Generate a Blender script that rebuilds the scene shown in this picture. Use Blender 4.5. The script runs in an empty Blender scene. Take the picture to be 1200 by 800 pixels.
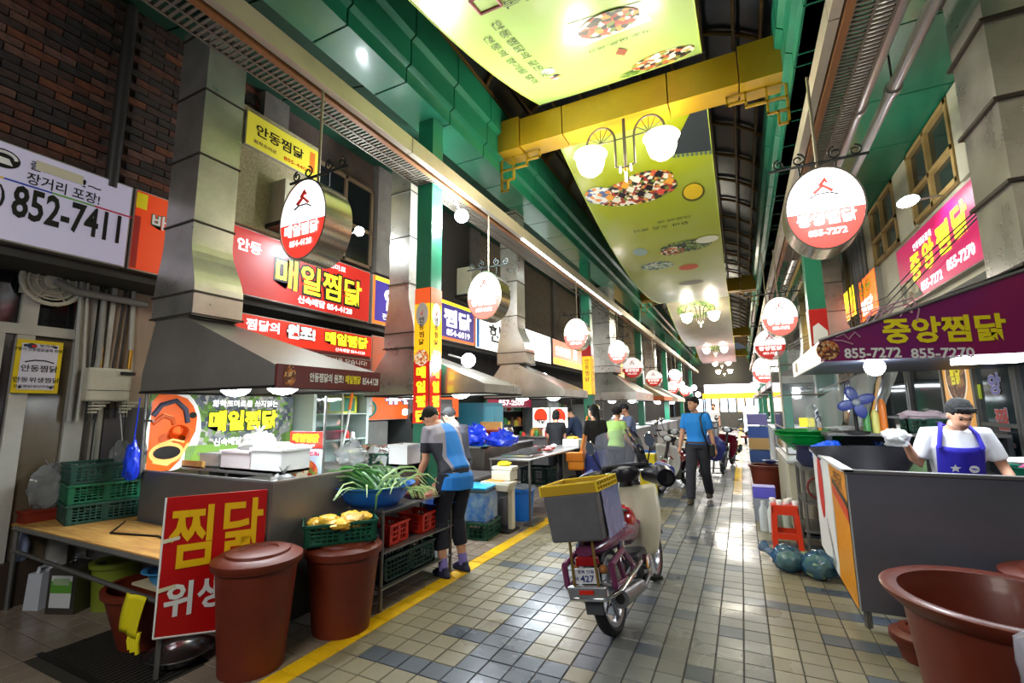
import bpy, bmesh, math, random
from math import sin, cos, pi, radians as R_, sqrt, atan2
from mathutils import Vector, Matrix, noise
V = Vector
sc = bpy.context.scene
C = sc.collection
random.seed(7)
# ------------------------------------------------------------------ camera
T = 0.16                       # floor tile pitch, metres
HC = 1.569                     # eye height
FPX = 539.62
yaw, pitch, roll = 0.457424, 0.144977, -0.010788
fw = V((-sin(yaw)*cos(pitch), cos(yaw)*cos(pitch), sin(pitch)))
r0 = V((cos(yaw), sin(yaw), 0)); u0 = r0.cross(fw)
rt = r0*cos(roll)+u0*sin(roll); up = -r0*sin(roll)+u0*cos(roll)
camd = bpy.data.cameras.new('camera'); cam = bpy.data.objects.new('camera', camd); C.objects.link(cam)
camd.sensor_width = 36; camd.lens = FPX*36/1200; camd.clip_start = 0.02; camd.clip_end = 300
cam.matrix_world = Matrix(((rt.x, up.x, -fw.x, 0), (rt.y, up.y, -fw.y, 0), (rt.z, up.z, -fw.z, HC), (0, 0, 0, 1)))
sc.camera = cam
CP = V((0, 0, HC))
def at(px, py, X=None, Y=None, Z=None):
    """survey helper: a sight line of the photograph meets a real plane of the market hall"""
    d = fw+rt*((px-600)/FPX)-up*((py-400)/FPX)
    t = X/d.x if X is not None else (Y/d.y if Y is not None else (Z-HC)/d.z)
    return CP+d*t
def proj(p):
    v = V(p)-CP; d = v.dot(fw)
    return (600+FPX*v.dot(rt)/d, 400-FPX*v.dot(up)/d, d)
# ------------------------------------------------------------------ world and exposure
w = bpy.data.worlds.new('world'); sc.world = w; w.use_nodes = True
w.node_tree.nodes['Background'].inputs[0].default_value = (0.05, 0.058, 0.07, 1)
w.node_tree.nodes['Background'].inputs[1].default_value = 1.0
sc.view_settings.view_transform = 'Standard'; sc.view_settings.look = 'None'
sc.view_settings.gamma = 1; sc.view_settings.use_curve_mapping = False
sc.view_settings.exposure = 0.76
sc.cycles.max_bounces = 6; sc.cycles.diffuse_bounces = 3; sc.cycles.glossy_bounces = 3
sc.cycles.transparent_max_bounces = 12; sc.cycles.sample_clamp_indirect = 4
sc.cycles.use_denoising = True
def area(name, loc, size, power, col=(1, 1, 1), rot=(0, 0, 0), sy=None):
    l = bpy.data.lights.new(name, 'AREA'); l.energy = power; l.color = col
    l.shape = 'RECTANGLE'; l.size = size; l.size_y = sy or size
    o = bpy.data.objects.new(name, l); C.objects.link(o); o.location = loc; o.rotation_euler = rot
    return o
def point(name, loc, power, col=(1, 1, 1), r=0.08):
    l = bpy.data.lights.new(name, 'POINT'); l.energy = power; l.color = col; l.shadow_soft_size = r
    o = bpy.data.objects.new(name, l); C.objects.link(o); o.location = loc
    return o
def spot(name, loc, aim, power, col=(1, 1, 1), ang=110, r=0.06):
    l = bpy.data.lights.new(name, 'SPOT'); l.energy = power; l.color = col; l.shadow_soft_size = r
    l.spot_size = R_(ang); l.spot_blend = 0.5
    o = bpy.data.objects.new(name, l); C.objects.link(o); o.location = loc
    o.rotation_euler = (V(aim)-V(loc)).to_track_quat('-Z', 'Y').to_euler()
    return o
COOL = (0.86, 0.94, 1.0); WARM = (1.0, 0.86, 0.62)
# the lane goes on behind the camera with the same lamps; unseen area lights added to brighten fronts facing the camera
area('lane_fill_behind', (-1.1, -2.2, 4.3), 2.0, 70, (1, .95, .88), rot=(R_(38), 0, 0), sy=1.5)
area('stall_fill_behind', (-2.2, -0.6, 2.4), 1.2, 8, COOL, rot=(R_(50), 0, R_(30)), sy=.6)
# ------------------------------------------------------------------ materials
def lin(c):
    return tuple(((x/255)/12.92 if x/255 <= 0.04045 else ((x/255+0.055)/1.055)**2.4) for x in c)
MT = {}
def mat(name, rgb=(128, 128, 128), rough=0.5, metal=0.0, var=0.0, scale=6.0, bump=0.0, bscale=60.0, rvar=0.0,
        coat=0.0, alpha=1.0, rgb2=None, trans=0.0, stretch=None):
    if name in MT: return MT[name]
    m = bpy.data.materials.new(name); m.use_nodes = True; nt = m.node_tree; b = nt.nodes['Principled BSDF']
    c = lin(rgb)
    b.inputs['Base Color'].default_value = (*c, 1)
    b.inputs['Roughness'].default_value = rough; b.inputs['Metallic'].default_value = metal
    b.inputs['Coat Weight'].default_value = coat; b.inputs['Coat Roughness'].default_value = 0.1
    b.inputs['Alpha'].default_value = alpha
    b.inputs['Transmission Weight'].default_value = trans
    if var or rgb2 or rvar or bump:
        tc = nt.nodes.new('ShaderNodeTexCoord'); mp = nt.nodes.new('ShaderNodeMapping')
        nt.links.new(tc.outputs['Object'], mp.inputs[0])
        if stretch: mp.inputs['Scale'].default_value = stretch
        n = nt.nodes.new('ShaderNodeTexNoise'); n.inputs['Scale'].default_value = scale; n.inputs['Detail'].default_value = 6
        n.inputs['Roughness'].default_value = 0.65
        nt.links.new(mp.outputs[0], n.inputs['Vector'])
        if var or rgb2:
            r = nt.nodes.new('ShaderNodeValToRGB'); e = r.color_ramp.elements
            e[0].position = 0.32; e[1].position = 0.68
            c2 = lin(rgb2) if rgb2 else tuple(x*(1-var) for x in c)
            e[0].color = (*c2, 1); e[1].color = (*c, 1)
            nt.links.new(n.outputs['Fac'], r.inputs[0]); nt.links.new(r.outputs[0], b.inputs['Base Color'])
        if rvar:
            mr = nt.nodes.new('ShaderNodeMapRange'); mr.inputs[3].default_value = max(0.03, rough-rvar); mr.inputs[4].default_value = min(1, rough+rvar)
            nt.links.new(n.outputs['Fac'], mr.inputs[0]); nt.links.new(mr.outputs[0], b.inputs['Roughness'])
        if bump:
            n2 = nt.nodes.new('ShaderNodeTexNoise'); n2.inputs['Scale'].default_value = bscale
            nt.links.new(mp.outputs[0], n2.inputs['Vector'])
            bp = nt.nodes.new('ShaderNodeBump'); bp.inputs['Strength'].default_value = bump; bp.inputs['Distance'].default_value = 0.01
            nt.links.new(n2.outputs['Fac'], bp.inputs['Height']); nt.links.new(bp.outputs[0], b.inputs['Normal'])
    MT[name] = m
    return m
def emat(name, rgb, strength, base=None):
    if name in MT: return MT[name]
    m = bpy.data.materials.new(name); m.use_nodes = True; b = m.node_tree.nodes['Principled BSDF']
    c = lin(rgb); b.inputs['Base Color'].default_value = (*(lin(base) if base else c), 1)
    b.inputs['Emission Color'].default_value = (*c, 1); b.inputs['Emission Strength'].default_value = strength
    b.inputs['Roughness'].default_value = 0.35
    MT[name] = m
    return m
def glass(name, rgb=(235, 245, 250), alpha=0.12, rough=0.05):
    if name in MT: return MT[name]
    m = bpy.data.materials.new(name); m.use_nodes = True; nt = m.node_tree
    nt.nodes.remove(nt.nodes['Principled BSDF']); out = nt.nodes['Material Output']
    t = nt.nodes.new('ShaderNodeBsdfTransparent'); g = nt.nodes.new('ShaderNodeBsdfGlossy'); d0 = nt.nodes.new('ShaderNodeBsdfDiffuse'); tl_ = nt.nodes.new('ShaderNodeBsdfTranslucent'); d = nt.nodes.new('ShaderNodeMixShader'); tl_.inputs[0].default_value = (*lin(rgb), 1); nt.links.new(d0.outputs[0], d.inputs[1]); nt.links.new(tl_.outputs[0], d.inputs[2])
    g.inputs['Roughness'].default_value = rough; d0.inputs[0].default_value = (*lin(rgb), 1)
    fr = nt.nodes.new('ShaderNodeFresnel'); fr.inputs[0].default_value = 1.45
    a = nt.nodes.new('ShaderNodeMixShader'); b = nt.nodes.new('ShaderNodeMixShader')
    a.inputs[0].default_value = alpha
    nt.links.new(t.outputs[0], a.inputs[1]); nt.links.new(d.outputs[0], a.inputs[2])
    nt.links.new(fr.outputs[0], b.inputs[0]); nt.links.new(a.outputs[0], b.inputs[1]); nt.links.new(g.outputs[0], b.inputs[2])
    nt.links.new(b.outputs[0], out.inputs[0])
    MT[name] = m
    return m
def food(name, cols, scale=30, emit=0.0, rough=0.5):
    """cells of several colours: printed dishes, scattered vegetables"""
    if name in MT: return MT[name]
    m = bpy.data.materials.new(name); m.use_nodes = True; nt = m.node_tree; b = nt.nodes['Principled BSDF']
    tc = nt.nodes.new('ShaderNodeTexCoord'); v = nt.nodes.new('ShaderNodeTexVoronoi'); v.inputs['Scale'].default_value = scale
    nt.links.new(tc.outputs['Object'], v.inputs['Vector'])
    s = nt.nodes.new('ShaderNodeSeparateColor'); nt.links.new(v.outputs['Color'], s.inputs[0])
    r = nt.nodes.new('ShaderNodeValToRGB'); r.color_ramp.interpolation = 'CONSTANT'; e = r.color_ramp.elements
    while len(e) < len(cols): e.new(0.5)
    for i, c in enumerate(cols): e[i].position = i/len(cols); e[i].color = (*lin(c), 1)
    nt.links.new(s.outputs[0], r.inputs[0]); nt.links.new(r.outputs[0], b.inputs['Base Color'])
    b.inputs['Roughness'].default_value = rough
    if emit:
        nt.links.new(r.outputs[0], b.inputs['Emission Color']); b.inputs['Emission Strength'].default_value = emit
    MT[name] = m
    return m
def steel(): return mat('stainless steel', (165, 162, 160), 0.36, 0.7, var=0.25, scale=3, rvar=0.14, stretch=(1, 1, 5))
def galv(): return mat('galvanised sheet', (204, 200, 190), 0.3, 0.78, var=0.34, scale=2.2, rvar=0.15, bump=0.1, bscale=5)
def terra(): return mat('terracotta plastic', (112, 40, 18), 0.5, var=0.25, scale=5, bump=0.04)
def teal(): return mat('green painted steel', (30, 128, 94), 0.38, var=0.28, scale=1.4, coat=0.2)
def dark(): return mat('dark metal', (38, 36, 36), 0.5, 0.4)
def white(): return mat('white plastic', (225, 226, 228), 0.4)
# ------------------------------------------------------------------ objects
MW = {}
def wm(o):
    return MW.get(o.name, Matrix.Identity(4))
def tag(o, label, cat, group=None, kind=None):
    o['label'] = label; o['category'] = cat
    if group: o['group'] = group
    if kind: o['kind'] = kind
    return o
def thing(name, label, cat, loc=(0, 0, 0), rotz=0, group=None, kind=None):
    o = bpy.data.objects.new(name, None); C.objects.link(o); o.empty_display_size = 0.1
    o.location = loc; o.rotation_euler = (0, 0, rotz)
    MW[o.name] = Matrix.Translation(V(loc)) @ Matrix.Rotation(rotz, 4, 'Z')
    return tag(o, label, cat, group, kind)
def struct(name, loc=(0, 0, 0)):
    o = bpy.data.objects.new(name, None); C.objects.link(o); o.location = loc
    MW[o.name] = Matrix.Translation(V(loc)); o['kind'] = 'structure'
    return o
def dup(root, loc=None, rotz=None, label=None, group=None, parent=None, scale=None):
    r = root.copy(); C.objects.link(r)
    if parent is not None: r.parent = parent
    if loc is not None: r.location = loc
    if rotz is not None: r.rotation_euler[2] = rotz
    if scale is not None: r.scale = (scale, scale, scale) if isinstance(scale, (int, float)) else scale
    if label: r['label'] = label
    if group: r['group'] = group
    for ch in list(root.children): dup(ch, parent=r)
    return r
class MB:
    def __init__(s): s.v = []; s.f = []; s.m = []; s.mi = 0
    def add(s, vs, fs):
        n = len(s.v); s.v += [V(v) for v in vs]
        s.f += [[i+n for i in f] for f in fs]; s.m += [s.mi]*len(fs)
        return s
    def box(s, c, d, rz=0, M=None, top=1.0):
        hx, hy, hz = d[0]/2, d[1]/2, d[2]/2
        p = [V((x*hx*(top if z > 0 else 1), y*hy*(top if z > 0 else 1), z*hz)) for z in (-1, 1) for y in (-1, 1) for x in (-1, 1)]
        if rz: m = Matrix.Rotation(rz, 3, 'Z'); p = [m @ q for q in p]
        if M is not None: p = [M @ q for q in p]
        p = [q+V(c) for q in p]
        return s.add(p, [(0, 2, 3, 1), (4, 5, 7, 6), (0, 1, 5, 4), (2, 6, 7, 3), (0, 4, 6, 2), (1, 3, 7, 5)])
    def b2(s, a, b):
        a = V(a); b = V(b)
        return s.box((a+b)/2, [abs(b[i]-a[i]) for i in range(3)])
    def tube(s, pts, r, n=8, cap=True, flat=1.0):
        pts = [V(p) for p in pts]; k = len(pts); rr = r if isinstance(r, (list, tuple)) else [r]*k
        base = len(s.v); prev = None
        for i, p in enumerate(pts):
            d = (pts[min(i+1, k-1)]-pts[max(i-1, 0)])
            d = d.normalized() if d.length > 1e-9 else V((0, 0, 1))
            if prev is None:
                a = V((1, 0, 0)) if abs(d.x) < 0.8 else V((0, 1, 0))
                e1 = (a-d*a.dot(d)).normalized()
            else:
                e1 = prev-d*prev.dot(d)
                e1 = e1.normalized() if e1.length > 1e-6 else prev
            prev = e1; e2 = d.cross(e1)
            for j in range(n):
                t = 2*pi*j/n
                s.v.append(p+e1*(cos(t)*rr[i])+e2*(sin(t)*rr[i]*flat))
        fs = []
        for i in range(k-1):
            for j in range(n):
                a = base+i*n+j; b = base+i*n+(j+1) % n
                fs.append((a, b, b+n, a+n))
        if cap:
            fs.append(tuple(base+j for j in range(n))[::-1]); fs.append(tuple(base+(k-1)*n+j for j in range(n)))
        s.f += [list(f) for f in fs]; s.m += [s.mi]*len(fs)
        return s
    def lathe(s, prof, c=(0, 0, 0), n=32, M=None, sx=1, sy=1, cap=False):
        base = len(s.v); c = V(c)
        for r, z in prof:
            for j in range(n):
                t = 2*pi*j/n; p = V((cos(t)*r*sx, sin(t)*r*sy, z))
                if M is not None: p = M @ p
                s.v.append(p+c)
        fs = [[base+i*n+j, base+i*n+(j+1) % n, base+(i+1)*n+(j+1) % n, base+(i+1)*n+j] for i in range(len(prof)-1) for j in range(n)]
        if cap: fs.append([base+j for j in range(n)][::-1]); fs.append([base+(len(prof)-1)*n+j for j in range(n)])
        s.f += fs; s.m += [s.mi]*len(fs)
        return s
    def ball(s, c, r, n=12, sq=(1, 1, 1), M=None):
        prof = [(max(1e-4, sin(pi*i/n)*r), -cos(pi*i/n)*r) for i in range(n+1)]
        D = Matrix.Diagonal(V(sq)); M = (M @ D) if M is not None else D
        return s.lathe(prof, c, n=n+4, M=M)
    def prism(s, poly, ext):
        """poly: list of 3d points, ext: extrusion vector"""
        k = len(poly); e = V(ext); p = [V(q) for q in poly]
        return s.add(p+[q+e for q in p], [tuple(range(k))[::-1], tuple(range(k, 2*k))]+[(i, (i+1) % k, (i+1) % k+k, i+k) for i in range(k)])
    def sheet(s, fn, nu, nv):
        vs = [fn(i/nu, j/nv) for i in range(nu+1) for j in range(nv+1)]
        return s.add(vs, [(i*(nv+1)+j, (i+1)*(nv+1)+j, (i+1)*(nv+1)+j+1, i*(nv+1)+j+1) for i in range(nu) for j in range(nv)])
    def hull(s, a, b):
        """two quads (lists of 4 points) bridged to a solid"""
        return s.add([V(q) for q in a]+[V(q) for q in b], [(3, 2, 1, 0), (4, 5, 6, 7)]+[(i, (i+1) % 4, (i+1) % 4+4, i+4) for i in range(4)])
    def build(s, name, m, parent=None, smooth=False, bevel=0, fix=True):
        me = bpy.data.meshes.new(name)
        vs = s.v
        if parent is not None:
            inv = wm(parent).inverted(); vs = [inv @ p for p in vs]
        me.from_pydata([tuple(p) for p in vs], [], s.f)
        for x in (m if isinstance(m, (list, tuple)) else [m]): me.materials.append(x)
        if isinstance(m, (list, tuple)): me.polygons.foreach_set('material_index', s.m)
        if fix:
            bm = bmesh.new(); bm.from_mesh(me); bmesh.ops.recalc_face_normals(bm, faces=bm.faces); bm.to_mesh(me); bm.free()
        if smooth:
            me.polygons.foreach_set('use_smooth', [True]*len(me.polygons))
            try: me.set_sharp_from_angle(angle=R_(smooth if smooth is not True else 50))
            except Exception: pass
        me.update()
        o = bpy.data.objects.new(name, me); C.objects.link(o)
        if parent is not None:
            o.parent = parent; MW[o.name] = wm(parent)
        if bevel:
            bv = o.modifiers.new('b', 'BEVEL'); bv.width = bevel; bv.segments = 2; bv.limit_method = 'ANGLE'
        return o
def bx(a, b, name, m, parent=None, bevel=0): return MB().b2(a, b).build(name, m, parent, bevel=bevel)
def tb(pts, r, name, m, parent=None, n=8): return MB().tube(pts, r, n).build(name, m, parent, smooth=True)
FC = {}
def textmesh(s, bold=0.0):
    k = (s, bold)
    if k in FC: return FC[k]
    cu = bpy.data.curves.new('t', 'FONT'); cu.body = s; cu.size = 1; cu.offset = bold; cu.resolution_u = 2
    ob = bpy.data.objects.new('t', cu); C.objects.link(ob)

    me = bpy.data.meshes.new_from_object(ob)
    vs = [v.co.copy() for v in me.vertices]; fs = [list(p.vertices) for p in me.polygons]
    bpy.data.objects.remove(ob); bpy.data.curves.remove(cu); bpy.data.meshes.remove(me)
    xs = [v.x for v in vs] or [0, 1]; ys = [v.y for v in vs] or [0, 1]
    bb = (min(xs), min(ys), max(xs), max(ys))
    FC[k] = (vs, fs, bb)
    return FC[k]
def letters(s, o, x, y, w, h, m, parent, bold=0.012, lift=0.004, name='lettering', fn=None, outline=None, ow=0.05, b0=None):
    """flat print: o lower-left corner, x/y unit vectors, fitted to w by h"""
    vs, fs, bb = textmesh(s, bold)
    b0 = b0 or bb
    if outline:
        letters(s, o, x, y, w, h, outline, parent, bold=bold+ow, lift=lift, name=name+'_outline', fn=fn, b0=b0)
        lift += 0.003
    x = V(x); y = V(y); nrm = x.cross(y).normalized()
    sx = w/max(b0[2]-b0[0], 1e-6); sy = h/max(b0[3]-b0[1], 1e-6)
    mb = MB()
    def P(v):
        u, q = (v.x-b0[0])*sx, (v.y-b0[1])*sy
        if fn: return fn(u, q, lift)
        return V(o)+x*u+y*q+nrm*lift
    mb.add([P(v) for v in vs], fs)
    return mb.build(name, m, parent, fix=False)
def disk(o, x, y, cx, cy, rx, ry, n=28):
    return [V(o)+V(x)*(cx+rx*cos(2*pi*i/n))+V(y)*(cy+ry*sin(2*pi*i/n)) for i in range(n)]
def patch(pts, m, parent, lift=0.003, name='print'):
    """flat printed shape on a panel"""
    pts = [V(p) for p in pts]; nr = (pts[1]-pts[0]).cross(pts[2]-pts[1]).normalized()
    mb = MB(); mb.add([p+nr*lift for p in pts], [tuple(range(len(pts)))])
    return mb.build(name, m, parent, fix=False)
def rect(o, x, y, u0, v0, u1, v1):
    o = V(o); x = V(x); y = V(y)
    return [o+x*u0+y*v0, o+x*u1+y*v0, o+x*u1+y*v1, o+x*u0+y*v1]
XP, YP, ZP = V((1, 0, 0)), V((0, 1, 0)), V((0, 0, 1))
# ================================================================== FLOOR
def tile_mat(name, rgb, amt=0.18):
    m = bpy.data.materials.new(name); m.use_nodes = True; nt = m.node_tree; b = nt.nodes['Principled BSDF']; L = nt.links
    g = nt.nodes.new('ShaderNodeNewGeometry')
    dv = nt.nodes.new('ShaderNodeVectorMath'); dv.operation = 'MULTIPLY_ADD'
    dv.inputs[1].default_value = (1/T, 1/T, 0); dv.inputs[2].default_value = (0.65, -0.31, 0)
    fl = nt.nodes.new('ShaderNodeVectorMath'); fl.operation = 'FLOOR'
    wn = nt.nodes.new('ShaderNodeTexWhiteNoise'); wn.noise_dimensions = '2D'
    L.new(g.outputs['Position'], dv.inputs[0]); L.new(dv.outputs[0], fl.inputs[0]); L.new(fl.outputs[0], wn.inputs['Vector'])
    n = nt.nodes.new('ShaderNodeTexNoise'); n.inputs['Scale'].default_value = 1.3; n.inputs['Detail'].default_value = 5; L.new(g.outputs['Position'], n.inputs['Vector'])
    f = nt.nodes.new('ShaderNodeTexNoise'); f.inputs['Scale'].default_value = 90; L.new(g.outputs['Position'], f.inputs['Vector'])
    mx = nt.nodes.new('ShaderNodeMix'); mx.data_type = 'RGBA'; mx.blend_type = 'MULTIPLY'; mx.inputs[0].default_value = 1
    r = nt.nodes.new('ShaderNodeMapRange'); r.inputs[3].default_value = 1-amt; r.inputs[4].default_value = 1+amt*0.5; L.new(wn.outputs['Value'], r.inputs[0])
    r2 = nt.nodes.new('ShaderNodeMapRange'); r2.inputs[1].default_value = 0.3; r2.inputs[2].default_value = 0.7; r2.inputs[3].default_value = 0.72; r2.inputs[4].default_value = 1.1; L.new(n.outputs['Fac'], r2.inputs[0])
    r3 = nt.nodes.new('ShaderNodeMapRange'); r3.inputs[3].default_value = 0.8; r3.inputs[4].default_value = 1.2; L.new(f.outputs['Fac'], r3.inputs[0])
    a = nt.nodes.new('ShaderNodeMath'); a.operation = 'MULTIPLY'; L.new(r.outputs[0], a.inputs[0]); L.new(r2.outputs[0], a.inputs[1])
    a2 = nt.nodes.new('ShaderNodeMath'); a2.operation = 'MULTIPLY'; L.new(a.outputs[0], a2.inputs[0]); L.new(r3.outputs[0], a2.inputs[1])
    mx.inputs[6].default_value = (*lin(rgb), 1); L.new(a2.outputs[0], mx.inputs[7]); L.new(mx.outputs[2], b.inputs['Base Color'])
    # damp floor: smoother where the wash water still lies, mostly down the middle of the lane
    n3 = nt.nodes.new('ShaderNodeTexNoise'); n3.inputs['Scale'].default_value = 1.1; n3.inputs['Detail'].default_value = 4; L.new(g.outputs['Position'], n3.inputs['Vector'])
    rr = nt.nodes.new('ShaderNodeMapRange'); rr.inputs[1].default_value = 0.42; rr.inputs[2].default_value = 0.62; rr.inputs[3].default_value = 0.46; rr.inputs[4].default_value = 0.2; L.new(n3.outputs['Fac'], rr.inputs[0])
    L.new(rr.outputs[0], b.inputs['Roughness'])
    bp = nt.nodes.new('ShaderNodeBump'); bp.inputs['Strength'].default_value = 0.25; bp.inputs['Distance'].default_value = 0.004
    f2 = nt.nodes.new('ShaderNodeTexNoise'); f2.inputs['Scale'].default_value = 22; L.new(g.outputs['Position'], f2.inputs['Vector']); L.new(f2.outputs['Fac'], bp.inputs['Height']); L.new(bp.outputs[0], b.inputs['Normal'])
    MT[name] = m
    return m
tmats = [tile_mat('beige paving tile', (140, 131, 108)), tile_mat('grey paving tile', (82, 89, 99)),
         tile_mat('yellow painted tile', (236, 186, 20), 0.06), tile_mat('pinkish paving tile', (140, 124, 110)), tile_mat('pale lane tile', (118, 118, 114))]
floor = struct('floor')
bx((-6.6, -2, -0.1), (5.5, 46, -0.006), 'slab', mat('grout', (52, 48, 42), 0.7), floor)
def tkind(c, r):
    if c == -16: return 2
    if c < -16: return 3
    if c == -1 and 58 < r: return 2
    m = r % 12
    if c >= 1:
        if m == 3: return 1
        if m in (0, 6) and c >= 3: return 1
        if m == 9 and c >= 4: return 1
        return 0
    if c < -10:
        if m == 3 and c >= -14: return 1
        if m in (0, 6) and c >= -12: return 1
        if m == 9 and c >= -11: return 1
        return 0
    if c <= -9: return 1
    if c <= -7: return 0 if (5 < m or m < 1) else 1
    if c == -6: return 1 if m % 5 else 0
    return 4 if (c*7+r*5) % 9 else 1
GR = 0.006
def tile_geo(cx, cy, h=0.0):
    a = T/2-GR/2; b = a-0.003
    return ([(cx+x*a, cy+y*a, -0.006) for x, y in ((-1, -1), (1, -1), (1, 1), (-1, 1))] +
            [(cx+x*b, cy+y*b, h) for x, y in ((-1, -1), (1, -1), (1, 1), (-1, 1))],
            [(4, 5, 6, 7), (0, 1, 5, 4), (1, 2, 6, 5), (2, 3, 7, 6), (3, 0, 4, 7)])
cells = []
for r in range(4, 285):
    for c in range(-41, 33):
        cx, cy = (c+0.5-0.65)*T, (r+0.5+0.31)*T
        if cy < 1.0: continue
        x, y, d = proj((cx, cy, 0))
        if d < 0.4 or not (-30 < x < 1230 and y < 840): continue
        if -4.3 < cx < -3.15 and 1.55 < cy < 2.02: continue         # the drain
        cells.append((d, c, r, cx, cy))
cells.sort()
rnd = random.Random(3)
near = [q for q in cells if (q[1] > -17 or q[3] < -3.3) and not (q[3] > 0.72 and q[4] > 3.6) and proj((q[3], q[4], 0))[1] < 806][:300]
nk = set((q[1], q[2]) for q in near)
tmesh = []
for k in range(5):
    me = bpy.data.meshes.new('tile'); vs, fs = tile_geo(0, 0); me.from_pydata(vs, [], fs); me.materials.append(tmats[k]); tmesh.append(me)
for d, c, r, cx, cy in near:
    o = bpy.data.objects.new('tile', tmesh[tkind(c, r)]); C.objects.link(o); o.parent = floor
    o.location = (cx, cy, rnd.uniform(-0.0012, 0.0012)); o.rotation_euler = (rnd.uniform(-.006, .006), rnd.uniform(-.006, .006), 0)
mb = MB()
for d, c, r, cx, cy in cells:
    if (c, r) in nk: continue
    vs, fs = tile_geo(cx, cy, rnd.uniform(-0.0012, 0.0012)); mb.mi = tkind(c, r); mb.add(vs, fs)
o = mb.build('tiles', tmats, floor, fix=False); o['kind'] = 'stuff'
# drain grate
dg_ = thing('drain_grate', 'dark steel drain grate in the floor in front of the wooden table', 'grate', (-3.7, 1.78, -0.02))
mb = MB(); mb.b2((-4.3, 1.56, -0.02), (-3.16, 1.60, 0.0)); mb.b2((-4.3, 1.97, -0.02), (-3.16, 2.01, 0.0)); mb.build('frame', dark(), dg_)
mb = MB()
for i in range(28): mb.b2((-4.28+i*0.04, 1.6, -0.02), (-4.265+i*0.04, 1.97, -0.002))
mb.build('bars', dark(), dg_)

# ================================================================== LEFT WALL (shop fronts below, brick above)
XL, XF, XU = -5.64, -5.0, -5.06
GZ = 5.08
wl = struct('wall_left')
brickdark = mat('sooty brick wall', (84, 66, 56), 0.85, rgb2=(44, 38, 34), scale=1.5, bump=0.4, bscale=30)
wallpale = mat('stained plaster', (176, 164, 132), 0.75, rgb2=(128, 112, 84), scale=2.5)
bx((XL-0.2, 0.4, 0), (XL, 2.24, 2.9), 'frame_wall', mat('aged shopfront panel', (120, 112, 98), 0.6, var=.3), wl)
bx((XL-0.2, 2.24, 0), (XL, 3.4, 2.9), 'plaster', wallpale, wl)
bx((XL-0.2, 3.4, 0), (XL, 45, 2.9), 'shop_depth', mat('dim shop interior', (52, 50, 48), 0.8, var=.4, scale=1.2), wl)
bx((XU-0.3, 0.2, 2.85), (XU-0.02, 45, 6.0), 'upper_wall', brickdark, wl)
bx((XL-.05, 0.4, 2.80), (XU, 45, 2.86), 'sign_soffit', mat('soffit board', (60, 58, 54), .8), wl)
# bricks laid one by one in the patch above the white sign
bm_ = [mat('old brick %d' % i, c, 0.85, rgb2=c2, scale=14, bump=.4, bscale=80) for i, (c, c2) in enumerate((((96, 54, 38), (52, 36, 30)), ((74, 52, 44), (40, 34, 30)), ((118, 66, 40), (70, 44, 32)), ((56, 48, 44), (30, 28, 26)), ((112, 76, 62), (66, 50, 42))))]
bmesh_ = []
for k in range(5):
    me = bpy.data.meshes.new('brick'); q = MB().box((0, 0, 0), (0.03, 0.208, 0.064)); me.from_pydata([tuple(v) for v in q.v], [], q.f)
    me.materials.append(bm_[k]); bmesh_.append(me)
rb = random.Random(5); nb = 0; restb = MB()
for j in range(26):
    for i in range(26):
        y = 0.95+i*0.218+(0.109 if j % 2 else 0); z = 3.66+j*0.074
        if 1.86 < y < 2.02 or 2.75 < y < 2.9 or y > 3.35: continue
        ok = proj((XU, y, z)); vis = -20 < ok[0] < 240 and -20 < ok[1] < 240
        off = rb.uniform(-.006, .008); k = rb.choice((0, 0, 1, 1, 1, 2, 3, 3, 3, 4))
        if vis and nb < 300:
            o = bpy.data.objects.new('brick', bmesh_[k]); C.objects.link(o); o.parent = wl; o.location = (XU-0.012+off, y, z); nb += 1
        else:
            restb.mi = k; restb.box((XU-0.012+off, y, z), (0.03, 0.208, 0.064))
if restb.v: o = restb.build('brickwork', bm_, wl); o['kind'] = 'stuff'
for y in (1.93, 2.82):
    tb([(XU+.05, y, 3.6), (XU+.05, y, 5.45)], 0.05, 'drainpipe', mat('sooty drainpipe', (48, 44, 42), .5), wl, 10)
# projecting bricks courses and pilasters down the lane
mb = MB()
for y in (3.3, 5.3, 8.2, 10.6, 13.0, 15.6, 18.2, 21, 24, 27, 30, 34):
    mb.b2((XU-.02, y, 3.7), (XU+.1, y+.34, 5.6))
mb.build('pilasters', mat('sooty render', (110, 104, 96), .8, var=.3), wl)
mb = MB()
for k in range(58):
    mb.b2((XU-.02, 5.65, 3.72+k*.033), (XU+.03, 8.2, 3.735+k*.033)); 
mb.build('shutter_slats', mat('dark louvre slats', (78, 72, 66), .6), wl)
mb = MB()
for k in range(34):
    for ya, yb in ((8.6, 10.5), (11, 12.95), (13.4, 15.5), (16, 18.1), (18.6, 20.9), (21.4, 23.9), (24.4, 26.9), (27.4, 29.9)):
        mb.b2((XU-.02, ya, 3.72+k*.055), (XU+.035, yb, 3.745+k*.055))
mb.build('louvre_slats', mat('weathered louvre slats', (150, 136, 116), .65, var=.3), wl)
# upper pale panel with yellow poster sign
bx((XU, 3.02, 3.68), (XU+.12, 4.1, 5.12), 'pale_panel', mat('speckled cream panel', (196, 186, 150), .6, rgb2=(160, 146, 108), scale=40), wl)
# dark upper window between
w1 = struct('window_1'); bx((XU-.02, 4.15, 3.75), (XU+.03, 5.2, 5.0), 'pane', mat('unlit window glass', (22, 24, 26), .12), w1)
mb = MB()
for z in (3.75, 4.3, 5.0): mb.b2((XU+.03, 4.12, z-.025), (XU+.06, 5.24, z+.025))
for y in (4.14, 4.68, 5.22): mb.b2((XU+.03, y-.025, 3.73), (XU+.06, y+.025, 5.02))
mb.build('window_frame', mat('rusty window frame', (104, 84, 62), .7), w1)
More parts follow.
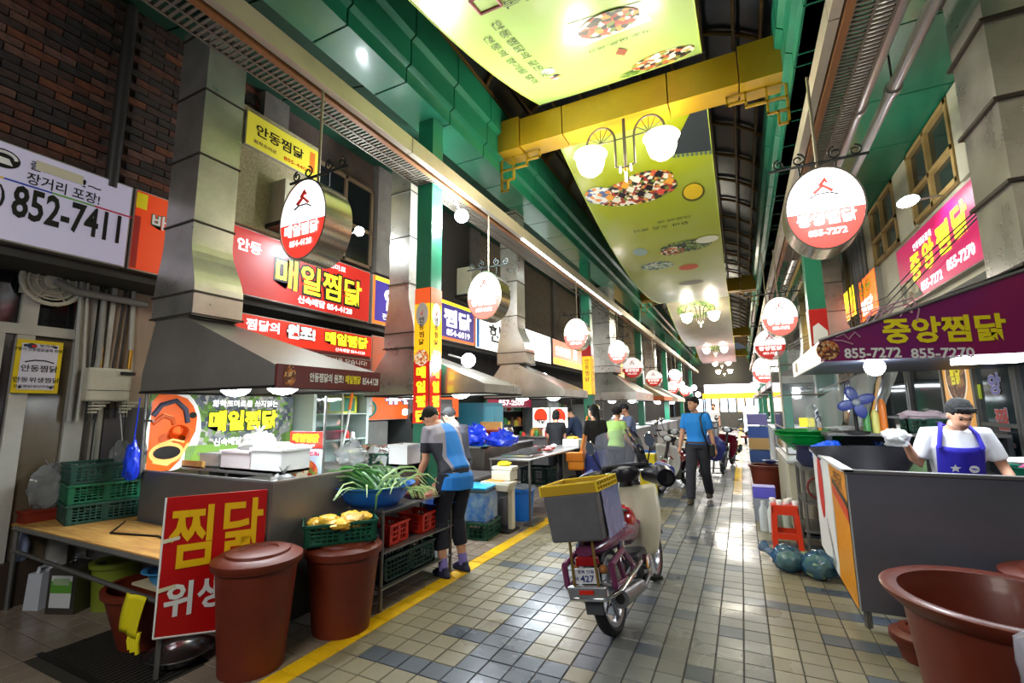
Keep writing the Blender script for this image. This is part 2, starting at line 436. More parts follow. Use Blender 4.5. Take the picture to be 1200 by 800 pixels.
# ------ shopfront at the far left: door frames, panes, notice
alu = mat('white painted aluminium', (190, 186, 176), .45, var=.22, scale=3)
pane = mat('dark shop glass', (26, 28, 30), .08)
d1 = struct('door_1')
K = XL/-5.4; zz_ = lambda z: 0 if z == 0 else HC+(z-HC)*K
mbf = MB()
def vbar(y, z0, z1, w=.07): mbf.b2((XL, (y-w/2)*K, zz_(z0)), (XL+.07, (y+w/2)*K, zz_(z1)))
def hbar(z, y0, y1, w=.07): mbf.b2((XL, y0*K, zz_(z)-w/2), (XL+.078, y1*K, zz_(z)+w/2))
for y, z0, z1, ww in ((0.8, 0, 2.8, .07), (1.62, 0, 2.82, .11), (1.47, 0, 2.3, .05), (2.0, 0, 2.82, .13), (1.05, 0, 2.8, .06)): vbar(y, z0, z1, ww)
for z in (2.27, 2.8): hbar(z, 0.7, 2.02, .09)
mbf.b2((XL, .76, 0), (XL+.082, 2.2, .16))
mbf.build('frame', alu, d1)
for a, b, z0, z1, m in ((.83, 1.56, 2.32, 2.75, pane), (1.68, 1.93, 2.32, 2.75, pane), (1.68, 1.93, .15, 2.22, mat('greasy door glass', (112, 98, 78), .18, var=.3, scale=2)), (.83, 1.56, .15, 2.22, mat('dull door glass', (70, 62, 66), .15, var=.3, scale=2))):
    bx((XL+.012, a*K, max(.1, zz_(z0))), (XL+.03, b*K, zz_(z1)), 'pane', m, d1)

# ================================================================== GREEN GIRDERS, SOFFITS, ROOF
def girder(side, gx, name):
    g = struct(name); s = side
    prof = [(0, 0), (0, .17), (.06*s, .2), (.06*s, .48), (.12*s, .52), (.12*s, .9)]
    back = [(-.45*s, .9), (-.45*s, 0)]
    y = 0.2+0.86; L = 0.84; k = 0
    while y < 42:
        Lk = L if y < 12 else L*3
        poly = [(gx+q[0], y, GZ+q[1]) for q in prof+back]
        MB().prism(poly, (0, Lk-.02, 0)).build('cladding', teal(), g)
        y += Lk; k += 1
    bx((gx-s*.05, .3, GZ+.03), (gx-s*.4, 42, GZ+.87), 'core', dark(), g)
    return g
# side = +1: inner face looks towards +X (left girder)
girder(1, -3.0, 'beam_left'); girder(-1, 0.75, 'beam_right')
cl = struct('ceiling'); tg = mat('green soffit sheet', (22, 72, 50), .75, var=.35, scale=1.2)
y = 1.02
while y < 40:
    L = 1.25 if y < 14 else 3.75
    # left soffit, gently pitched up towards the wall
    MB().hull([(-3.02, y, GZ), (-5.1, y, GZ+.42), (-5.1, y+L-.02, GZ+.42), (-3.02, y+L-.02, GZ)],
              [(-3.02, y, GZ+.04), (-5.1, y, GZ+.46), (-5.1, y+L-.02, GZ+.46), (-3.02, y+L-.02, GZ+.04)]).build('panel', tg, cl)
    MB().b2((.77, y+.3, GZ), (2.65, y+.3+L-.02, GZ+.04)).build('panel', teal(), cl)
    y += L
bx((-5.3, .3, GZ+.5), (-3.1, 42, GZ+.6), 'deck', dark(), cl)
bx((.9, .3, GZ+.06), (3.2, 42, GZ+.16), 'deck', dark(), cl)
# vaulted roof
roof = struct('roof')
rm = mat('smoked roof sheet', (50, 52, 58), .3, var=.3, scale=.6); ym = mat('mustard painted steel', (176, 138, 20), .42, var=.2, scale=2)
ybr = mat('brown painted ribs', (112, 82, 30), .6, var=.2)
XC = -1.125
def arc(a, y, r=2.05, z0=GZ+.9, hh=1.15): return V((XC+r*cos(a), y, z0+hh*sin(a)))
MB().sheet(lambda u, v: arc(pi*u, -1+v*44), 24, 1).build('roof_sheet', rm, roof, smooth=True)
for i in range(36):
    y = 0.6+i*1.2
    tb([arc(pi*k/16, y, 2.0, hh=1.1) for k in range(17)], .035, 'rib', ybr, roof, 6)
for k in range(1, 12):
    a = pi*k/12; p = arc(a, 0, 1.98, hh=1.08)
    tb([(p.x, -1, p.z), (p.x, 42, p.z)], .025, 'purlin', ybr, roof, 6)
# cross beams, mustard, with fretwork brackets
def bracket(mb, x, s, y, z):
    d = .035
    pts = [((0, 0), (0, -.5)), ((0, 0), (.62, 0)), ((.2, 0), (.2, -.34)), ((.42, 0), (.42, -.18)), ((0, -.34), (.2, -.34)), ((0, -.18), (.42, -.18)), ((0, -.5), (.1, -.5)), ((.1, -.5), (.1, -.34)), ((.62, 0), (.62, -.1)), ((.42, -.1), (.62, -.1))]
    for (a, b), (c, e) in pts:
        mb.b2((x+s*min(a, c)-.012*s, y-d/2, z+min(b, e)-.012), (x+s*max(a, c)+.012*s, y+d/2, z+max(b, e)+.012))
for i, y in enumerate((5.6, 16.4, 27.2, 38)):
    b = struct('beam_cross')
    xs = [-3.0, -2.6, -1.95, -.55, .25, .75]
    for k in range(5):
        e = .03 if k in (0, 4) else 0
        x0, x1 = xs[k]+(.008 if k else 0), xs[k+1]-.008
        bx((x0, y-e, GZ+.24-e), (x1, y+.34+e, GZ+.66+e), 'casing', ym, b)
    mb = MB(); bracket(mb, -2.98, 1, y+.17, GZ+.2); bracket(mb, .73, -1, y+.17, GZ+.2); mb.build('fretwork', ym, b)
# ================================================================== COLUMNS
def column(x, y, side, z1=GZ, wrap=None):
    c = struct('column', (x, y, 0)); s = .215
    x0, x1 = (x-s, x) if side > 0 else (x, x+s)
    bx((x0, y, 0), (x1, y+s, z1), 'shaft', teal(), c, bevel=.006)
    return c, x0, x1, s
cols = [column(-3.1, 4.2+6.3*k, 1) for k in range(6)]
colr = [column(.96, 7.7+6.3*k, -1) for k in range(5)]
# ================================================================== RIGHT WALL
XR = 2.4
wr = struct('wall_right')
bx((XR, 1.5, 0), (XR+.25, 45, 2.95), 'shopfront_wall', mat('dark shopfront', (66, 72, 70), .5, var=.3), wr)
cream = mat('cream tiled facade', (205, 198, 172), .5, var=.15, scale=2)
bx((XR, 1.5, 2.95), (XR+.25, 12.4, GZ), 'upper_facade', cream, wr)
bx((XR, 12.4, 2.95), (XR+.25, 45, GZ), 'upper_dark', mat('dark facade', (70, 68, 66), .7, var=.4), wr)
# facade panels with joints, piers
for i in range(14):
    y = 2.2+i*.72
    if i in (3, 4, 6, 7, 9, 10): continue
    bx((XR-.05, y, 4.0), (XR, y+.71, 5.06), 'panel', cream, wr)
for n, (ya, yb) in enumerate(((4.36, 5.78), (6.52, 7.95), (8.68, 10.1))):
    w_ = struct('window_%d' % (n+2))
    bx((XR-.02, ya, 4.05), (XR-.01, yb, 5.02), 'pane', mat('green tinted window', (42, 52, 46), .1), w_)
    mb = MB(); fm = mat('ochre window frame', (170, 140, 84), .5)
    for yy in (ya, (ya+yb)/2, yb-.05): mb.b2((XR-.07, yy, 4.03), (XR-.02, yy+.06, 5.04))
    for zz in (4.03, 4.42, 4.98): mb.b2((XR-.07, ya, zz), (XR-.02, yb, zz+.06))
    mb.build('window_frame', fm, w_)
# conduits and cables by the dark gap
mb = MB()
for i in range(7): mb.tube([(XR-.08-.02*i, 10.6+i*.28, 0.5), (XR-.06, 10.7+i*.3, 3.2), (XR-.1, 10.6+i*.28, 5.0)], .035+.012*(i % 3), 8)
mb.build('conduits', mat('grey conduit', (120, 120, 118), .5, var=.3), wr, smooth=True)
mb = MB()
for i in range(3):
    z = 3.55-.09*i
    mb.tube([(XR-.12, 4.6, z+.1*(i % 3)), (XR-.15, 7.5, z-.1), (XR-.16, 9.2+.1*i, z-.25-.03*i), (XR-.2, 11.2, z-.1), (1.3, 15, z-.3)], .009, 5)
mb.build('cables', mat('black cable', (22, 22, 24), .5), wr, smooth=True)
# ================================================================== FAR END
we = struct('wall_end')
bx((-5.4, 44, 0), (5, 44.2, 6.5), 'end_wall', mat('end wall', (90, 88, 84), .8), we)
bx((-2.6, 38.6, 0), (.75, 39.0, 1.15), 'low_wall', mat('grey concrete', (112, 110, 104), .8, var=.2), we)
# ================================================================== WALL SIGNS, LEFT (lit from outside; emission in the faces stands in for it)
red = mat('red sign film', (196, 28, 20), .35); whitep = mat('white print', (240, 240, 238), .4); blackp = mat('black print', (18, 18, 18), .4)
yelp = mat('yellow print', (246, 228, 20), .4)
def wsign(name, label, cat_, X, y0, y1, z0, z1, face, depth=.12, frame=None, side=1, group=None):
    """box sign on a side wall; side=1 faces +X, side=-1 faces -X. Returns (thing, origin, x, y)"""
    t = thing(name, label, cat_, (X, (y0+y1)/2, z0), group=group)
    bx((X-side*depth, y0, z0), (X, y1, z1), 'box', frame or mat('sign frame', (170, 166, 158), .4, .5), t)
    e = .012
    MB().b2((X, y0+e, z0+e), (X+side*.006, y1-e, z1-e)).build('face', face, t)
    o = V((X+side*.007, y0 if side > 0 else y1, z0)); x = YP if side > 0 else -YP
    return t, o, x, ZP
SX = -4.98; Z0, Z1 = 2.885, 3.665
# 1 white telephone sign
t, o, x, y = wsign('phone_sign', 'large white sign with black telephone symbol and number 852-7411', 'sign', SX, .62, 2.09, Z0, Z1, emat('pale acrylic with glow', (206, 200, 226), .10))  # sign is unlit; a faint glow is put into its face for brightness
W_ = 1.47
letters('054) 852-7411', o, x, y*1, 1.29, .25, blackp, t, bold=.03) if False else None
letters('(054)', o+x*.36+y*.23, x, y, .3, .2, blackp, t)
letters('852-7411', o+x*.70+y*.20, x, y, .70, .27, blackp, t, bold=.025)
letters('장거리 포장!', o+x*.76+y*.50, x, y, .47, .10, blackp, t)
letters('출', o+x*.77+y*.625, x, y, .07, .08, blackp, t); letters('!~', o+x*1.1+y*.62, x, y, .13, .07, blackp, t)
patch(rect(o, x, y, .80, .635, 1.10, .715), mat('tape', (222, 214, 186), .5), t, lift=.009, name='tape')
for k, c in enumerate(((232, 196, 50), (40, 80, 190), (110, 180, 60), (206, 40, 70))):
    patch(rect(o, x, y, .30+.28*k+(.06 if k else 0), .478, .30+.28*(k+1)+.06, .492), mat('stripe %d' % k, c), t)
MB().prism([p+x*0 for p in disk(o+V((.004, 0, 0)), x, y, .62, .64, .095, .075)], (0.001, 0, 0)).build('symbol_disc', blackp, t)
hs = MB(); hs.tube([o+x*(.62+.07*cos(a))+y*(.645+.045*sin(a))+V((.008, 0, 0)) for a in [pi*k/10 for k in range(11)]], .012, 6); hs.build('handset', whitep, t)
patch([o+x*a_+y*b_ for a_, b_ in ((.565, .595), (.675, .595), (.65, .645), (.59, .645))], whitep, t, lift=.009, name='telephone')
# 2 orange sign
t, o, x, y = wsign('orange_sign', 'orange sign with a white chicken outline, half hidden by the first duct', 'sign', SX, 2.11, 2.95, Z0, Z1, emat('orange acrylic', (214, 64, 16), .22))
patch(rect(o, x, y, .01, .6, .1, .75), yelp, t); patch(rect(o, x, y, .01, .02, .06, .52), mat('deep red print', (170, 30, 14)), t)
letters('바로', o+x*.15+y*.45, x, y, .26, .14, whitep, t, bold=.03, outline=mat('green print', (20, 100, 70)))
patch([o+x*(a_*.9+.02)+y*b_ for a_, b_ in ((.18, .33), (.25, .36), (.32, .35), (.5, .30), (.5, .16), (.36, .17), (.28, .27), (.22, .31))], whitep, t)
# 3 main red sign
redg = emat('red acrylic with glow', (168, 30, 22), .5)  # face glows mildly in place of lamplight falling on the sign
t, o, x, y = wsign('red_shop_sign', 'long red shop sign with big yellow letters above the first hood', 'sign', SX, 2.98, 5.20, Z0, Z1, redg)
eyel = emat('lit yellow print', (250, 240, 40), .9); ewh = emat('lit white print', (245, 245, 245), .9)
letters('매일찜닭', o+x*.62+y*.19, x, y, 1.42, .38, eyel, t, bold=.02, outline=blackp, ow=.07)
letters('안동', o+x*.12+y*.5, x, y, .3, .15, ewh, t, bold=.03); letters('화학조미료', o+x*1.2+y*.64, x, y, .52, .08, ewh, t)
letters('신속배달 854-4128', o+x*.95+y*.05, x, y, .92, .10, ewh, t, bold=.03)
# 4 purple sign
navy = emat('violet acrylic', (64, 50, 130), .35); org = emat('orange trim', (236, 110, 30), .5)
t, o, x, y = wsign('purple_shop_sign', 'violet shop sign with orange and yellow border behind the green column', 'sign', SX, 5.26, 8.33, Z0, Z1, org)
patch(rect(o, x, y, .05, .06, 3.02, .76), navy, t); patch(rect(o, x, y, .05, .70, 3.02, .76), eyel, t, lift=.006)
letters('안', o+x*.25+y*.25, x, y, .42, .38, ewh, t, bold=.04); letters('동', o+x*1.0+y*.25, x, y, .42, .38, ewh, t, bold=.04)
letters('찜닭', o+x*1.9+y*.27, x, y, 1.0, .36, ewh, t, bold=.04); letters('854-6019', o+x*2.0+y*.10, x, y, .85, .13, ewh, t, bold=.03)
letters('전통과 맛이 있는 집', o+x*.22+y*.10, x, y, 1.2, .10, ewh, t)
# 5 white signs
wh_ = emat('white acrylic with glow', (250, 252, 248), 1.6)  # brightness of the white face is put in as emission
t, o, x, y = wsign('white_blue_sign', 'white lit sign with black letters and a blue edge next to the violet sign', 'sign', SX, 8.37, 10.4, Z0-.02, Z1, wh_)
patch(rect(o, x, y, .02, .02, .14, .75), mat('blue print', (40, 130, 210)), t)
letters('현대', o+x*.55+y*.2, x, y, 1.25, .42, blackp, t, bold=.03)
t, o, x, y = wsign('white_green_sign', 'overexposed white lit sign with one green letter beside the third duct', 'sign', SX, 10.45, 12.7, Z0-.02, Z1, emat('bright white acrylic', (250, 255, 250), 2.6))
letters('닭', o+x*.1+y*.25, x, y, .35, .35, mat('green letter', (40, 130, 60)), t, bold=.04)
pinkb = emat('pink acrylic', (232, 140, 110), .8)
t, o, x, y = wsign('salmon_shop_sign', 'salmon coloured shop sign with yellow lower band beyond the white signs', 'sign', SX, 12.9, 15.7, Z0, Z1, pinkb)
patch(rect(o, x, y, .02, .02, 2.78, .2), eyel, t); letters('안동찜닭', o+x*.2+y*.3, x, y, 1.4, .3, ewh, t, bold=.04); patch(rect(o, x, y, 1.9, .3, 2.25, .7), ewh, t); letters('찜', o+x*1.97+y*.42, x, y, .2, .2, blackp, t, lift=.008)
for k, (ya, yb, c, s, lab) in enumerate(((15.9, 18.0, (250, 235, 235), '닭', 'pale pink shop sign beyond the salmon sign'), (18.3, 20.6, (226, 60, 40), '원조찜닭', 'small red shop sign far down the left side'), (21, 23.6, (250, 190, 60), '안동찜닭', 'amber shop sign far down the left side'), (24, 27.5, (250, 250, 250), '찜닭', 'farthest white lit shop sign on the left side'))):
    t, o, x, y = wsign('shop_sign', lab, 'sign', SX, ya, yb, Z0, Z1, emat('sign tone %d' % k, c, 1.0))
    letters(s, o+x*.3+y*.2, x, y, yb-ya-.8, .4, ewh if k in (1,) else mat('red print', (200, 30, 30)), t, bold=.04)
# yellow poster sign, upper
t, o, x, y = wsign('yellow_poster_sign', 'yellow sign high on the wall with black brush letters above the red sign', 'sign', XU+.16, 3.05, 4.08, 4.62, 5.05, emat('yellow poster', (214, 200, 60), .12), depth=.03)
letters('안동찜닭', o+x*.12+y*.17, x, y, .66, .15, blackp, t, bold=.02); letters('855-4407', o+x*.5+y*.05, x, y, .38, .05, red, t)
letters('화학조미료', o+x*.1+y*.06, x, y, .3, .05, mat('purple print', (90, 30, 70)), t); patch(rect(o, x, y, .88, .08, .96, .36), mat('orange seal', (220, 120, 40)), t)
# lower red sign
LS = -4.9
t, o, x, y = wsign('low_red_sign', 'lower red sign with white and yellow letters right above the first hood', 'sign', LS, 3.1, 5.2, 2.32, 2.66, emat('bright red acrylic', (200, 40, 20), .4), depth=.05)
letters('찜닭의', o+x*.12+y*.16, x, y, .42, .13, ewh, t, bold=.03); letters('원조!', o+x*.64+y*.13, x, y, .42, .18, ewh, t, bold=.05, outline=blackp)
letters('매일찜닭', o+x*1.22+y*.13, x, y, .78, .17, eyel, t, bold=.05, outline=blackp); letters('신속배달 854-4128', o+x*1.4+y*.05, x, y, .55, .05, ewh, t)
patch(rect(o, x, y, .05, .0, 2.06, .035), mat('dark red print', (110, 14, 10)), t)
t, o, x, y = wsign('brown_strip_sign', 'thin dark red strip sign under the lower red sign', 'sign', LS, 4.3, 5.2, 2.16, 2.31, mat('maroon film', (110, 30, 20), .4), depth=.04)
letters('정성을 담습니다!', o+x*.05+y*.05, x, y, .75, .07, whitep, t)
# orange banner below purple sign and further sign strips over the shop windows
t, o, x, y = wsign('orange_sheet_sign', 'faded orange sheet hanging between the first and second hood', 'sign', -4.95, 5.25, 6.6, 1.95, 2.7, mat('faded orange sheet', (206, 96, 60), .6, rgb2=(170, 110, 90), scale=2), depth=.02)
_n = 1
t, o, x, y = wsign('noodle_sign', 'orange sign with a round noodle bowl picture behind the vest man', 'sign', -5.1, 4.8, 7.9, 1.415, 1.87, emat('orange print sheet', (232, 92, 36), .5), depth=.04)
letters('유진안동', o+x*.95+y*.25, x, y, 1.5, .17, ewh, t, bold=.04, outline=mat('blue print', (40, 130, 210))); letters('854-6019', o+x*1.35+y*.06, x, y, 1.3, .12, ewh, t, bold=.03)
patch(disk(o, x, y, .42, .18, .34, .17), mat('teal print', (40, 130, 120)), t); patch(disk(o, x, y, .40, .18, .3, .15), food('noodles', [(220, 200, 160), (196, 170, 120), (240, 230, 200), (180, 140, 90)], 14), t, lift=.006)
for yy in (5.0, 7.7): tb([(-5.14, yy, 1.87), (-5.14, yy, 2.82)], .01, 'hanger', dark(), t, 6)
# window air conditioner unit and outdoor units
def ac_unit(loc, s, label):
    t = thing('air_conditioner', label, 'air conditioner', loc, group='outdoor air conditioner units')
    x0, y0, z0 = loc
    bx((x0-.15*s, y0-.28*s, z0), (x0+.15*s, y0+.28*s, z0+.5*s), 'casing', mat('yellowed casing', (198, 190, 160), .5, var=.15), t, bevel=.01)
    Mx = Matrix.Rotation(pi/2, 3, 'Y')
    for r in (.06, .11, .16, .2): 
        pts = [V((x0+.155*s, y0-.04*s+r*s*cos(a), z0+.25*s+r*s*sin(a))) for a in [2*pi*k/20 for k in range(21)]]
        tb(pts, .004*s, 'grille', mat('grille grey', (120, 118, 110), .5), t, 5)
    MB().ball((x0+.15*s, y0-.04*s, z0+.25*s), .05*s, 8, (.4, 1, 1)).build('fan_hub', dark(), t)
    bx((x0-.2*s, y0-.32*s, z0-.05*s), (x0+.22*s, y0+.32*s, z0), 'bracket', dark(), t)
ac_unit((-4.85, 3.75, 3.78), 1.1, 'beige air conditioner unit above the big red sign'); ac_unit((-4.85, 8.0, 3.85), 1.15, 'white air conditioner unit behind the green column, above the violet sign')

# ================================================================== HOODS AND DUCTS
def hood(name, label, X0, X1, Y0, Y1, zb, zt, duct, dz, side=1, fascia=None, ztop=GZ, lamp=True, mm=None, bulge=.1, dmat=None, group='steel exhaust hoods over the stalls'):
    """X1 is the edge over the lane; duct = (xa, xb, ya, yb); dz = height where the duct starts"""
    t = thing(name, label, 'hood', ((X0+X1)/2, (Y0+Y1)/2, zb), group=group); g = mm or galv()
    xa, xb, ya, yb = duct
    lo = [(X0, Y0, zt), (X1, Y0, zt), (X1, Y1, zt), (X0, Y1, zt)]
    hi = [(xa, ya, dz), (xb, ya, dz), (xb, yb, dz), (xa, yb, dz)]
    if side < 0: pass
    mb = MB()
    A = [V(p) for p in lo]; B = [V(p) for p in hi]
    mb.add(A+B, [(0, 1, 5, 4), (1, 2, 6, 5), (2, 3, 7, 6), (3, 0, 4, 7)])
    mb.build('canopy', g, t)
    mb = MB()   # skirt
    A2 = [V((p[0], p[1], zb)) for p in lo]
    mb.add(A2+A, [(0, 1, 5, 4), (1, 2, 6, 5), (2, 3, 7, 6), (3, 0, 4, 7)])
    mb.build('skirt', fascia or g, t)
    mb = MB()   # rolled lip
    for a, b in ((0, 1), (1, 2), (2, 3), (3, 0)): mb.tube([A2[a], A2[b]], .012, 6)
    mb.build('lip', dark(), t)
    # duct: flared foot then straight shaft with flanges
    bl = bulge; zf = dz+.22
    mb = MB(); secs = [(dz, bl), (dz+.2, bl)]+[(dz+.2+.5*k/8, bl*(.5+.5*cos(pi*k/8))) for k in range(1, 9)]+[(ztop, 0)]
    def sec(z_, e_): return [V((xa-e_*.45, ya-e_*.1, z_)), V((xb+e_, ya-e_*.1, z_)), V((xb+e_, yb+e_*.5, z_)), V((xa-e_*.45, yb+e_*.5, z_))]
    for (z0_, e0), (z1_, e1) in zip(secs[:-1], secs[1:]): mb.add(sec(z0_, e0)+sec(z1_, e1), [(0, 1, 5, 4), (1, 2, 6, 5), (2, 3, 7, 6), (3, 0, 4, 7)])
    mb.build('duct', dmat or g, t, smooth=30)
    z = dz+.42+.42
    fl = [dz+.01, dz+.2]
    while z < ztop: fl.append(z); z += .62
    for k, z in enumerate(fl):
        e = (bl if k < 2 else 0)+.012
        bx((xa-.012-(e-.012)*.45, ya-.012-(e-.012)*.1, z-.006), (xb+e, yb+.012+(e-.012)*.5, z+.008), 'flange', mat('grimy flange', (70, 64, 56), .6, .5), t)
    return t
h1 = hood('exhaust_hood', 'steel hood over the near left stall with a dark red fascia', -4.6, -2.9, 2.14, 3.17, 1.74, 1.895, (-4.53, -4.1, 2.17, 2.52), 2.36,
          mm=mat('smeared steel sheet', (150, 144, 138), .42, .5, var=.3, scale=1.5, rvar=.12), ztop=5.15, bulge=.12, dmat=galv())
# fascia sign over the lane edge
f1 = MB().b2((-2.9, 2.15, 1.735), (-2.885, 3.18, 1.90)).build('fascia', mat('maroon fascia', (104, 24, 18), .35), h1)
letters('안동찜닭의 원조!', V((-2.884, 2.42, 1.785)), YP, ZP, .33, .07, whitep, f1, bold=.03)
letters('매일찜닭', V((-2.884, 2.77, 1.785)), YP, ZP, .17, .07, yelp, f1, bold=.04)
letters('854-4128', V((-2.884, 2.96, 1.785)), YP, ZP, .19, .06, whitep, f1, bold=.02)
patch(disk(V((-2.884, 2.25, 1.82)), YP, ZP, 0, 0, .05, .075), food('small dish print', [(200, 110, 40), (120, 60, 20), (220, 180, 120), (90, 40, 20)], 60), f1)
h2 = hood('exhaust_hood', 'second steel hood from the near left, behind the column wrapped in stickers', -4.3, -2.54, 4.46, 5.4, 1.745, 1.85, (-3.98, -3.66, 4.5, 4.82), 2.32)
h3 = hood('exhaust_hood', 'third steel hood on the left with a bright flared duct', -4.0, -2.52, 7.0, 8.25, 1.75, 1.87, (-3.68, -3.36, 7.04, 7.36), 2.32, bulge=.15)
h4 = hood('exhaust_hood', 'grey steel hood with a white duct beyond the second column', -3.9, -2.55, 12.8, 15.5, 1.77, 2.0, (-3.85, -3.25, 13.0, 13.7), 2.55)
h5 = hood('exhaust_hood', 'brown awning shaped hood with an orange rim farther down the left side', -3.8, -2.4, 16.8, 19.0, 1.8, 1.95, (-3.8, -3.35, 17.3, 17.8), 2.5, fascia=mat('orange fascia', (226, 120, 60), .5), mm=mat('tan sheet', (176, 160, 136), .5, .2))
h6 = hood('exhaust_hood', 'farthest pale hood visible on the left side', -3.8, -2.4, 20.5, 23.5, 1.8, 1.95, (-3.8, -3.35, 21.3, 21.8), 2.5)
for (x, y, l) in ((-3.6, 2.62, 0), (-3.4, 4.95, 1), (-3.2, 7.6, 2), (-3.2, 14, 3), (-3.1, 17.9, 4), (-3.1, 22, 5)):
    area('hood_light', (x, y, 1.735), 1.0 if l else .8, (26 if l == 0 else 38) if l < 3 else 60, COOL, sy=.5 if l < 3 else 1.2)
    for dx in (-.3, .3):
        MB().lathe([(.001, .085), (.09, .08), (.12, .03), (.11, 0), (.07, -.03), (.001, -.045)], (x+dx, y-.1, 1.74), 16).build('lamp', emat('hood lamp glow', (235, 248, 255), 8), (h1, h2, h3, h4, h5, h6)[l])
# right hood
hr = thing('exhaust_hood', 'hood over the right stall with the purple sign on its sloping side', 'hood', (1.4, 5.2, 1.9), group='steel exhaust hoods over the stalls')
X0, X1, Y0, Y1, zb, zt = .57, 3.0, 4.2, 6.3, 1.9, 2.057
purp = mat('maroon purple film', (150, 24, 82), .3, rgb2=(84, 34, 120), scale=.5)
side_poly = [V((X0, Y0, zb)), V((X1, Y0, zb)), V((X1, Y0, zt+.97)), V((1.80, Y0, 2.46)), V((X0, Y0, zt))]
side_poly = [V((X0, Y0, zb)), V((X1, Y0, zb)), V((X1, Y0, 2.98)), V((1.8, Y0, 2.50)), V((1.76, Y0, 2.445)), V((X0, Y0, zt))]
MB().prism(side_poly, (0, .03, 0)).build('side_sign', purp, hr)
MB().add([V((X0, Y0, zt)), V((1.8, Y0, 2.5)), V((1.8, Y1, 2.5)), V((X0, Y1, zt))], [(0, 1, 2, 3)]).build('canopy', galv(), hr)
MB().hull([(X0-.0, Y0, zb), (X0, Y1, zb), (X0, Y1, zt), (X0, Y0, zt)], [(X0+.02, Y0, zb), (X0+.02, Y1, zb), (X0+.02, Y1, zt), (X0+.02, Y0, zt)]).build('fascia', emat('pale fascia', (235, 225, 210), .35), hr)
patch(rect(V((X0, 6.0, zb)), -YP, ZP, .0, .03, .2, .13), mat('olive print', (140, 130, 80)), hr)
tb([(X0, Y0-.005, zt+.005), (1.76, Y0-.005, 2.45), (X1, Y0-.005, 2.98)], .013, 'edge_trim', steel(), hr)
o = V((0, Y0-.002, 0))
_a, _b, _c = at(1036, 403, Y=Y0-.003), at(1182, 399, Y=Y0-.003), at(1036, 373, Y=Y0-.003)
letters('중앙찜닭', _a, (_b-_a).normalized(), ZP, (_b-_a).length, (_c-_a).z, yelp, hr, bold=.035)
for tx_, xa_, xb_ in (('855-7272', 990, 1057), ('855-7270', 1068, 1143)):
    _a, _b, _c = at(xa_, 420, Y=Y0-.003), at(xb_, 419, Y=Y0-.003), at(xa_, 408, Y=Y0-.003); letters(tx_, _a, (_b-_a).normalized(), ZP, (_b-_a).length, (_c-_a).z, whitep, hr, bold=.03)
pk = mat('pink line print', (196, 150, 170), .4)
mb = MB()
def fl_(pts, w=.006): mb.tube([V((a, Y0-.006, b)) for a, b in pts], w, 5)
fl_([(.87, 2.16), (.92, 2.25), (1.05, 2.30), (1.16, 2.33), (1.19, 2.24), (1.17, 2.16)]); fl_([(.91, 2.17), (.95, 2.23), (1.05, 2.27), (1.13, 2.29), (1.15, 2.22)])
for a in (.88, .96, 1.08): fl_([(a, 2.2), (a+.03, 2.26), (a+.06, 2.22), (a+.09, 2.28)])
fl_([(.68, 2.08), (.73, 2.1), (.76, 2.06), (.80, 2.11), (.83, 2.07)]); fl_([(.66, 2.06), (.72, 2.05), (.78, 2.02)])
mb.build('line_ornament', pk, hr)
patch(disk(V((0, Y0-.001, 0)), XP, ZP, .62, 1.985, .075, .075), food('small dish print', [(200, 110, 40)], 60), hr, lift=.004)
mb = MB(); mb.b2((X0+.02, Y0+.03, zb+.02), (X1, Y1, zb+.03)); mb.build('inner_ceiling', mat('dark hood inside', (60, 62, 74), .4, .5), hr)
mb = MB(); mb.b2((1.42, Y0+.12, zb-.045), (1.78, Y0+.32, zb)); mb.build('strip_lamp', emat('cool tube', (240, 250, 255), 9), hr)
MB().ball((.98, 4.6, 1.87), .07, 12).build('bulb', emat('bare bulb', (235, 245, 255), 60), hr)
point('stall_bulb', (.98, 4.6, 1.77), 11, COOL, .07); area('hood_light_right', (1.6, 5.0, 1.85), 1.2, 13, COOL, sy=.8)
# duct right
mb = MB()
xa, xb, ya, yb = 1.8, 2.35, 4.25, 4.8
for (za, ea), (zb_, eb) in (((2.5, .0), (2.86, .0)), ((2.86, 0), (5.2, 0))):
    q0 = [V((xa, ya, za)), V((xb, ya, za)), V((xb, yb, za)), V((xa, yb, za))]; q1 = [V((p.x, p.y, zb_)) for p in q0]
    mb.add(q0+q1, [(0, 1, 5, 4), (1, 2, 6, 5), (2, 3, 7, 6), (3, 0, 4, 7)])
mb.build('duct', galv(), hr)
for z in (2.5, 3.1, 3.72, 4.35, 4.95): bx((xa-.03, ya-.03, z-.012), (xb+.03, yb+.03, z+.014), 'flange', mat('grimy flange', (70, 64, 56), .6, .5), hr)
# ================================================================== TRAYS, PIPES
tm = mat('cable tray', (196, 186, 168), .4, .5, var=.25, scale=1.5)
def tray(X, s, name, label):
    t = thing(name, label, 'cable tray', (X, 20, 4.2))
    y0 = .6
    while y0 < 40:
        y1 = min(y0+3, 40)
        bx((X-.035, y0, 4.25), (X+.035, y1-.01, 4.42), 'rail', tm, t)
        y0 = y1
    bx((X-s*.05, .6, 4.225), (X-s*.1, 40, 4.3), 'light_channel', mat('brown channel', (140, 92, 50), .5, .3), t)
    mb = MB(); xa, xb = X-s*.1, X-s*.36
    for i in range(260):
        y = .7+i*.045 if i < 200 else 9.7+(i-200)*.5
        mb.b2((xa, y, 4.235), (xb, y+.02, 4.245))
    for xx in (xa, (xa+xb)/2, xb): mb.b2((xx-.008, .6, 4.23), (xx+.008, 40, 4.26))
    mb.build('perforated_bed', mat('grey tray bed', (120, 112, 100), .5, .5), t)
    return t
trl = tray(-2.95, 1, 'cable_tray', 'long steel cable tray running above the left stalls'); trr = tray(.78, -1, 'cable_tray', 'long steel cable tray running above the right stalls')
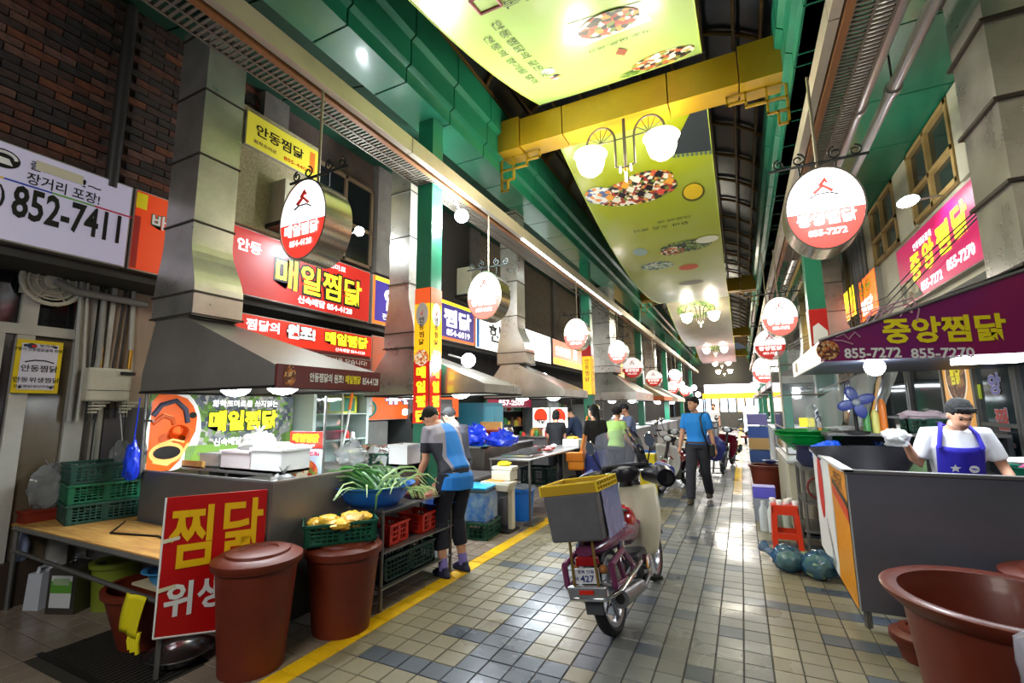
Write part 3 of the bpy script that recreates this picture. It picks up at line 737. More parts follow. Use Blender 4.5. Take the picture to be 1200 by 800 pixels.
# lit fluorescent channel under part of the left tray
bx((-2.93, 6.3, 4.2), (-2.88, 13, 4.22), 'tube_light', emat('dim tube', (225, 240, 250), 2.5), trl)
pipe = mat('white enamel pipe', (190, 188, 190), .35, .3, var=.15)
for x, z, r, nm, lb in ((1.27, 4.62, .10, 'pipe', 'thick white pipe under the right green soffit'), (1.6, 4.72, .055, 'pipe', 'thin white pipe beside the thick one under the right soffit')):
    t = thing(nm, lb, 'pipe', (x, 18, z)); tb([(x, .6, z), (x, 36, z)], r, 'tube', pipe, t, 16)
    for k in range(9):
        y = 2.9+k*2.6; tb([(x, y-.03, z), (x, y+.03, z)], r+.02, 'collar', pipe, t, 16)
    for k in range(9): tb([(x, 2.9+k*2.6, z+r), (x, 2.9+k*2.6, GZ)], .01, 'hanger', dark(), t, 6)
# ================================================================== OVAL HANGING SIGNS
def scroll(mb, c, r, s, turns=1.3):
    mb.tube([V(c)+V((s*r*(1-.7*k/14)*cos(2*pi*turns*k/14+pi/2), 0, r*(1-.7*k/14)*sin(2*pi*turns*k/14+pi/2))) for k in range(15)], .007, 5)
def oval(strength, grp, bot, pf='', wfac=1.0, rl_=1.15):
    t = thing('hanging_sign', 'x', 'sign', (0, 0, 0), group=grp); a, b = .255*wfac, .325
    k = 36; dk = .13
    ring = lambda f, y: [V((a*f*cos(2*pi*i/k), y, b*f*sin(2*pi*i/k))) for i in range(k)]
    mb = MB(); r1, r2 = ring(1, -dk), ring(1, dk); r1b = ring(.955, -dk); r2b = ring(.955, dk)
    mb.add(r1+r2, [(i, (i+1) % k, (i+1) % k+k, i+k) for i in range(k)]); mb.add(r1+r1b, [(i, (i+1) % k, (i+1) % k+k, i+k) for i in range(k)]); mb.add(r2+r2b, [(i, (i+1) % k, (i+1) % k+k, i+k) for i in range(k)])
    mb.build('rim', mat('polished rim', (168, 160, 140), .22, .9), t, smooth=True)
    for y, s in ((-dk+.004, 1), (dk-.004, -1)):
        P = lambda u, v: V((a*.955*u, y, b*.955*v))
        split = -.08
        import math as _m
        a0 = _m.asin(split)
        top = [P(cos(t_), sin(t_)) for t_ in [a0+(pi-2*a0)*i/20 for i in range(21)]]
        botp = [P(cos(t_), sin(t_)) for t_ in [pi-a0+(pi+2*a0)*i/20 for i in range(21)]]
        MB().add(top, [tuple(range(21))]).build('upper_face', emat('sign glow white'+pf, (250, 250, 252), strength), t)
        MB().add(botp, [tuple(range(21))]).build('lower_face', emat('sign glow red'+pf, bot, strength*.55), t)
    wm_ = emat('sign glow letters'+pf, (255, 250, 248), strength*1.1)
    letters(grp and '매일찜닭' if pf == '' else ('중앙찜닭' if pf != 'g' else '안동찜닭'), V((-.185*wfac, -dk, -.135)), XP, ZP, .37*wfac, .1, wm_, t, bold=.05)
    letters('854-4128' if pf == '' else '855-7272', V((-.12*wfac, -dk, -.215)), XP, ZP, .24*wfac, .05, wm_, t, bold=.04)
    for pts in ([(-.06, .12), (0, .17), (.06, .12)], [(-.02, .17), (.02, .22), (.03, .19)]):
        tb([V((p[0], -dk-.002, p[1])) for p in pts], .012, 'emblem', mat('emblem red', (210, 50, 40)), t, 6)
    tb([V((-.09, -dk-.002, .085)), V((-.04, -dk-.002, .11)), V((.04, -dk-.002, .11)), V((.09, -dk-.002, .085))], .006, 'emblem_roof', blackp, t, 5)
    # scroll bracket and rods
    mb = MB(); zc = b+.09
    mb.tube([(-.33, 0, zc), (.33, 0, zc)], .011, 6)
    for s in (-1, 1):
        scroll(mb, (s*.25, 0, zc+.045), .045, -s); scroll(mb, (s*.12, 0, zc+.055), .05, s)
        mb.tube([(s*.12, 0, zc), (s*.12, 0, b-.03)], .007, 6)
    mb.build('scroll_bracket', mat('iron scrollwork', (40, 46, 44), .45, .6), t, smooth=True)
    tb([(0, 0, b), (0, 0, rl_)], .011, 'hanging_rod', mat('rod steel', (150, 140, 120), .4, .7), t, 6)
    return t
ov1 = oval(.95, 'hanging oval signs along the left tray', (226, 60, 46))
ov2 = oval(1.5, 'hanging oval signs along the left tray', (238, 88, 78), 'b')
ov3 = oval(1.3, 'hanging oval signs along the right tray', (236, 84, 76), 'c')
ov4 = oval(.42, 'unlit hanging oval signs', (206, 44, 40), 'd', 1.15, 2.0)  # unlit signs, yet their faces carry a weak added glow
ov4['label'] = 'unlit white and red hanging sign, first beyond the fourth glowing one on the left'
ov1.location = (-2.9, 2.42, 3.02); ov1['label'] = 'nearest oval hanging sign on the left with white top and red bottom'
def put(o, loc, lab, **k):
    o.location = loc; o['label'] = lab; return o
put(ov2, (-2.9, 5.21, 3.03), 'second oval hanging sign on the left, glowing, next to the green column')
dup(ov2, (-2.9, 8.93, 3.05), label='third glowing oval hanging sign on the left, above the third hood')
dup(ov2, (-2.9, 12.45, 3.06), label='fourth glowing oval hanging sign on the left, small, above the white duct')
dup(ov2, (-2.93, 25, 3.1), label='tiny round glowing sign above the walking man', scale=1.2)
put(ov4, (-2.93, 14.4, 2.78), ov4['label'])
for x, y, z, lb in ((-2.93, 18.2, 2.66, 'unlit white and red hanging sign over the brown awning hood'), (-2.93, 23.5, 2.5, 'unlit hanging sign with a red base over the walking man'), (-2.93, 29, 2.5, 'farthest unlit dark red hanging sign on the left'), (.62, 11.0, 2.84, 'unlit white and red hanging sign just under the second right sign')):
    dup(ov4, (x, y, z), label=lb)
put(ov3, (.66, 4.06, 3.02), 'big glowing oval hanging sign in front of the right green column')
dup(ov3, (.66, 8.6, 3.0), label='second glowing oval hanging sign on the right')
dup(ov3, (.66, 15.6, 2.62), label='third glowing oval hanging sign on the right, overexposed', scale=1.2)
for x, y, z in ((-2.9, 5.21, 3.0), (-2.9, 8.93, 3.0), (.66, 4.06, 3.0), (.66, 8.6, 3.0), (-2.9, 12.45, 3), (.66, 15.6, 2.7)):
    point('oval_glow', (x, y-.35, z+.1), 7, (1, .93, .9), .15)
# ================================================================== BANNERS AND CHANDELIERS
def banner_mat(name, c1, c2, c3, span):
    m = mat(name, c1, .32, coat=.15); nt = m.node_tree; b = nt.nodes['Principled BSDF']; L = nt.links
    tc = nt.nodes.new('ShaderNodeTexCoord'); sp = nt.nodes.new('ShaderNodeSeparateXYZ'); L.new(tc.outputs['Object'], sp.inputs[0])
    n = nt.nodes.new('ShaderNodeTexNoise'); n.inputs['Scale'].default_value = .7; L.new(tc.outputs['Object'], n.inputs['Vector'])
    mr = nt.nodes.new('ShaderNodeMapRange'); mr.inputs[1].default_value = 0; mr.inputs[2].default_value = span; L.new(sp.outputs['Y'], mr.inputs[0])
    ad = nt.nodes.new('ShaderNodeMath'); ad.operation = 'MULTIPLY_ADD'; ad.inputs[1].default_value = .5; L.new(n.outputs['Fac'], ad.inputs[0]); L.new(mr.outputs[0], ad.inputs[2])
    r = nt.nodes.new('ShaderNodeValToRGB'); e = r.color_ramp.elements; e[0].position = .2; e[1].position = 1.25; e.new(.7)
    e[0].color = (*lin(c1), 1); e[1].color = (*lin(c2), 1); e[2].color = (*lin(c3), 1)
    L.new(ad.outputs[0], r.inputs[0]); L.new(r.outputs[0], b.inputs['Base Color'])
    b.inputs['Transmission Weight'].default_value = 0
    return m
dish = food('dish print', [(236, 232, 214), (200, 90, 60), (60, 54, 48), (214, 150, 60), (120, 140, 60), (240, 230, 200), (170, 60, 50), (30, 30, 34)], 17)
veg = food('green vegetable print', [(70, 110, 40), (96, 130, 50), (60, 50, 60), (150, 170, 90), (40, 60, 30)], 20)
ink = mat('faded ink', (66, 78, 40), .5)
BX0, BX1 = -2.22, -.12
class Ban:
    def __init__(s, y0, y1, za, zm, zb, label, m):
        s.y0, s.y1 = y0, y1; s.t = thing('ceiling_banner', label, 'banner', (XC, (y0+y1)/2, za), group='printed banners hung under the roof')
        # parabola through za (start), zm (middle), zb (end)
        s.c = za; s.a = 2*(za+zb-2*zm); s.b = zb-za-s.a
        W = BX1-BX0
        s.P = lambda u, v, d=0: V((BX0+W*u, y0+(y1-y0)*v, s.c+s.b*v+s.a*v*v-.02*sin(pi*u)-d))
        MB().sheet(lambda u, v: s.P(u, v), 6, 40).build('cloth', m, s.t, smooth=True, fix=False)
        for u in (0, 1): tb([s.P(u, k/30) for k in range(31)], .008, 'hem', mat('banner hem', (190, 210, 90), .5), s.t, 5)
        for v in (0, 1): tb([s.P(-.02, v), s.P(1.02, v)], .015, 'rod', dark(), s.t, 6)
    def ell(s, u, v, ru, rv, m, name='picture', d=.006):
        n = 24; MB().add([s.P(u+ru*cos(2*pi*i/n), v+rv*sin(2*pi*i/n), d) for i in range(n)], [tuple(range(n))]).build(name, m, s.t, fix=False)
    def poly(s, pts, m, name='picture', d=.006):
        MB().add([s.P(a, b, d) for a, b in pts], [tuple(range(len(pts)))]).build(name, m, s.t, fix=False)
    def text(s, tx, u, v, w, h, rot=False, m=None):
        # written to be read from below, heads towards the lane's far end or turned a quarter
        W = BX1-BX0; Ln = s.y1-s.y0
        if rot: fn = lambda a, b, l: s.P(u+b/W, v+a/Ln, .008)
        else: fn = lambda a, b, l: s.P(u+(w-a)/W, v+(h-b)/Ln, .008)
        letters(tx, V((0, 0, 0)), XP, YP, w, h, m or ink, s.t, fn=fn, bold=0)
bg1 = banner_mat('lime banner print', (196, 214, 60), (176, 206, 120), (170, 178, 30), 9)
B1 = Ban(-4, 5.5, 5.7, 4.75, 5.78, 'nearest lime green banner with dish pictures, above the mustard cross beam', bg1)
def V1(y): return (y+4)/9.5
bright = mat('pale print', (236, 240, 210), .3)
B1.poly([(.483, .81), (.80, .82), (.817, .86), (.483, .86)], bright, 'photo_frame'); B1.ell(.64, .835, .14, .021, dish, d=.012)
B1.ell(.80, .968, .17, .024, dish); B1.ell(.68, .983, .14, .012, veg, d=.004)
B1.poly([(.60, .905), (.63, .893), (.665, .905), (.635, .917)], mat('rust print', (140, 60, 30)), 'diamond')
B1.ell(.25, .89, .035, .008, bright); B1.ell(.255, .912, .03, .007, dish)
B1.text('안동찜닭의 깊은 맛', .20, .765, 1.3, .10, rot=True); B1.text('전통의 향기를 담아', .12, .78, 1.25, .09, rot=True)
B1.text('고추 마늘 생강', .49, .875, .65, .06); B1.text('찜닭골목', .3, .745, .7, .1)
for q in ([(.20, .728), (.30, .728)], [(.30, .728), (.30, .748)], [(.30, .748), (.20, .748)], [(.20, .748), (.20, .728)]): tb([B1.P(*q[0], .008), B1.P(*q[1], .008)], .012, 'stamp_edge', mat('stamp pink', (200, 120, 120)), B1.t, 5)
B2 = Ban(6.05, 16.2, 5.62, 4.72, 5.1, 'second lime green banner with roof, fish and vegetable pictures, beyond the mustard beam', banner_mat('lime banner print two', (160, 170, 28), (170, 200, 160), (190, 210, 40), 9))
B2.poly([(1.0, .0), (1.0, .098), (.72, .085), (.83, .045), (.93, .01)], mat('slate print', (44, 52, 58)), 'roof_picture')
for k in range(10): B2.ell(.72+.03*k, .088+.0014*k, .010, .004, mat('grey dot print', (90, 110, 90)), 'roof_tile_end', d=.009)
B2.ell(.40, .150, .34, .032, dish); B2.ell(.52, .128, .2, .022, dish, d=.009); B2.ell(.12, .140, .11, .022, food('pale fish print', [(240, 240, 230), (90, 110, 160), (240, 150, 60), (230, 230, 220)], 14), d=.012)
for u_, v_, m_ in ((.30, .15, 'black'), (.45, .155, 'black'), (.62, .118, 'black'), (.52, .145, 'black'), (.6, .16, 'red'), (.38, .14, 'white'), (.50, .165, 'white'), (.24, .16, 'white'), (.35, .128, 'orange'), (.45, .12, 'white'), (.2, .15, 'orange'), (.68, .14, 'orange')):
    B2.poly([(u_-.035, v_), (u_, v_-.009), (u_+.04, v_-.002), (u_+.01, v_+.009)], mat('dish piece '+m_, {'black': (30, 28, 34), 'red': (222, 80, 70), 'white': (240, 238, 220), 'orange': (240, 170, 60)}[m_], .4), d=.015)
B2.ell(.835, .182, .085, .024, mat('pumpkin rim print', (90, 90, 30)), d=.008); B2.ell(.835, .179, .072, .020, mat('pumpkin print', (226, 190, 30)), d=.014)
B2.text('참마 우엉 북어', .28, .262, 1.0, .10); B2.text('안동의 맛', .5, .245, .6, .08)
B2.ell(.68, .36, .24, .026, veg); B2.ell(.55, .372, .12, .02, dish, d=.012); B2.ell(.88, .345, .1, .015, bright, d=.012); B2.ell(.35, .44, .17, .024, food('fish print', [(160, 190, 150), (80, 120, 120), (210, 220, 200)], 14)); B2.ell(.65, .475, .1, .018, mat('chilli print', (216, 90, 40)))
B2.ell(.62, .60, .14, .02, mat('grey sauce print', (120, 120, 100))); B2.ell(.25, .355, .07, .018, mat('pale herb print', (150, 180, 170)))
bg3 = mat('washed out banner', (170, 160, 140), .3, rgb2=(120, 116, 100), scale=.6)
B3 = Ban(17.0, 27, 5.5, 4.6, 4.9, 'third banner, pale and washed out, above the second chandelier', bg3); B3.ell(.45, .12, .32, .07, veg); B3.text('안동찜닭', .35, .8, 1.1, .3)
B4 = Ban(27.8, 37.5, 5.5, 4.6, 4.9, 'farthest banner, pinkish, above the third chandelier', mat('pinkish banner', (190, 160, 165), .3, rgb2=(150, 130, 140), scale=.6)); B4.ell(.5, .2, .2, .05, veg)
iron = mat('antique iron', (84, 76, 70), .45, .6)
glow = emat('lit globe', (255, 246, 214), 14)
ch = thing('chandelier', 'twin globe chandelier hanging from the nearest mustard beam', 'chandelier', (0, 0, 0), group='twin globe chandeliers under the cross beams')
tb([(0, 0, .6), (0, 0, -.25)], .02, 'stem', iron, ch, 8); bx((-.06, -.05, .55), (.06, .05, .62), 'ceiling_plate', iron, ch)
for s in (-1, 1):
    mb = MB(); mb.tube([V((s*(.28-.17*cos(a))*1.0+0*s, 0, .12+.2*sin(a))) for a in [pi*k/12 for k in range(13)]]+[V((s*.45, 0, .02))], .014, 6)
    mb.tube([(s*.11, 0, .12), (s*.11, 0, -.22), (0, 0, -.25)], .014, 6)
    for k in range(5):
        a = pi*(k+1)/6; mb.tube([(s*.28, 0, .12), (s*(.28-.17*cos(a)), 0, .12+.2*sin(a))], .005, 5)
    mb.tube([(0, 0, .12), (s*.43, 0, .12)], .008, 5)
    mb.build('arm', iron, ch, smooth=True)
    MB().lathe([(.04, -.0), (.185, -.02), (.2, -.04), (.17, -.08), (.16, -.16), (.13, -.24), (.07, -.29), (.001, -.31)], (s*.41, 0, .05), 24).build('globe', glow, ch, smooth=True)
    tb([(s*.06, 0, -.22), (s*.06, 0, -.3)], .012, 'candle_tip', emat('small lamp', (255, 240, 210), 5), ch, 8)
MB().ball((0, 0, -.28), .03, 8).build('finial', mat('brass', (200, 150, 60), .3, .9), ch); tb([(0, 0, -.28), (0, 0, -.42)], .014, 'drop', emat('small lamp', (255, 240, 210), 5), ch, 8)
chs = [(-1.12, 5.66, 4.92), (-1.12, 17.9, 4.92), (-1.12, 28.5, 4.85), (-1.12, 38.2, 4.9), (-1.12, 43, 4.6)]
ch.location = chs[0]; ch.scale = (1.12, 1.12, 1.12)
for k, lb in ((1, 'second twin globe chandelier, under the washed out banner'), (2, 'third twin globe chandelier, far down the lane'), (3, 'fourth twin globe chandelier, tiny, near the lane end'), (4, 'farthest twin globe chandelier, close above the end signboard')):
    dup(ch, chs[k], label=lb)
for k, (x, y, z) in enumerate(chs[:4]):
    for s in (-1, 1): point('globe_light', (x+s*.41, y-.02, z-.32), (38, 60, 80, 100)[k], (1, .93, .75), .12)
# lamps on arms, left
def arm_lamp(p, base, label, strength, pw, r=.09, aim=None):
    t = thing('arm_lamp', label, 'lamp', base)
    tb([base, p], .012, 'arm', steel(), t, 6)
    MB().ball(p, r, 14).build('bulb', emat('arm lamp glow %d' % int(strength), (240, 246, 255), strength), t, smooth=True)
    if pw: point('arm_light', (p[0]+.02, p[1]-r*1.6, p[2]-r), pw, COOL, r)
    return t
p = at(541, 253, X=-3.0); arm_lamp(p, (p.x-.02, p.y-.25, p.z+.32), 'dazzling white floodlight fixed beside the left green column', 90, 110, .085)
p = at(549, 422, X=-2.9); arm_lamp(p, (p.x-.35, p.y+.1, p.z+.1), 'round white bulb hung in front of the violet sign', 14, 18, .085)
p = at(421, 271, X=-4.3); arm_lamp(p, (p.x-.6, p.y+.1, p.z+.05), 'small slanted floodlight shining on the big red sign', 25, 28, .06)
p = at(637, 443, X=-3.4); arm_lamp(p, (p.x-.35, p.y+.1, p.z+.1), 'round white bulb behind the third hood', 12, 20, .1)
p = at(1064, 236, X=1.95); t = thing('sign_floodlight', 'white floodlight on a thin arm above the right wall sign', 'lamp', p)
tb([p, at(1108, 228, X=XR-.02)], .012, 'arm', steel(), t, 6); MB().ball(p, .1, 12, (1, 1.6, .45)).build('lamp_head', emat('flood head', (245, 250, 255), 20), t, smooth=True)
spot('sign_flood', p+V((.05, 0, -.02)), (XR, 6.8, 3.3), 70, COOL, 130)
# ================================================================== RIGHT WALL SIGNS
mag = emat('magenta lit sign', (170, 24, 80), .55)
t, o, x, y = wsign('magenta_shop_sign', 'magenta wall sign with yellow brush letters on the upper right wall', 'sign', XR-.08, 5.3, 8.8, 3.02, 3.9, mag, side=-1)
patch([o+x*a_+y*b_ for a_, b_ in ((.02, .35), (.02, .86), (.8, .86), (.35, .45))], emat('blue lit print', (50, 80, 200), .5), t); patch([o+x*a_+y*b_ for a_, b_ in ((.02, .02), (.9, .02), (.55, .35), (.02, .34))], food('dish photo', [(120, 90, 60), (200, 190, 150), (70, 80, 60), (160, 150, 120)], 6), t)
for k, s in enumerate('중앙찜닭'): letters(s, o+x*(.55+.5*k)+y*(.24+.045*k), x, y, .4, .38, eyel, t, bold=.04)
letters('안동찜닭골목', o+x*.75+y*.66, x, y, .7, .1, ewh, t, bold=.02); letters('855-7272', o+x*.85+y*.06, x, y, .75, .13, ewh, t, bold=.04); letters('855-7270', o+x*1.75+y*.1, x, y, .75, .14, ewh, t, bold=.04)
t, o, x, y = wsign('yellow_shop_sign', 'yellow lit wall sign just beyond the right green column', 'sign', XR-.1, 11.7, 15.0, 3.45, 4.1, emat('yellow lit sign', (255, 214, 30), 1.6), side=-1)
patch([o+x*a_+y*b_ for a_, b_ in ((.6, .02), (3.2, .02), (3.2, .3))], emat('orange lit print', (250, 130, 30), 1.2), t); letters('닭', o+x*1.2+y*.12, x, y, .6, .38, ewh, t, bold=.05)
t, o, x, y = wsign('orange_lit_sign', 'orange lit wall sign with green and white letters between the yellow and magenta signs', 'sign', XR-.1, 10.0, 11.4, 3.2, 4.0, emat('orange lit sign', (250, 90, 20), 1.4), side=-1)
letters('안동', o+x*.2+y*.48, x, y, .9, .24, mat('lime print', (200, 230, 40)), t, bold=.05); letters('찜닭', o+x*.2+y*.1, x, y, .9, .3, ewh, t, bold=.05)
# ================================================================== COLUMN WRAPS
def wrap(c, x0, x1, y, s, zt, zb):
    e = .004
    cn, X0, X1, S = c
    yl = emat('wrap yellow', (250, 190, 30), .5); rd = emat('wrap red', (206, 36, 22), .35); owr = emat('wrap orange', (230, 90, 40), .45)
    H_ = zt-zb
    for o, x in ((V((X0, y-e, zb)), XP), (V((X1+e, y, zb)), YP)):
        patch(rect(o, x, ZP, 0, H_*.88, S, H_), owr, cn); patch(rect(o, x, ZP, 0, H_*.45, S, H_*.88), yl, cn); patch(rect(o, x, ZP, 0, 0, S, H_*.45), rd, cn)
        patch(disk(o, x, ZP, S*.5, H_*.80, S*.4, H_*.09), mat('white print', (240, 240, 238)), cn, lift=.006)
        patch([o+x*(S*a)+ZP*(H_*b) for a, b in ((.2, .83), (.45, .8), (.6, .84), (.5, .79))], rd, cn, lift=.009)
        patch(disk(o, x, ZP, S*.5, H_*.475, S*.46, H_*.06), food('wrap dish', [(240, 200, 150), (200, 80, 40), (230, 160, 80), (250, 240, 220)], 50, .3), cn, lift=.008)
        for k, ch_ in enumerate('안동찜닭'): letters(ch_, o+x*S*.32+ZP*(H_*(.735-.055*k)), x, ZP, S*.34, H_*.045, blackp, cn, bold=.02, lift=.008)
        for k, ch_ in enumerate('매일찜닭'): letters(ch_, o+x*S*.2+ZP*(H_*(.325-.105*k)), x, ZP, S*.6, H_*.085, eyel, cn, bold=.05, lift=.008)
c0 = cols[0]; wrap(c0, 0, 0, 4.2, .215, 2.96, 1.42)
c1_ = cols[1]; zt = at(690, 405, Y=10.5).z; zb = at(690, 462, Y=10.5).z
for o, x in ((V((c1_[1], 10.5-.004, 0)), XP), (V((c1_[2]+.004, 10.5, 0)), YP)):
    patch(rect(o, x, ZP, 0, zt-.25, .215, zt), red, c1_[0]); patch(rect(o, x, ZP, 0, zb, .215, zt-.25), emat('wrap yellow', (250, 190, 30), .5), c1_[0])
    for k, ch_ in enumerate('안동찜닭'): letters(ch_, o+x*.06+ZP*(zt-.42-.14*k), x, ZP, .1, .11, blackp, c1_[0])
cr = colr[0]; zt = at(958, 362, Y=7.7).z
o = V((cr[1], 7.7-.004, 0)); patch(rect(o, XP, ZP, 0, zt-.55, .215, zt), red, cr[0]); patch([o+XP*a_+ZP*(zt+b_) for a_, b_ in ((.02, -.5), (.2, -.5), (.2, -.32), (.1, -.2), (.03, -.25))], whitep, cr[0], lift=.006)
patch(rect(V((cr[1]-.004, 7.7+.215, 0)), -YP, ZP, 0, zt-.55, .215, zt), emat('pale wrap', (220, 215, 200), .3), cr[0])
# ================================================================== SMALL BUILDERS
def crate(name, label, cat_, loc, w, d, h, rz, col, cols=9, rows=4, group=None, cells_x=None, solid=False):
    """perforated plastic crate, open on top; loc is the centre of its base"""
    t = thing(name, label, cat_, loc, rz, group); m = col; th = .012
    Mw = MW[t.name]
    def W(p): return Mw @ V(p)
    t.rotation_euler = (0, 0, rz)
    body = MB(); L = Matrix.Identity(4); x, y = w/2, d/2
    body.b2((-x, -y, 0), (x, y, th))
    for s in (-1, 1):
        for q in (-1, 1): body.b2((s*x, q*y, 0), (s*(x-.035), q*(y-th), h)); body.b2((s*x, q*y, 0), (s*(x-th), q*(y-.035), h))
    for (ln, fixed, ax) in ((x, y, 0), (y, x, 1)):
        for s in (-1, 1):
            n = cols if ax == 0 else max(4, int(cols*d/w))
            def bb(a0, a1, z0, z1):
                if ax == 0: body.b2((a0, s*fixed, z0), (a1, s*(fixed-th*.8), z1))
                else: body.b2((s*fixed, a0, z0), (s*(fixed-th*.8), a1, z1))
            bb(-ln, ln, 0, h*.14); bb(-ln, ln, h*.84, h)
            for k in range(1, rows): z = h*.14+h*.7*k/rows; bb(-ln, ln, z-.004, z+.004)
            for k in range(1, n): a = -ln+2*ln*k/n; bb(a-.004, a+.004, h*.14, h*.84)
            bb(-.02, .02, .0, h)
    body.v = [Mw @ p for p in body.v]; body.build('body', m, t)
    rim = MB(); e = .012
    for s in (-1, 1): rim.b2((-x-e, s*(y+e), h-.018), (x+e, s*(y-.006), h)); rim.b2((s*(x+e), -y-e, h-.018), (s*(x-.006), y+e, h))
    rim.v = [Mw @ p for p in rim.v]; rim.build('rim', m, t)
    return t
def lpart(t, mb, name, m, smooth=True):
    mb.v = [MW[t.name] @ p for p in mb.v]; return mb.build(name, m, t, smooth=smooth)
def bucket(name, label, cat_, loc, r0, r1, h, m, lid=None, lidr=None, group=None, sy=1.0, inner=None):
    t = thing(name, label, cat_, loc, 0, group)
    th = .012
    mb = MB().lathe([(.001, 0), (r0, 0), (r1, h-.04), (r1+.02, h-.035), (r1+.022, h), (r1-th, h), (r1-th, h-.04), (r0-th, .02), (.001, .02)], (0, 0, 0), 40, sy=sy)
    lpart(t, mb, 'body', m)
    if lid:
        R = lidr or r1+.04
        mb = MB().lathe([(R-.01, h-.03), (R, h-.02), (R, h+.012), (R-.03, h+.03), (R*.72, h+.035), (R*.7, h+.05), (R*.45, h+.055), (R*.43, h+.045), (.001, h+.05)], (0, 0, 0), 40, sy=sy)
        lpart(t, mb, 'lid', lid)
    return t
def bowl_(name, label, cat_, loc, r, h, m, lip=.03, group=None, sx=1, sy=1, rb=.62):
    t = thing(name, label, cat_, loc, 0, group); th = .006
    pr = [(.001, 0), (r*rb, 0), (r*(rb+.18), h*.3), (r*.93, h*.75), (r, h*.94), (r+lip, h), (r+lip, h+.006), (r-th, h-.004), (r*.91, h*.75), (r*(rb+.15), h*.32), (r*(rb-.03), .012), (.001, .012)]
    lpart(t, MB().lathe(pr, (0, 0, 0), 40, sx=sx, sy=sy), 'body', m)
    return t
def crumple(c, s, seed, amp=.25, n=18):
    """a crumpled bag: displaced ellipsoid"""
    mb = MB(); vs = []; rr = random.Random(seed); off = V((rr.uniform(0, 50), rr.uniform(0, 50), 0))
    for i in range(n+1):
        for j in range(n*2):
            a, b = pi*i/n, 2*pi*j/(n*2); d = V((sin(a)*cos(b), sin(a)*sin(b), -cos(a)))
            k = 1+amp*noise.noise(d*2.2+off)*1.6+amp*.5*noise.noise(d*6+off)
            p = V((d.x*s[0], d.y*s[1], d.z*s[2]))*k; p.z = max(p.z, -s[2]*.8); vs.append(V(c)+p)
    m2 = n*2
    fs = [(i*m2+j, i*m2+(j+1) % m2, (i+1)*m2+(j+1) % m2, (i+1)*m2+j) for i in range(n) for j in range(m2)]
    return mb.add(vs, fs)
def bag(name, label, loc, s, m, seed=1, knot=True, cat_='bag', group=None, ears=0):
    """loc = bottom centre"""
    t = thing(name, label, cat_, loc, 0, group); c = V(loc)+V((0, 0, s[2]*.8))
    crumple(c, s, seed).build('body', m, t, smooth=True)
    if knot:
        a = c+V((0, 0, s[2]*.9)); mb = MB()
        for k in range(5):
            q = 2*pi*k/5; mb.tube([a-V((0, 0, .02)), a+V((cos(q)*.02, sin(q)*.02, .03)), a+V((cos(q)*.05, sin(q)*.05, .07))], [.016, .012, .004], 5, flat=.4)
        mb.build('knot', m, t)
    return t
clearbag = glass('thin clear plastic', (225, 228, 228), .42, .12); milky = glass('milky plastic film', (235, 236, 235), .8, .2)
foam = mat('white foam', (240, 240, 238), .6); bluep = mat('blue plastic', (36, 96, 190), .35); dgreen = mat('dark green plastic', (22, 84, 62), .4, var=.2)
redp = mat('red plastic', (206, 44, 28), .35); bluebag = mat('blue bag film', (24, 60, 214), .22, coat=.4)
wood = mat('worn yellow board', (214, 168, 92), .5, rgb2=(160, 108, 50), scale=2.2, stretch=(1, 9, 1))
# ================================================================== FAR LEFT: WALL FITTINGS
bx((-5.7, 2.24, 0), (-5.52, 2.28, 2.86), 'side_post', alu, wl)
bx((-5.7, 2.28, 0), (-5.55, 2.95, 2.86), 'service_panel', mat('pinkish service panel', (178, 150, 132), .55, rgb2=(150, 132, 110), scale=1.5), wl)
bx((-5.55, 2.3, 0), (-5.53, 2.9, 1.62), 'grey_panel', mat('grey service panel', (96, 90, 94), .5, var=.2), wl)
t = thing('exhaust_fan', 'round white exhaust fan set in the shop window at the far left', 'fan', (XL+.08, 1.93, 2.6))
c = at(62, 330, X=XL+.1); c2 = V((XL+.08, c.y, c.z)); MF = Matrix.Rotation(pi/2, 3, 'Y')
wpf = mat('yellowed white plastic', (206, 200, 180), .45, var=.15)
bx((XL+.06, c.y-.2, c.z-.14), (XL+.085, c.y+.2, c.z+.24), 'back_plate', wpf, t)
for r in (.06, .11, .165, .21): tb([V((XL+.11, c.y+r*cos(2*pi*k/24), c.z+r*sin(2*pi*k/24))) for k in range(25)], .008 if r < .2 else .02, 'ring', wpf, t, 6)
MB().ball((XL+.12, c.y, c.z), .07, 10, (.35, 1, 1)).build('hub', wpf, t, smooth=True)
for k in range(6): a = pi*k/3; tb([V((XL+.105, c.y+.05*cos(a), c.z+.05*sin(a))), V((XL+.105, c.y+.21*cos(a), c.z+.21*sin(a)))], .007, 'spoke', wpf, t, 5)
t = thing('exhaust_pipe', 'grey pipe sloping from the window fan to the wall by the first duct', 'pipe', (-5.5, 2.6, 2.4))
pg = mat('grey plastic pipe', (150, 148, 142), .45)
tb([c2+V((.06, 0, 0)), at(88, 341, X=XL+.16), at(172, 357, X=-5.45)], .035, 'pipe_run', pg, t, 12)
tb([at(122, 352, X=-5.5), at(116, 420, X=-5.5), at(112, 436, X=-5.5)], .025, 'down_pipe', pg, t, 10)
t = thing('conduit_bundle', 'bundle of thin vertical pipes on the pinkish panel', 'pipes', (-5.55, 2.6, 0))
for x0, x1, r, m in ((97, 88, .02, pg), (104, 98, .012, alu), (124, 108, .008, dark()), (131, 117, .008, dark()), (150, 132, .008, dark()), (156, 140, .008, dark()), (158, 152, .022, alu)):
    a = at(x0, 318, X=-5.52); b = at(x1, 430, X=-5.52); tb([a, (a.x, (a.y+b.y)/2, (a.z+b.z)/2), (a.x, b.y, b.z), (a.x, b.y+.0, b.z-.5)], r, 'pipe', m, t, 6)
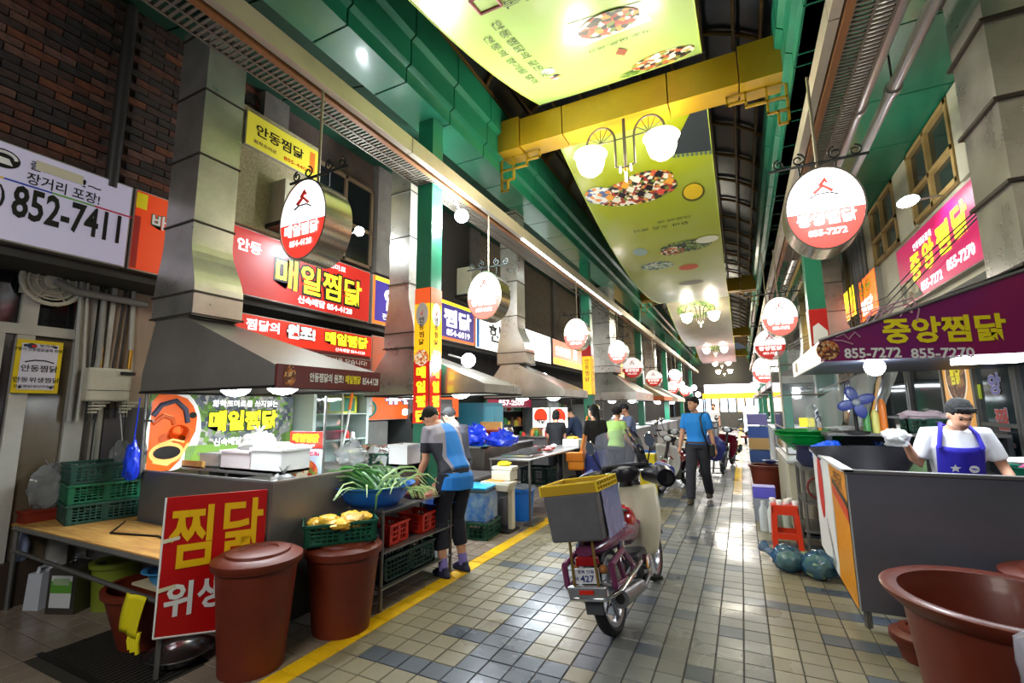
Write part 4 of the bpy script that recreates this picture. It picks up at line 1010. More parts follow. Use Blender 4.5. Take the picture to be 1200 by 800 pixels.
t = thing('water_heater', 'white box shaped water heater on the wall above the green crates', 'boiler', at(125, 470, X=-5.5))
a = at(98, 470, X=-5.44); b = at(153, 433, X=-5.44)
bx((-5.53, a.y, a.z), (-5.40, b.y, b.z), 'casing', wpf, t, bevel=.02); bx((-5.4, a.y, a.z+.1), (-5.397, b.y, a.z+.105), 'seam', dark(), t); bx((-5.4, a.y+.24, b.z-.06), (-5.385, a.y+.36, b.z-.03), 'vent', dark(), t)
for yy in (a.y+.06, a.y+.3):
    mb = MB()
    for k in range(4): mb.b2((-5.5, yy, a.z-.02-.03*k), (-5.44, yy+.14-.03*k, a.z-.002-.03*k))
    mb.build('valve_block', wpf, t)
    tb([(-5.47, yy+.05, a.z), (-5.47, yy+.05, a.z-.6)], .007, 'hose', blackp, t, 5)
    tb([(-5.5, yy+.05, b.z), (-5.5, yy+.05, b.z+.2)], .02, 'brass_fitting', mat('brass', (200, 150, 60), .3, .9), t, 8)
# notice board
nb_ = thing('notice_board', 'white notice with a yellow border and red rooster emblem on the shop door', 'notice', (XL+.09, 1.9, 1.7))
o = at(12, 460, X=XL+.10); e = at(75, 400, X=XL+.10); w_, h_ = e.y-o.y, at(14, 396, X=XL+.1).z-o.z
bx((XL+.08, o.y, o.z), (XL+.10, o.y+w_, o.z+h_), 'frame', mat('yellow frame', (226, 196, 20), .4), nb_); o = V((XL+.1, o.y, o.z))
patch(rect(o, YP, ZP, .03, .03, w_-.03, h_-.03), mat('notice paper', (216, 212, 224), .5), nb_)
cw = w_/2
letters('안동찜닭', o+YP*(cw-.11)+ZP*h_*.40, YP, ZP, .24, .06, blackp, nb_, lift=.006); letters('안동위생찜닭', o+YP*(cw-.15)+ZP*h_*.2, YP, ZP, .3, .045, blackp, nb_, lift=.006)
letters('안동시 안동찜닭골목 번영회', o+YP*(cw-.17)+ZP*h_*.79, YP, ZP, .34, .03, blackp, nb_, lift=.006); letters('안동찜닭생산자협회', o+YP*(cw-.14)+ZP*h_*.1, YP, ZP, .26, .025, blackp, nb_, lift=.006); letters('부가세', o+YP*(cw-.01)+ZP*h_*.87, YP, ZP, .1, .03, blackp, nb_, lift=.006)
patch(disk(o, YP, ZP, cw-.06, h_*.89, .035, .022), mat('logo navy', (40, 50, 90)), nb_, lift=.006); patch(disk(o, YP, ZP, cw-.045, h_*.885, .018, .013), red, nb_, lift=.008)
for pts in ([(-.03, .0), (.0, .035), (.03, .0), (.0, -.01)], [(-.01, .035), (.0, .055), (.02, .04)]): patch([o+YP*(cw+a_)+ZP*(h_*.63+b_) for a_, b_ in pts], red, nb_, lift=.006)
tb([o+YP*(cw-.09)+ZP*h_*.58+V((.006, 0, 0)), o+YP*(cw-.03)+ZP*h_*.62+V((.006, 0, 0)), o+YP*(cw+.04)+ZP*h_*.62+V((.006, 0, 0)), o+YP*(cw+.1)+ZP*h_*.58+V((.006, 0, 0))], .005, 'emblem_roof', blackp, nb_, 5)
for a_, b_ in ((.05, .05), (w_-.05, .05), (.05, h_-.05), (w_-.05, h_-.05)): MB().ball(o+YP*a_+ZP*b_, .012, 6).build('screw', dark(), nb_)
# ================================================================== WOODEN TABLE AND WHAT IS ON AND UNDER IT
TZ = .655
tt = thing('work_table', 'low table with a worn yellow board top on a grey steel frame', 'table', (-4.3, 2.0, 0))
steelf = mat('dull steel frame', (122, 120, 116), .45, .6, var=.2)
bx((-5.62, 1.77, TZ-.02), (-3.27, 2.26, TZ), 'table_top', wood, tt); bx((-5.45, 2.27, TZ-.02), (-4.82, 2.52, TZ), 'table_extension', wood, tt)
mb = MB()
for a, b in (((-5.47, 1.75), (-3.25, 1.75)), ((-3.25, 1.75), (-3.25, 2.27)), ((-3.25, 2.27), (-5.47, 2.27)), ((-5.47, 2.27), (-5.47, 1.75))): mb.tube([(*a, TZ-.02), (*b, TZ-.02)], .02, 4)
mb.build('top_frame', steelf, tt)
for x, y in ((-3.25, 1.75), (-5.47, 1.77), (-3.25, 2.27), (-5.47, 2.27)): tb([(x, y, 0), (x, y, TZ-.02)], .018, 'leg', steelf, tt, 6)
tb([(-5.47, 1.76, .46), (-3.25, 1.76, .41)], .015, 'stretcher', steelf, tt, 6)
cg = [mat('dark green crate', (24, 72, 60), .42, var=.2), mat('bright green crate', (20, 104, 70), .38, var=.2), mat('dull green crate', (36, 78, 66), .45, var=.2)]
for k, (mk, lb) in enumerate(((2, 'dull green crate on the wooden table, lowest of the three stacked'), (1, 'brighter green crate on the wooden table, middle of the three stacked'), (0, 'dark green crate on the wooden table, topmost of the three stacked'))):
    crate('crate', lb, 'crate', (-5.20, 2.20, TZ+.002+.162*k), .46, .50, .16, R_(-13), cg[mk], 12, 5, 'green plastic crates stacked on the wooden table')
t = thing('red_box', 'dark red box under a plastic bag at the left end of the wooden table', 'box', (-5.62, 2.0, TZ))
bx((-5.60, 1.80, TZ), (-5.46, 2.05, TZ+.08), 'body', mat('brick red plastic', (130, 42, 24), .4), t); bx((-5.61, 1.79, TZ+.08), (-5.45, 2.06, TZ+.1), 'lid', mat('brick red plastic', (130, 42, 24), .4), t)
bag('plastic_bag', 'crumpled clear plastic bag on the dark red box, left of the green crates', (-5.52, 1.95, TZ+.1), (.09, .13, .2), clearbag, 3)
t = bag('plastic_bag', 'small clear bag hanging above the back of the green crates', (-5.42, 2.42, 1.05), (.08, .09, .14), clearbag, 5, knot=False)
tb([(-5.42, 2.42, 1.28), (-5.5, 2.40, 1.62)], .006, 'handle', milky, t, 5)
t = bag('plastic_bag', 'crinkled bright blue plastic bag hanging beside the mask poster', (-4.75, 2.2, 1.0), (.07, .05, .17), bluebag, 8, knot=False); tb([(-4.75, 2.2, 1.27), (-4.72, 2.2, 1.7)], .005, 'handle', bluebag, t, 5)
cab = thing('power_cord', 'black cable lying across the wooden table top', 'cord', (-4.2, 2.1, TZ)); tb([(-4.75, 2.2, TZ+.008), (-4.4, 1.95, TZ+.008), (-3.95, 2.05, TZ+.008), (-3.6, 1.98, TZ+.008), (-3.35, 2.0, TZ+.008)], .007, 'cable', blackp, cab, 6)
# under the table
def jug(loc, rz, label, m, h=.33):
    t = thing('jug', label, 'jug', loc, rz, 'plastic liquid jugs under the wooden table')
    lpart(t, MB().box((0, 0, h*.42), (.13, .19, h*.84), top=.92), 'body', m, 40)
    lpart(t, MB().lathe([(.05, h*.84), (.035, h*.92), (.03, h*.98), (.001, h*.98)], (0, .04, 0), 14), 'neck', m)
    lpart(t, MB().lathe([(.034, h*.93), (.034, h*1.02), (.001, h*1.02)], (0, .04, 0), 14), 'cap', m)
    lpart(t, MB().tube([(0, -.07, h*.8), (0, -.06, h*.96), (0, .0, h*.97), (0, .02, h*.88)], .014, 8), 'handle', m)
    return t
jm = mat('milky jug plastic', (196, 198, 206), .35)
jug((-5.3, 1.93, 0), .4, 'white plastic jug under the left end of the wooden table', jm)
jug((-5.36, 2.16, 0), .9, 'white plastic jug half hidden behind the front one under the table', jm)
t = thing('bottle', 'slim spray bottle at the far left edge beside the table leg', 'bottle', (-5.56, 1.84, .35)); MB().lathe([(.001, 0), (.045, 0), (.05, .12), (.03, .2), (.012, .24), (.001, .24)], (-5.56, 1.84, .35), 14).build('body', mat('bluish bottle', (150, 160, 190), .3), t, smooth=True); tb([(-5.56, 1.84, .59), (-5.51, 1.84, .61)], .012, 'nozzle', whitep, t)
t = thing('side_ledge', 'low dark wooden ledge at the left edge of the floor', 'ledge', (-5.7, 1.75, 0)); bx((-5.62, 1.45, 0), (-5.5, 1.95, .35), 'block', mat('dark wood', (60, 46, 34), .6), t)
t = thing('oil_tin', 'square metal tin with a green and white label under the table', 'tin', (-5.0, 2.02, 0), R_(22))
lpart(t, MB().box((0, 0, .17), (.24, .24, .34)), 'body', mat('tin plate', (120, 116, 110), .3, .9), 0)
o = MW[t.name] @ V((-.09, -.121, .05)); xx = (MW[t.name].to_3x3() @ XP); patch(rect(o, xx, ZP, 0, 0, .18, .24), mat('label paper', (206, 208, 206)), t); patch(rect(o, xx, ZP, 0, .11, .18, .2), mat('label green', (90, 150, 50)), t, lift=.005); patch(rect(o, xx, ZP, .02, .17, .16, .22), mat('label photo', (150, 170, 130)), t, lift=.006)
lpart(t, MB().tube([(-.06, 0, .34), (-.05, 0, .38), (.05, 0, .38), (.06, 0, .34)], .006, 6), 'handle', dark())
bucket('tub', 'olive green tub under the table beside the metal tin', 'tub', (-4.78, 2.2, 0), .15, .17, .36, mat('olive plastic', (128, 140, 40), .4))
t = bucket('tub', 'terracotta tub under the front of the wooden table, half covered by a rubber glove', 'tub', (-3.83, 2.02, 0), .2, .30, .38, terra())
t2 = thing('shelf_bracket', 'small pale board holding a blue bowl under the table corner', 'board', (-3.7, 1.95, .37)); bx((-3.85, 1.86, .40), (-3.5, 2.1, .415), 'board', mat('pale board', (200, 186, 150), .5), t2); tb([(-3.85, 1.98, .39), (-3.25, 1.98, .39)], .012, 'support', steelf, t2, 6)
bowl_('bowl', 'light blue plastic bowl on a small board under the table corner', 'bowl', (-3.64, 1.97, .415), .12, .09, mat('light blue plastic', (70, 156, 214), .35))
t = thing('rubber_glove', 'yellow rubber glove hanging from the table rail', 'glove', (-3.5, 1.73, .42))
yg = mat('yellow rubber', (236, 220, 20), .5)
mb = MB().sheet(lambda u, v: V((-3.62+.2*u-.05*v+.02*sin(9*u), 1.727-.01*sin(6*u+3*v), .43-.24*v)), 10, 8); mb.build('cuff', yg, t, smooth=True).modifiers.new('s', 'SOLIDIFY').thickness = .008
for k in range(4): tb([(-3.55+.03*k, 1.74, .22), (-3.55+.032*k, 1.73, .16), (-3.54+.03*k, 1.735, .11-.01*(k % 2))], .013, 'finger', yg, t, 8)
bowl_('basin', 'shallow steel basin on the floor under the red board', 'basin', (-3.33, 1.92, 0), .17, .07, mat('bright steel', (190, 190, 192), .2, .95), lip=.02)
# red board
a = at(200, 583, Y=1.70); a = V((-3.21, 1.69, 1.06)); dirx = (V((-3.075, 2.275, 0))-V((-3.21, 1.69, 0))).normalized(); Wd = .60
rbd = thing('red_notice_board', 'red board with big yellow and white letters hung on the table end', 'sign', (-3.2, 1.7, .2))
zl0, zl1, zr0, zr1 = .25, 1.05, .12, 1.02
p0 = V((-3.21, 1.69, zl0)); p1 = p0+dirx*Wd; p1.z = zr0; p2 = p0+dirx*Wd; p2.z = zr1; p3 = V((-3.21, 1.69, zl1)); nrm = dirx.cross(ZP).normalized()
redb = mat('red painted board', (198, 16, 20), .35, var=.12, scale=2)
MB().prism([p0-nrm*.012, p1-nrm*.012, p2-nrm*.012, p3-nrm*.012], nrm*.012).build('board', redb, rbd)
def rl(s, u, v, w, h, m, b=.04):
    slx = V((dirx.x, dirx.y, 0)); oo = V((-3.21, 1.69, 0))+slx*u+ZP*v
    letters(s, oo, slx+ZP*(-.07), ZP, w, h, m, rbd, bold=b, lift=.004)
yb_ = mat('mustard letters', (240, 190, 20), .4)
rl('찜', .03, .62, .24, .37, yb_, .02); rl('닭', .33, .62, .25, .37, yb_, .02); rl('위', .035, .34, .15, .2, whitep, .03); rl('생', .21, .34, .15, .19, whitep, .03)
tb([p0, p3], .006, 'edge', whitep, rbd, 5); tb([p0, p1], .006, 'edge', whitep, rbd, 5)
for z in (.78, .5): patch([p0+ZP*(z-zl0)+dirx*a_+ZP*b_+nrm*.003 for a_, b_ in ((0, 0), (.09, .01), (.09, .03), (0, .025))], mat('tape', (222, 214, 186), .5), rbd, name='tape')
# barrels
bucket('barrel', 'nearest terracotta barrel with a stepped lid beside the red board', 'barrel', (-2.86, 2.08, 0), .185, .235, .64, terra(), terra(), .265, group='lidded terracotta barrels')
bucket('barrel', 'terracotta barrel with a green crate on its lid, behind the nearest barrel', 'barrel', (-2.75, 2.70, 0), .2, .255, .56, terra(), terra(), .275, group='lidded terracotta barrels')
cr1 = crate('crate', 'green crate full of yellow packets on the second terracotta barrel', 'crate', (-2.80, 2.70, .612), .50, .34, .15, R_(50), dgreen, 13, 4)
yp = mat('yellow packet', (240, 186, 60), .4); rr = random.Random(4)
for k in range(14):
    t = crumple((-2.80+rr.uniform(-.15, .15), 2.70+rr.uniform(-.14, .14), .725+rr.uniform(-.01, .05)), (.085, .065, .035), 20+k, .3, 8).build('packet', yp if k % 3 else mat('yellow grey packet', (232, 180, 90), .4), None, smooth=True)
    tag(t, 'yellow plastic packet heaped in the crate on the second barrel', 'packet', 'yellow packets heaped in the crate on the barrel')
# ================================================================== STALL ONE
s1 = thing('steel_counter', 'steel counter of the near left stall, its corner behind the red board', 'counter', (-4.1, 2.8, 0))
sm = mat('counter steel', (122, 118, 118), .4, .45, var=.2, scale=2, rvar=.1)
bx((-4.78, 2.30, .06), (-3.05, 2.33, 1.055), 'front_panel', sm, s1); bx((-3.08, 2.33, .06), (-3.05, 3.42, 1.05), 'side_panel', sm, s1)
bx((-4.78, 2.33, .84), (-3.08, 3.40, .88), 'worktop', steel(), s1); mb = MB(); mb.tube([(-4.78, 2.315, 1.06), (-3.065, 2.315, 1.06), (-3.065, 3.42, 1.055)], .012, 6); mb.build('top_rail', steel(), s1)
for x, y in ((-3.1, 3.35), (-4.75, 2.36), (-4.75, 3.35)): tb([(x, y, 0), (x, y, .85)], .02, 'leg', steelf, s1, 6)
bx((-5.2, 2.62, 1.04), (-3.5, 2.92, 1.06), 'back_shelf', steel(), s1)
for x in (-4.7, -4.3, -3.6): tb([(x, 2.75, .88), (x, 2.75, 1.04)], .015, 'shelf_post', steelf, s1, 6)
t = thing('wooden_tray', 'wooden tray on the steel shelf below the mask poster', 'tray', (-4.95, 2.72, 1.06))
mb = MB(); mb.b2((-5.15, 2.63, 1.062), (-4.48, 2.88, 1.07))
for a, b in (((-5.15, 2.63), (-4.48, 2.65)), ((-5.15, 2.86), (-4.48, 2.88)), ((-5.15, 2.65), (-5.13, 2.86)), ((-4.5, 2.65), (-4.48, 2.86))): mb.b2((*a, 1.062), (*b, 1.12))
mb.build('body', wood, t)
tb([(-4.55, 2.7, 1.12), (-4.3, 2.68, 1.19)], .004, 'red_stick', redp, thing('stick', 'thin red stick resting on the wooden tray edge', 'stick', (-4.5, 2.7, 1.12)), 5)
def foambox(loc, d, label, m=foam, fill=True, rz=0, grp='white foam and plastic boxes on the near stall'):
    t = thing('food_box', label, 'box', loc, rz, grp); w, l, h = d; th = .02
    mb = MB(); mb.box((0, 0, .01), (w, l, .02))
    for s in (-1, 1): mb.box((s*(w/2-th/2), 0, h/2), (th, l, h)); mb.box((0, s*(l/2-th/2), h/2), (w-2*th, th, h))
    mb.box((0, l/2, h-.01), (w+.03, .02, .02)); mb.box((0, -l/2, h-.01), (w+.03, .02, .02)); mb.box((w/2, 0, h-.01), (.02, l+.03, .02)); mb.box((-w/2, 0, h-.01), (.02, l+.03, .02))
    lpart(t, mb, 'body', m, 0)
    return t
foambox((-4.42, 2.77, 1.062), (.30, .22, .13), 'translucent white box right of the wooden tray', milky)
foambox((-4.02, 2.77, 1.062), (.40, .26, .17), 'pale pink tinted white box in the middle of the steel shelf', mat('pinkish white plastic', (238, 226, 226), .4))
b_ = foambox((-3.6, 2.77, 1.062), (.38, .28, .2), 'white foam box heaped with sliced vegetables at the shelf end', foam)
crumple((-3.6, 2.77, 1.25), (.17, .12, .05), 31, .3, 12).build('pile', food('sliced cabbage', [(226, 236, 200), (240, 244, 226), (200, 220, 160)], 40), None, smooth=True)
tag(bpy.data.objects['pile'], 'pile of pale sliced vegetables in the white foam box', 'vegetables', kind='stuff')
bag('plastic_bag', 'white translucent bag draped over the food boxes below the poster', (-3.95, 2.80, 1.20), (.2, .1, .1), milky, 12)
bag('plastic_bag', 'crumpled clear bag at the stall corner by the menu poster', (-3.42, 2.66, .885), (.12, .1, .1), clearbag, 14)
# mask poster
mk = thing('mask_poster', 'lit poster with an orange wooden mask and yellow letters over village roofs', 'poster', (-4.85, 3.05, 1.1))
y0_, y1_, z0_, z1_ = 2.33, 3.82, 1.04, 1.735; o = V((-4.8, y0_, z0_)); Wp, Hp = y1_-y0_, z1_-z0_
bx((-4.84, y0_, z0_), (-4.8, y1_, z1_), 'panel', food('village print', [(90, 120, 60), (74, 82, 92), (140, 142, 140), (110, 150, 70), (176, 174, 168), (96, 104, 110)], 22, .25), mk)
patch(rect(o, YP, ZP, .32, .0, Wp*.62, Hp*.3), emat('meadow print', (120, 160, 70), .3), mk)
org1 = emat('mask orange', (216, 92, 24), .3); org2 = emat('mask dark orange', (176, 70, 20), .3); blk = mat('mask black', (16, 10, 8), .5); hi = emat('mask light', (250, 180, 100), .4)
patch(disk(o, YP, ZP, .215, Hp*.52, .235, Hp*.53), emat('mask halo', (225, 230, 225), .35), mk, lift=.003)
patch([o+YP*a_+ZP*b_*Hp for a_, b_ in ((0.005, .0), (.20, .0), (.28, .12), (.34, .3), (.40, .5), (.405, .7), (.36, .85), (.30, .95), (.2, 1.0), (.05, 1.0), (.005, .9))], org1, mk, lift=.005)
def mtube(pts, r, m): tb([o+YP*a_+ZP*b_*Hp+V((.008, 0, 0)) for a_, b_ in pts], r, 'mask_feature', m, mk, 8)
mtube([(.02, .72), (.08, .86), (.2, .92), (.29, .8), (.32, .62)], .024, mat('mask brow', (70, 74, 96), .5)); mtube([(.02, .62), (.1, .72), (.18, .68), (.2, .6)], .022, org2); mtube([(.02, .64), (.1, .74), (.18, .7)], .01, hi)
for c_, r_, m_ in (((.25, .47), .10, org2), ((.245, .495), .085, org1), ((.235, .52), .045, hi), ((.275, .41), .035, blk), ((.13, .42), .05, org2), ((.36, .72), .035, blk), ((.14, .16), .0, blk)):
    if r_: patch(disk(o, YP, ZP, c_[0], c_[1]*Hp, r_, r_*.85), m_, mk, lift=.012)
patch(disk(o, YP, ZP, .16, .23*Hp, .145, .10), hi, mk, lift=.010); patch(disk(o, YP, ZP, .16, .235*Hp, .115, .06), blk, mk, lift=.014); mtube([(.05, .12), (.17, .07), (.29, .2), (.34, .34)], .012, hi); mtube([(.09, .34), (.2, .4), (.3, .36)], .012, hi)
letters('매일찜닭', o+YP*.52+ZP*Hp*.48, YP, ZP, .76, .21, emat('lit yellow print', (250, 240, 40), .9), mk, bold=.05, outline=mat('dark green print', (20, 60, 20)), ow=.05)
letters('화학조미료를 쓰지않는', o+YP*.54+ZP*Hp*.83, YP, ZP, .74, .075, ewh, mk, bold=.03, outline=blackp, ow=.04); letters('신속배달 854-4128', o+YP*.58+ZP*Hp*.27, YP, ZP, .62, .08, ewh, mk, bold=.03, outline=blackp, ow=.03)
# stall one frame posts
fp = thing('stall_post', 'slim steel post at the left end of the near stall', 'post', (-4.95, 2.3, 0)); tb([(-4.72, 2.26, 1.05), (-4.75, 2.26, 1.78)], .012, 'post', steelf, fp, 8); tb([(-4.75, 2.26, 1.5), (-4.6, 2.26, 1.5)], .01, 'clip', steelf, fp, 6)
# menu poster board
mn = thing('menu_board', 'small menu poster with red top and a plate of chicken behind the counter corner', 'poster', (-3.45, 3.0, .9))
o = V((-3.76, 2.98, .93)); bx((-3.76, 2.985, .93), (-3.34, 3.0, 1.385), 'panel', mat('pale blue print', (190, 210, 228), .4), mn)
patch(rect(o, XP, ZP, .0, .31, .42, .455), emat('menu red', (150, 30, 20), .25), mn); letters('매일찜닭', o+XP*.04+ZP*.36, XP, ZP, .34, .075, yelp, mn, bold=.04, lift=.006); letters('신속배달 854-4128', o+XP*.08+ZP*.325, XP, ZP, .25, .022, whitep, mn, lift=.006)
letters('간장찜닭은', o+XP*.03+ZP*.245, XP, ZP, .2, .04, mat('olive letters', (150, 160, 30)), mn, bold=.03, lift=.006); letters('원조!', o+XP*.26+ZP*.245, XP, ZP, .13, .04, mat('crimson letters', (190, 20, 50)), mn, bold=.05, lift=.006)
patch(disk(o, XP, ZP, .21, .11, .17, .105), food('plate print', [(230, 220, 190), (200, 110, 50), (190, 60, 40), (240, 236, 220), (120, 140, 60)], 26, .2), mn, lift=.006); tb([(-3.335, 2.99, .85), (-3.335, 2.99, 1.7)], .012, 'side_post', steel(), mn, 8); tb([(-3.6, 3.0, .88), (-3.6, 3.0, .95)], .01, 'foot', steel(), mn, 6)
# showcase with shelves behind
sh = thing('glass_cabinet', 'glazed cabinet with shelves behind the near stall', 'cabinet', (-4.6, 4.2, .9))
cwh = mat('pale cabinet frame', (196, 210, 204), .4)
mb = MB(); mb.b2((-4.9, 3.86, .6), (-4.5, 3.9, 1.82)); mb.b2((-4.9, 4.72, .6), (-4.5, 4.76, 1.82)); mb.b2((-4.9, 3.86, 1.78), (-4.5, 4.76, 1.82)); mb.b2((-4.9, 3.86, .6), (-4.88, 4.76, 1.82)); mb.build('frame', cwh, sh)
for z in (.9, 1.2, 1.52): bx((-4.88, 3.9, z), (-4.5, 4.72, z+.015), 'shelf', cwh, sh)
tb([(-4.5, 4.3, .9), (-4.5, 4.3, 1.8)], .012, 'mullion', alu, sh, 6); bx((-4.505, 3.9, .95), (-4.5, 4.28, 1.78), 'pane', glass('clear glass', (220, 235, 230), .05), sh)
bx((-4.88, 0+3.9, .3), (-4.5, 4.72, .6), 'base', dark(), sh)
bowl_('basket', 'pink plastic basket on the cabinet shelf', 'basket', (-4.66, 4.28, 1.216), .15, .1, mat('pink plastic', (224, 60, 96), .35)); bowl_('lid', 'green plastic lid lying on the pink basket', 'lid', (-4.66, 4.28, 1.325), .14, .04, mat('bright green plastic', (40, 190, 90), .35))
t = thing('detergent_pack', 'yellow and green pack on the upper cabinet shelf', 'pack', (-4.6, 4.3, 1.535)); bx((-4.66, 4.12, 1.537), (-4.56, 4.6, 1.76), 'pack', mat('yellow pack', (226, 224, 40), .4), t); patch(rect(V((-4.56, 4.15, 1.56)), YP, ZP, .0, 0, .18, .17), mat('mint print', (160, 226, 190)), t); patch(rect(V((-4.56, 4.36, 1.56)), YP, ZP, .02, 0, .2, .17), mat('teal print2', (50, 130, 100)), t)
t = thing('plant_pot', 'small terracotta pot with a dried plant on the upper cabinet shelf', 'plant', (-4.6, 3.98, 1.535)); MB().lathe([(.001, 0), (.06, 0), (.08, .05), (.001, .05)], (-4.64, 4.0, 1.537), 16).build('pot', terra(), t); crumple((-4.64, 4.0, 1.66), (.07, .07, .07), 6, .5, 8).build('foliage', mat('dry leaves', (96, 104, 84), .8), t)
for k, (yy, m_, hh) in enumerate(((3.96, mat('steel flask', (150, 170, 180), .3, .6), .1), (4.02, mat('brown jar', (150, 110, 50), .4), .06), (4.08, mat('dark jar', (60, 60, 70), .4), .07), (4.5, redp, .1), (4.6, whitep, .08))):
    t = MB().lathe([(.001, 0), (.035, 0), (.035, hh*.7), (.02, hh), (.001, hh)], (-4.62, yy, 1.216), 12).build('jar', m_, None, smooth=True); tag(t, ['steel flask', 'low brown jar', 'dark jar', 'red jar', 'white jar'][k]+' on the middle cabinet shelf', 'jar', 'jars on the middle cabinet shelf')
t = thing('broom', 'white rod with an orange handle leaning behind the counter', 'broom', (-4.2, 4.05, .9)); tb([at(399, 545, X=-4.2), at(402, 520, X=-4.2), at(407, 497, X=-4.2), at(411, 472, X=-4.2)], .012, 'rod', whitep, t); tb([at(409.5, 480, X=-4.2), at(413, 460, X=-4.2)], .018, 'handle', mat('orange plastic', (236, 120, 30), .35), t)
t = thing('water_heater', 'white rectangular boiler hung on the wall behind the near stall', 'boiler', (-4.95, 4.9, 1.5)); a = at(413, 487, X=-4.75); b = at(437, 461, X=-4.75)
bx((-4.95, a.y, a.z), (-4.75, b.y, 1.83), 'casing', white(), t, bevel=.01); bx((-4.75, a.y, a.z+.13), (-4.748, b.y, a.z+.135), 'seam', dark(), t); patch(disk(V((-4.75, a.y+.1, 1.75)), YP, ZP, 0, 0, .03, .035), mat('flame mark', (200, 100, 40)), t)
for yy in (a.y+.05, a.y+.22, a.y+.36): tb([(-4.85, yy, a.z), (-4.85, yy, a.z-.25)], .02, 'hose', mat('grey plastic pipe', (150, 148, 142), .45), t, 8)
bx((-5.0, 4.85, .4), (-4.9, 5.6, 1.4), 'service_wall', mat('mottled grey wall', (130, 130, 126), .5, var=.3), wl)
# counter 1b
s1b = thing('steel_counter', 'second steel counter panel behind the blue bowl of leeks', 'counter', (-3.5, 3.75, 0))
bx((-3.12, 3.45, .06), (-3.09, 4.1, .99), 'side_panel', sm, s1b); bx((-4.3, 3.45, .95), (-3.09, 4.12, .99), 'worktop', steel(), s1b); bx((-4.3, 3.45, .06), (-4.27, 4.12, .95), 'back_panel', sm, s1b)
t = thing('cutting_board', 'yellow wooden cutting board behind the leeks', 'board', (-3.3, 3.3, 1.06)); bx((-3.6, 3.12, .882), (-3.12, 3.40, .93), 'board', wood, t)
bag('plastic_bag', 'greyish clear bag heaped behind the cutting board', (-3.75, 3.75, .992), (.2, .12, .13), clearbag, 21)
crate('crate', 'small green crate under the white bags, left one', 'crate', (-3.88, 3.95, .992), .26, .2, .12, .2, dgreen, 6, 3); crate('crate', 'small green crate under the white bags, right one', 'crate', (-3.54, 3.98, .992), .22, .2, .12, .2, dgreen, 6, 3)
mb = MB().sheet(lambda u, v: V((-4.12+.72*u, 3.85+.28*v, 1.125+.04*noise.noise(V((u*5, v*4, 1)))+.05*sin(pi*u)-(.1 if v < .12 else 0)-(.07*(abs(sin(7*u))) if v < .25 else 0))), 30, 14)
o_ = mb.build('white_cloth', milky, None, smooth=True); tag(o_, 'white plastic sheet draped over the small green crates', 'sheet')
foambox((-3.24, 3.98, .992), (.24, .22, .22), 'tall white foam box just left of the vest man', foam, grp=None)
# rack with the leek bowl
rk = thing('steel_rack', 'steel rack carrying the blue bowl of leeks, with two lower shelves', 'rack', (-2.85, 3.5, 0))
for x, y in ((-2.67, 3.02), (-2.67, 4.0), (-3.03, 3.02), (-3.03, 4.0)): tb([(x, y, 0), (x, y, .77)], .016, 'leg', steelf, rk, 8)
for z in (.76, .44, .17): bx((-3.05, 3.0, z-.012), (-2.65, 4.02, z), 'shelf', mat('rack steel', (150, 150, 150), .35, .8, var=.2), rk)
bl = bowl_('basin', 'large blue plastic basin on the steel rack holding leeks', 'basin', (-2.93, 3.20, .762), .32, .17, mat('basin blue', (36, 110, 214), .3), rb=.6)
gm = [mat('leek green', (70, 120, 50), .4), mat('leek dark green', (44, 90, 40), .4), mat('leek pale green', (150, 180, 110), .4)]
rr = random.Random(11)
mbs = [MB(), MB(), MB()]
for k in range(210):
    b0 = V((-2.85+rr.uniform(-.12, .14), 3.18+rr.uniform(-.14, .14), .86+rr.uniform(0, .04))); L_ = rr.uniform(.35, .62); a_ = rr.uniform(pi*.75, pi*1.2) if k % 7 else rr.uniform(0, 2*pi)
    hgt = rr.uniform(.02, .2); d = V((cos(a_), sin(a_)*.7, 0)); q = [b0+d*(L_*s)+V((0, 0, hgt*sin(pi*min(1, s*1.0)*.75)*1.0-(.35*L_*max(0, s-.7)))) for s in (0, .25, .5, .75, 1)]
    mbs[(k % 2) if k % 7 else 2].tube(q, [.011, .012, .011, .008, .002], 5, flat=.45)
for k in range(3):
    o_ = mbs[k].build('leeks', gm[k], None, smooth=True); tag(o_, ['heap of mid green leek leaves in the blue basin', 'dark green leek leaves in the blue basin', 'pale leek stalks in the blue basin'][k], 'leeks', kind='stuff')
# leaf hanging over the front edge
for pts in ([(-2.66, 2.98, .93), (-2.63, 2.9, .9), (-2.62, 2.88, .8)], [(-3.1, 2.95, .93), (-3.13, 2.86, .9), (-3.17, 2.84, .77)]):
    t = tb(pts, [.012, .011, .004], 'leek_leaf', gm[0], None, 6); tag(t, 'single leek leaf hanging over the rim of the blue basin' if pts[0][0] > -2.8 else 'leek leaf drooping at the left side of the blue basin', 'leek')
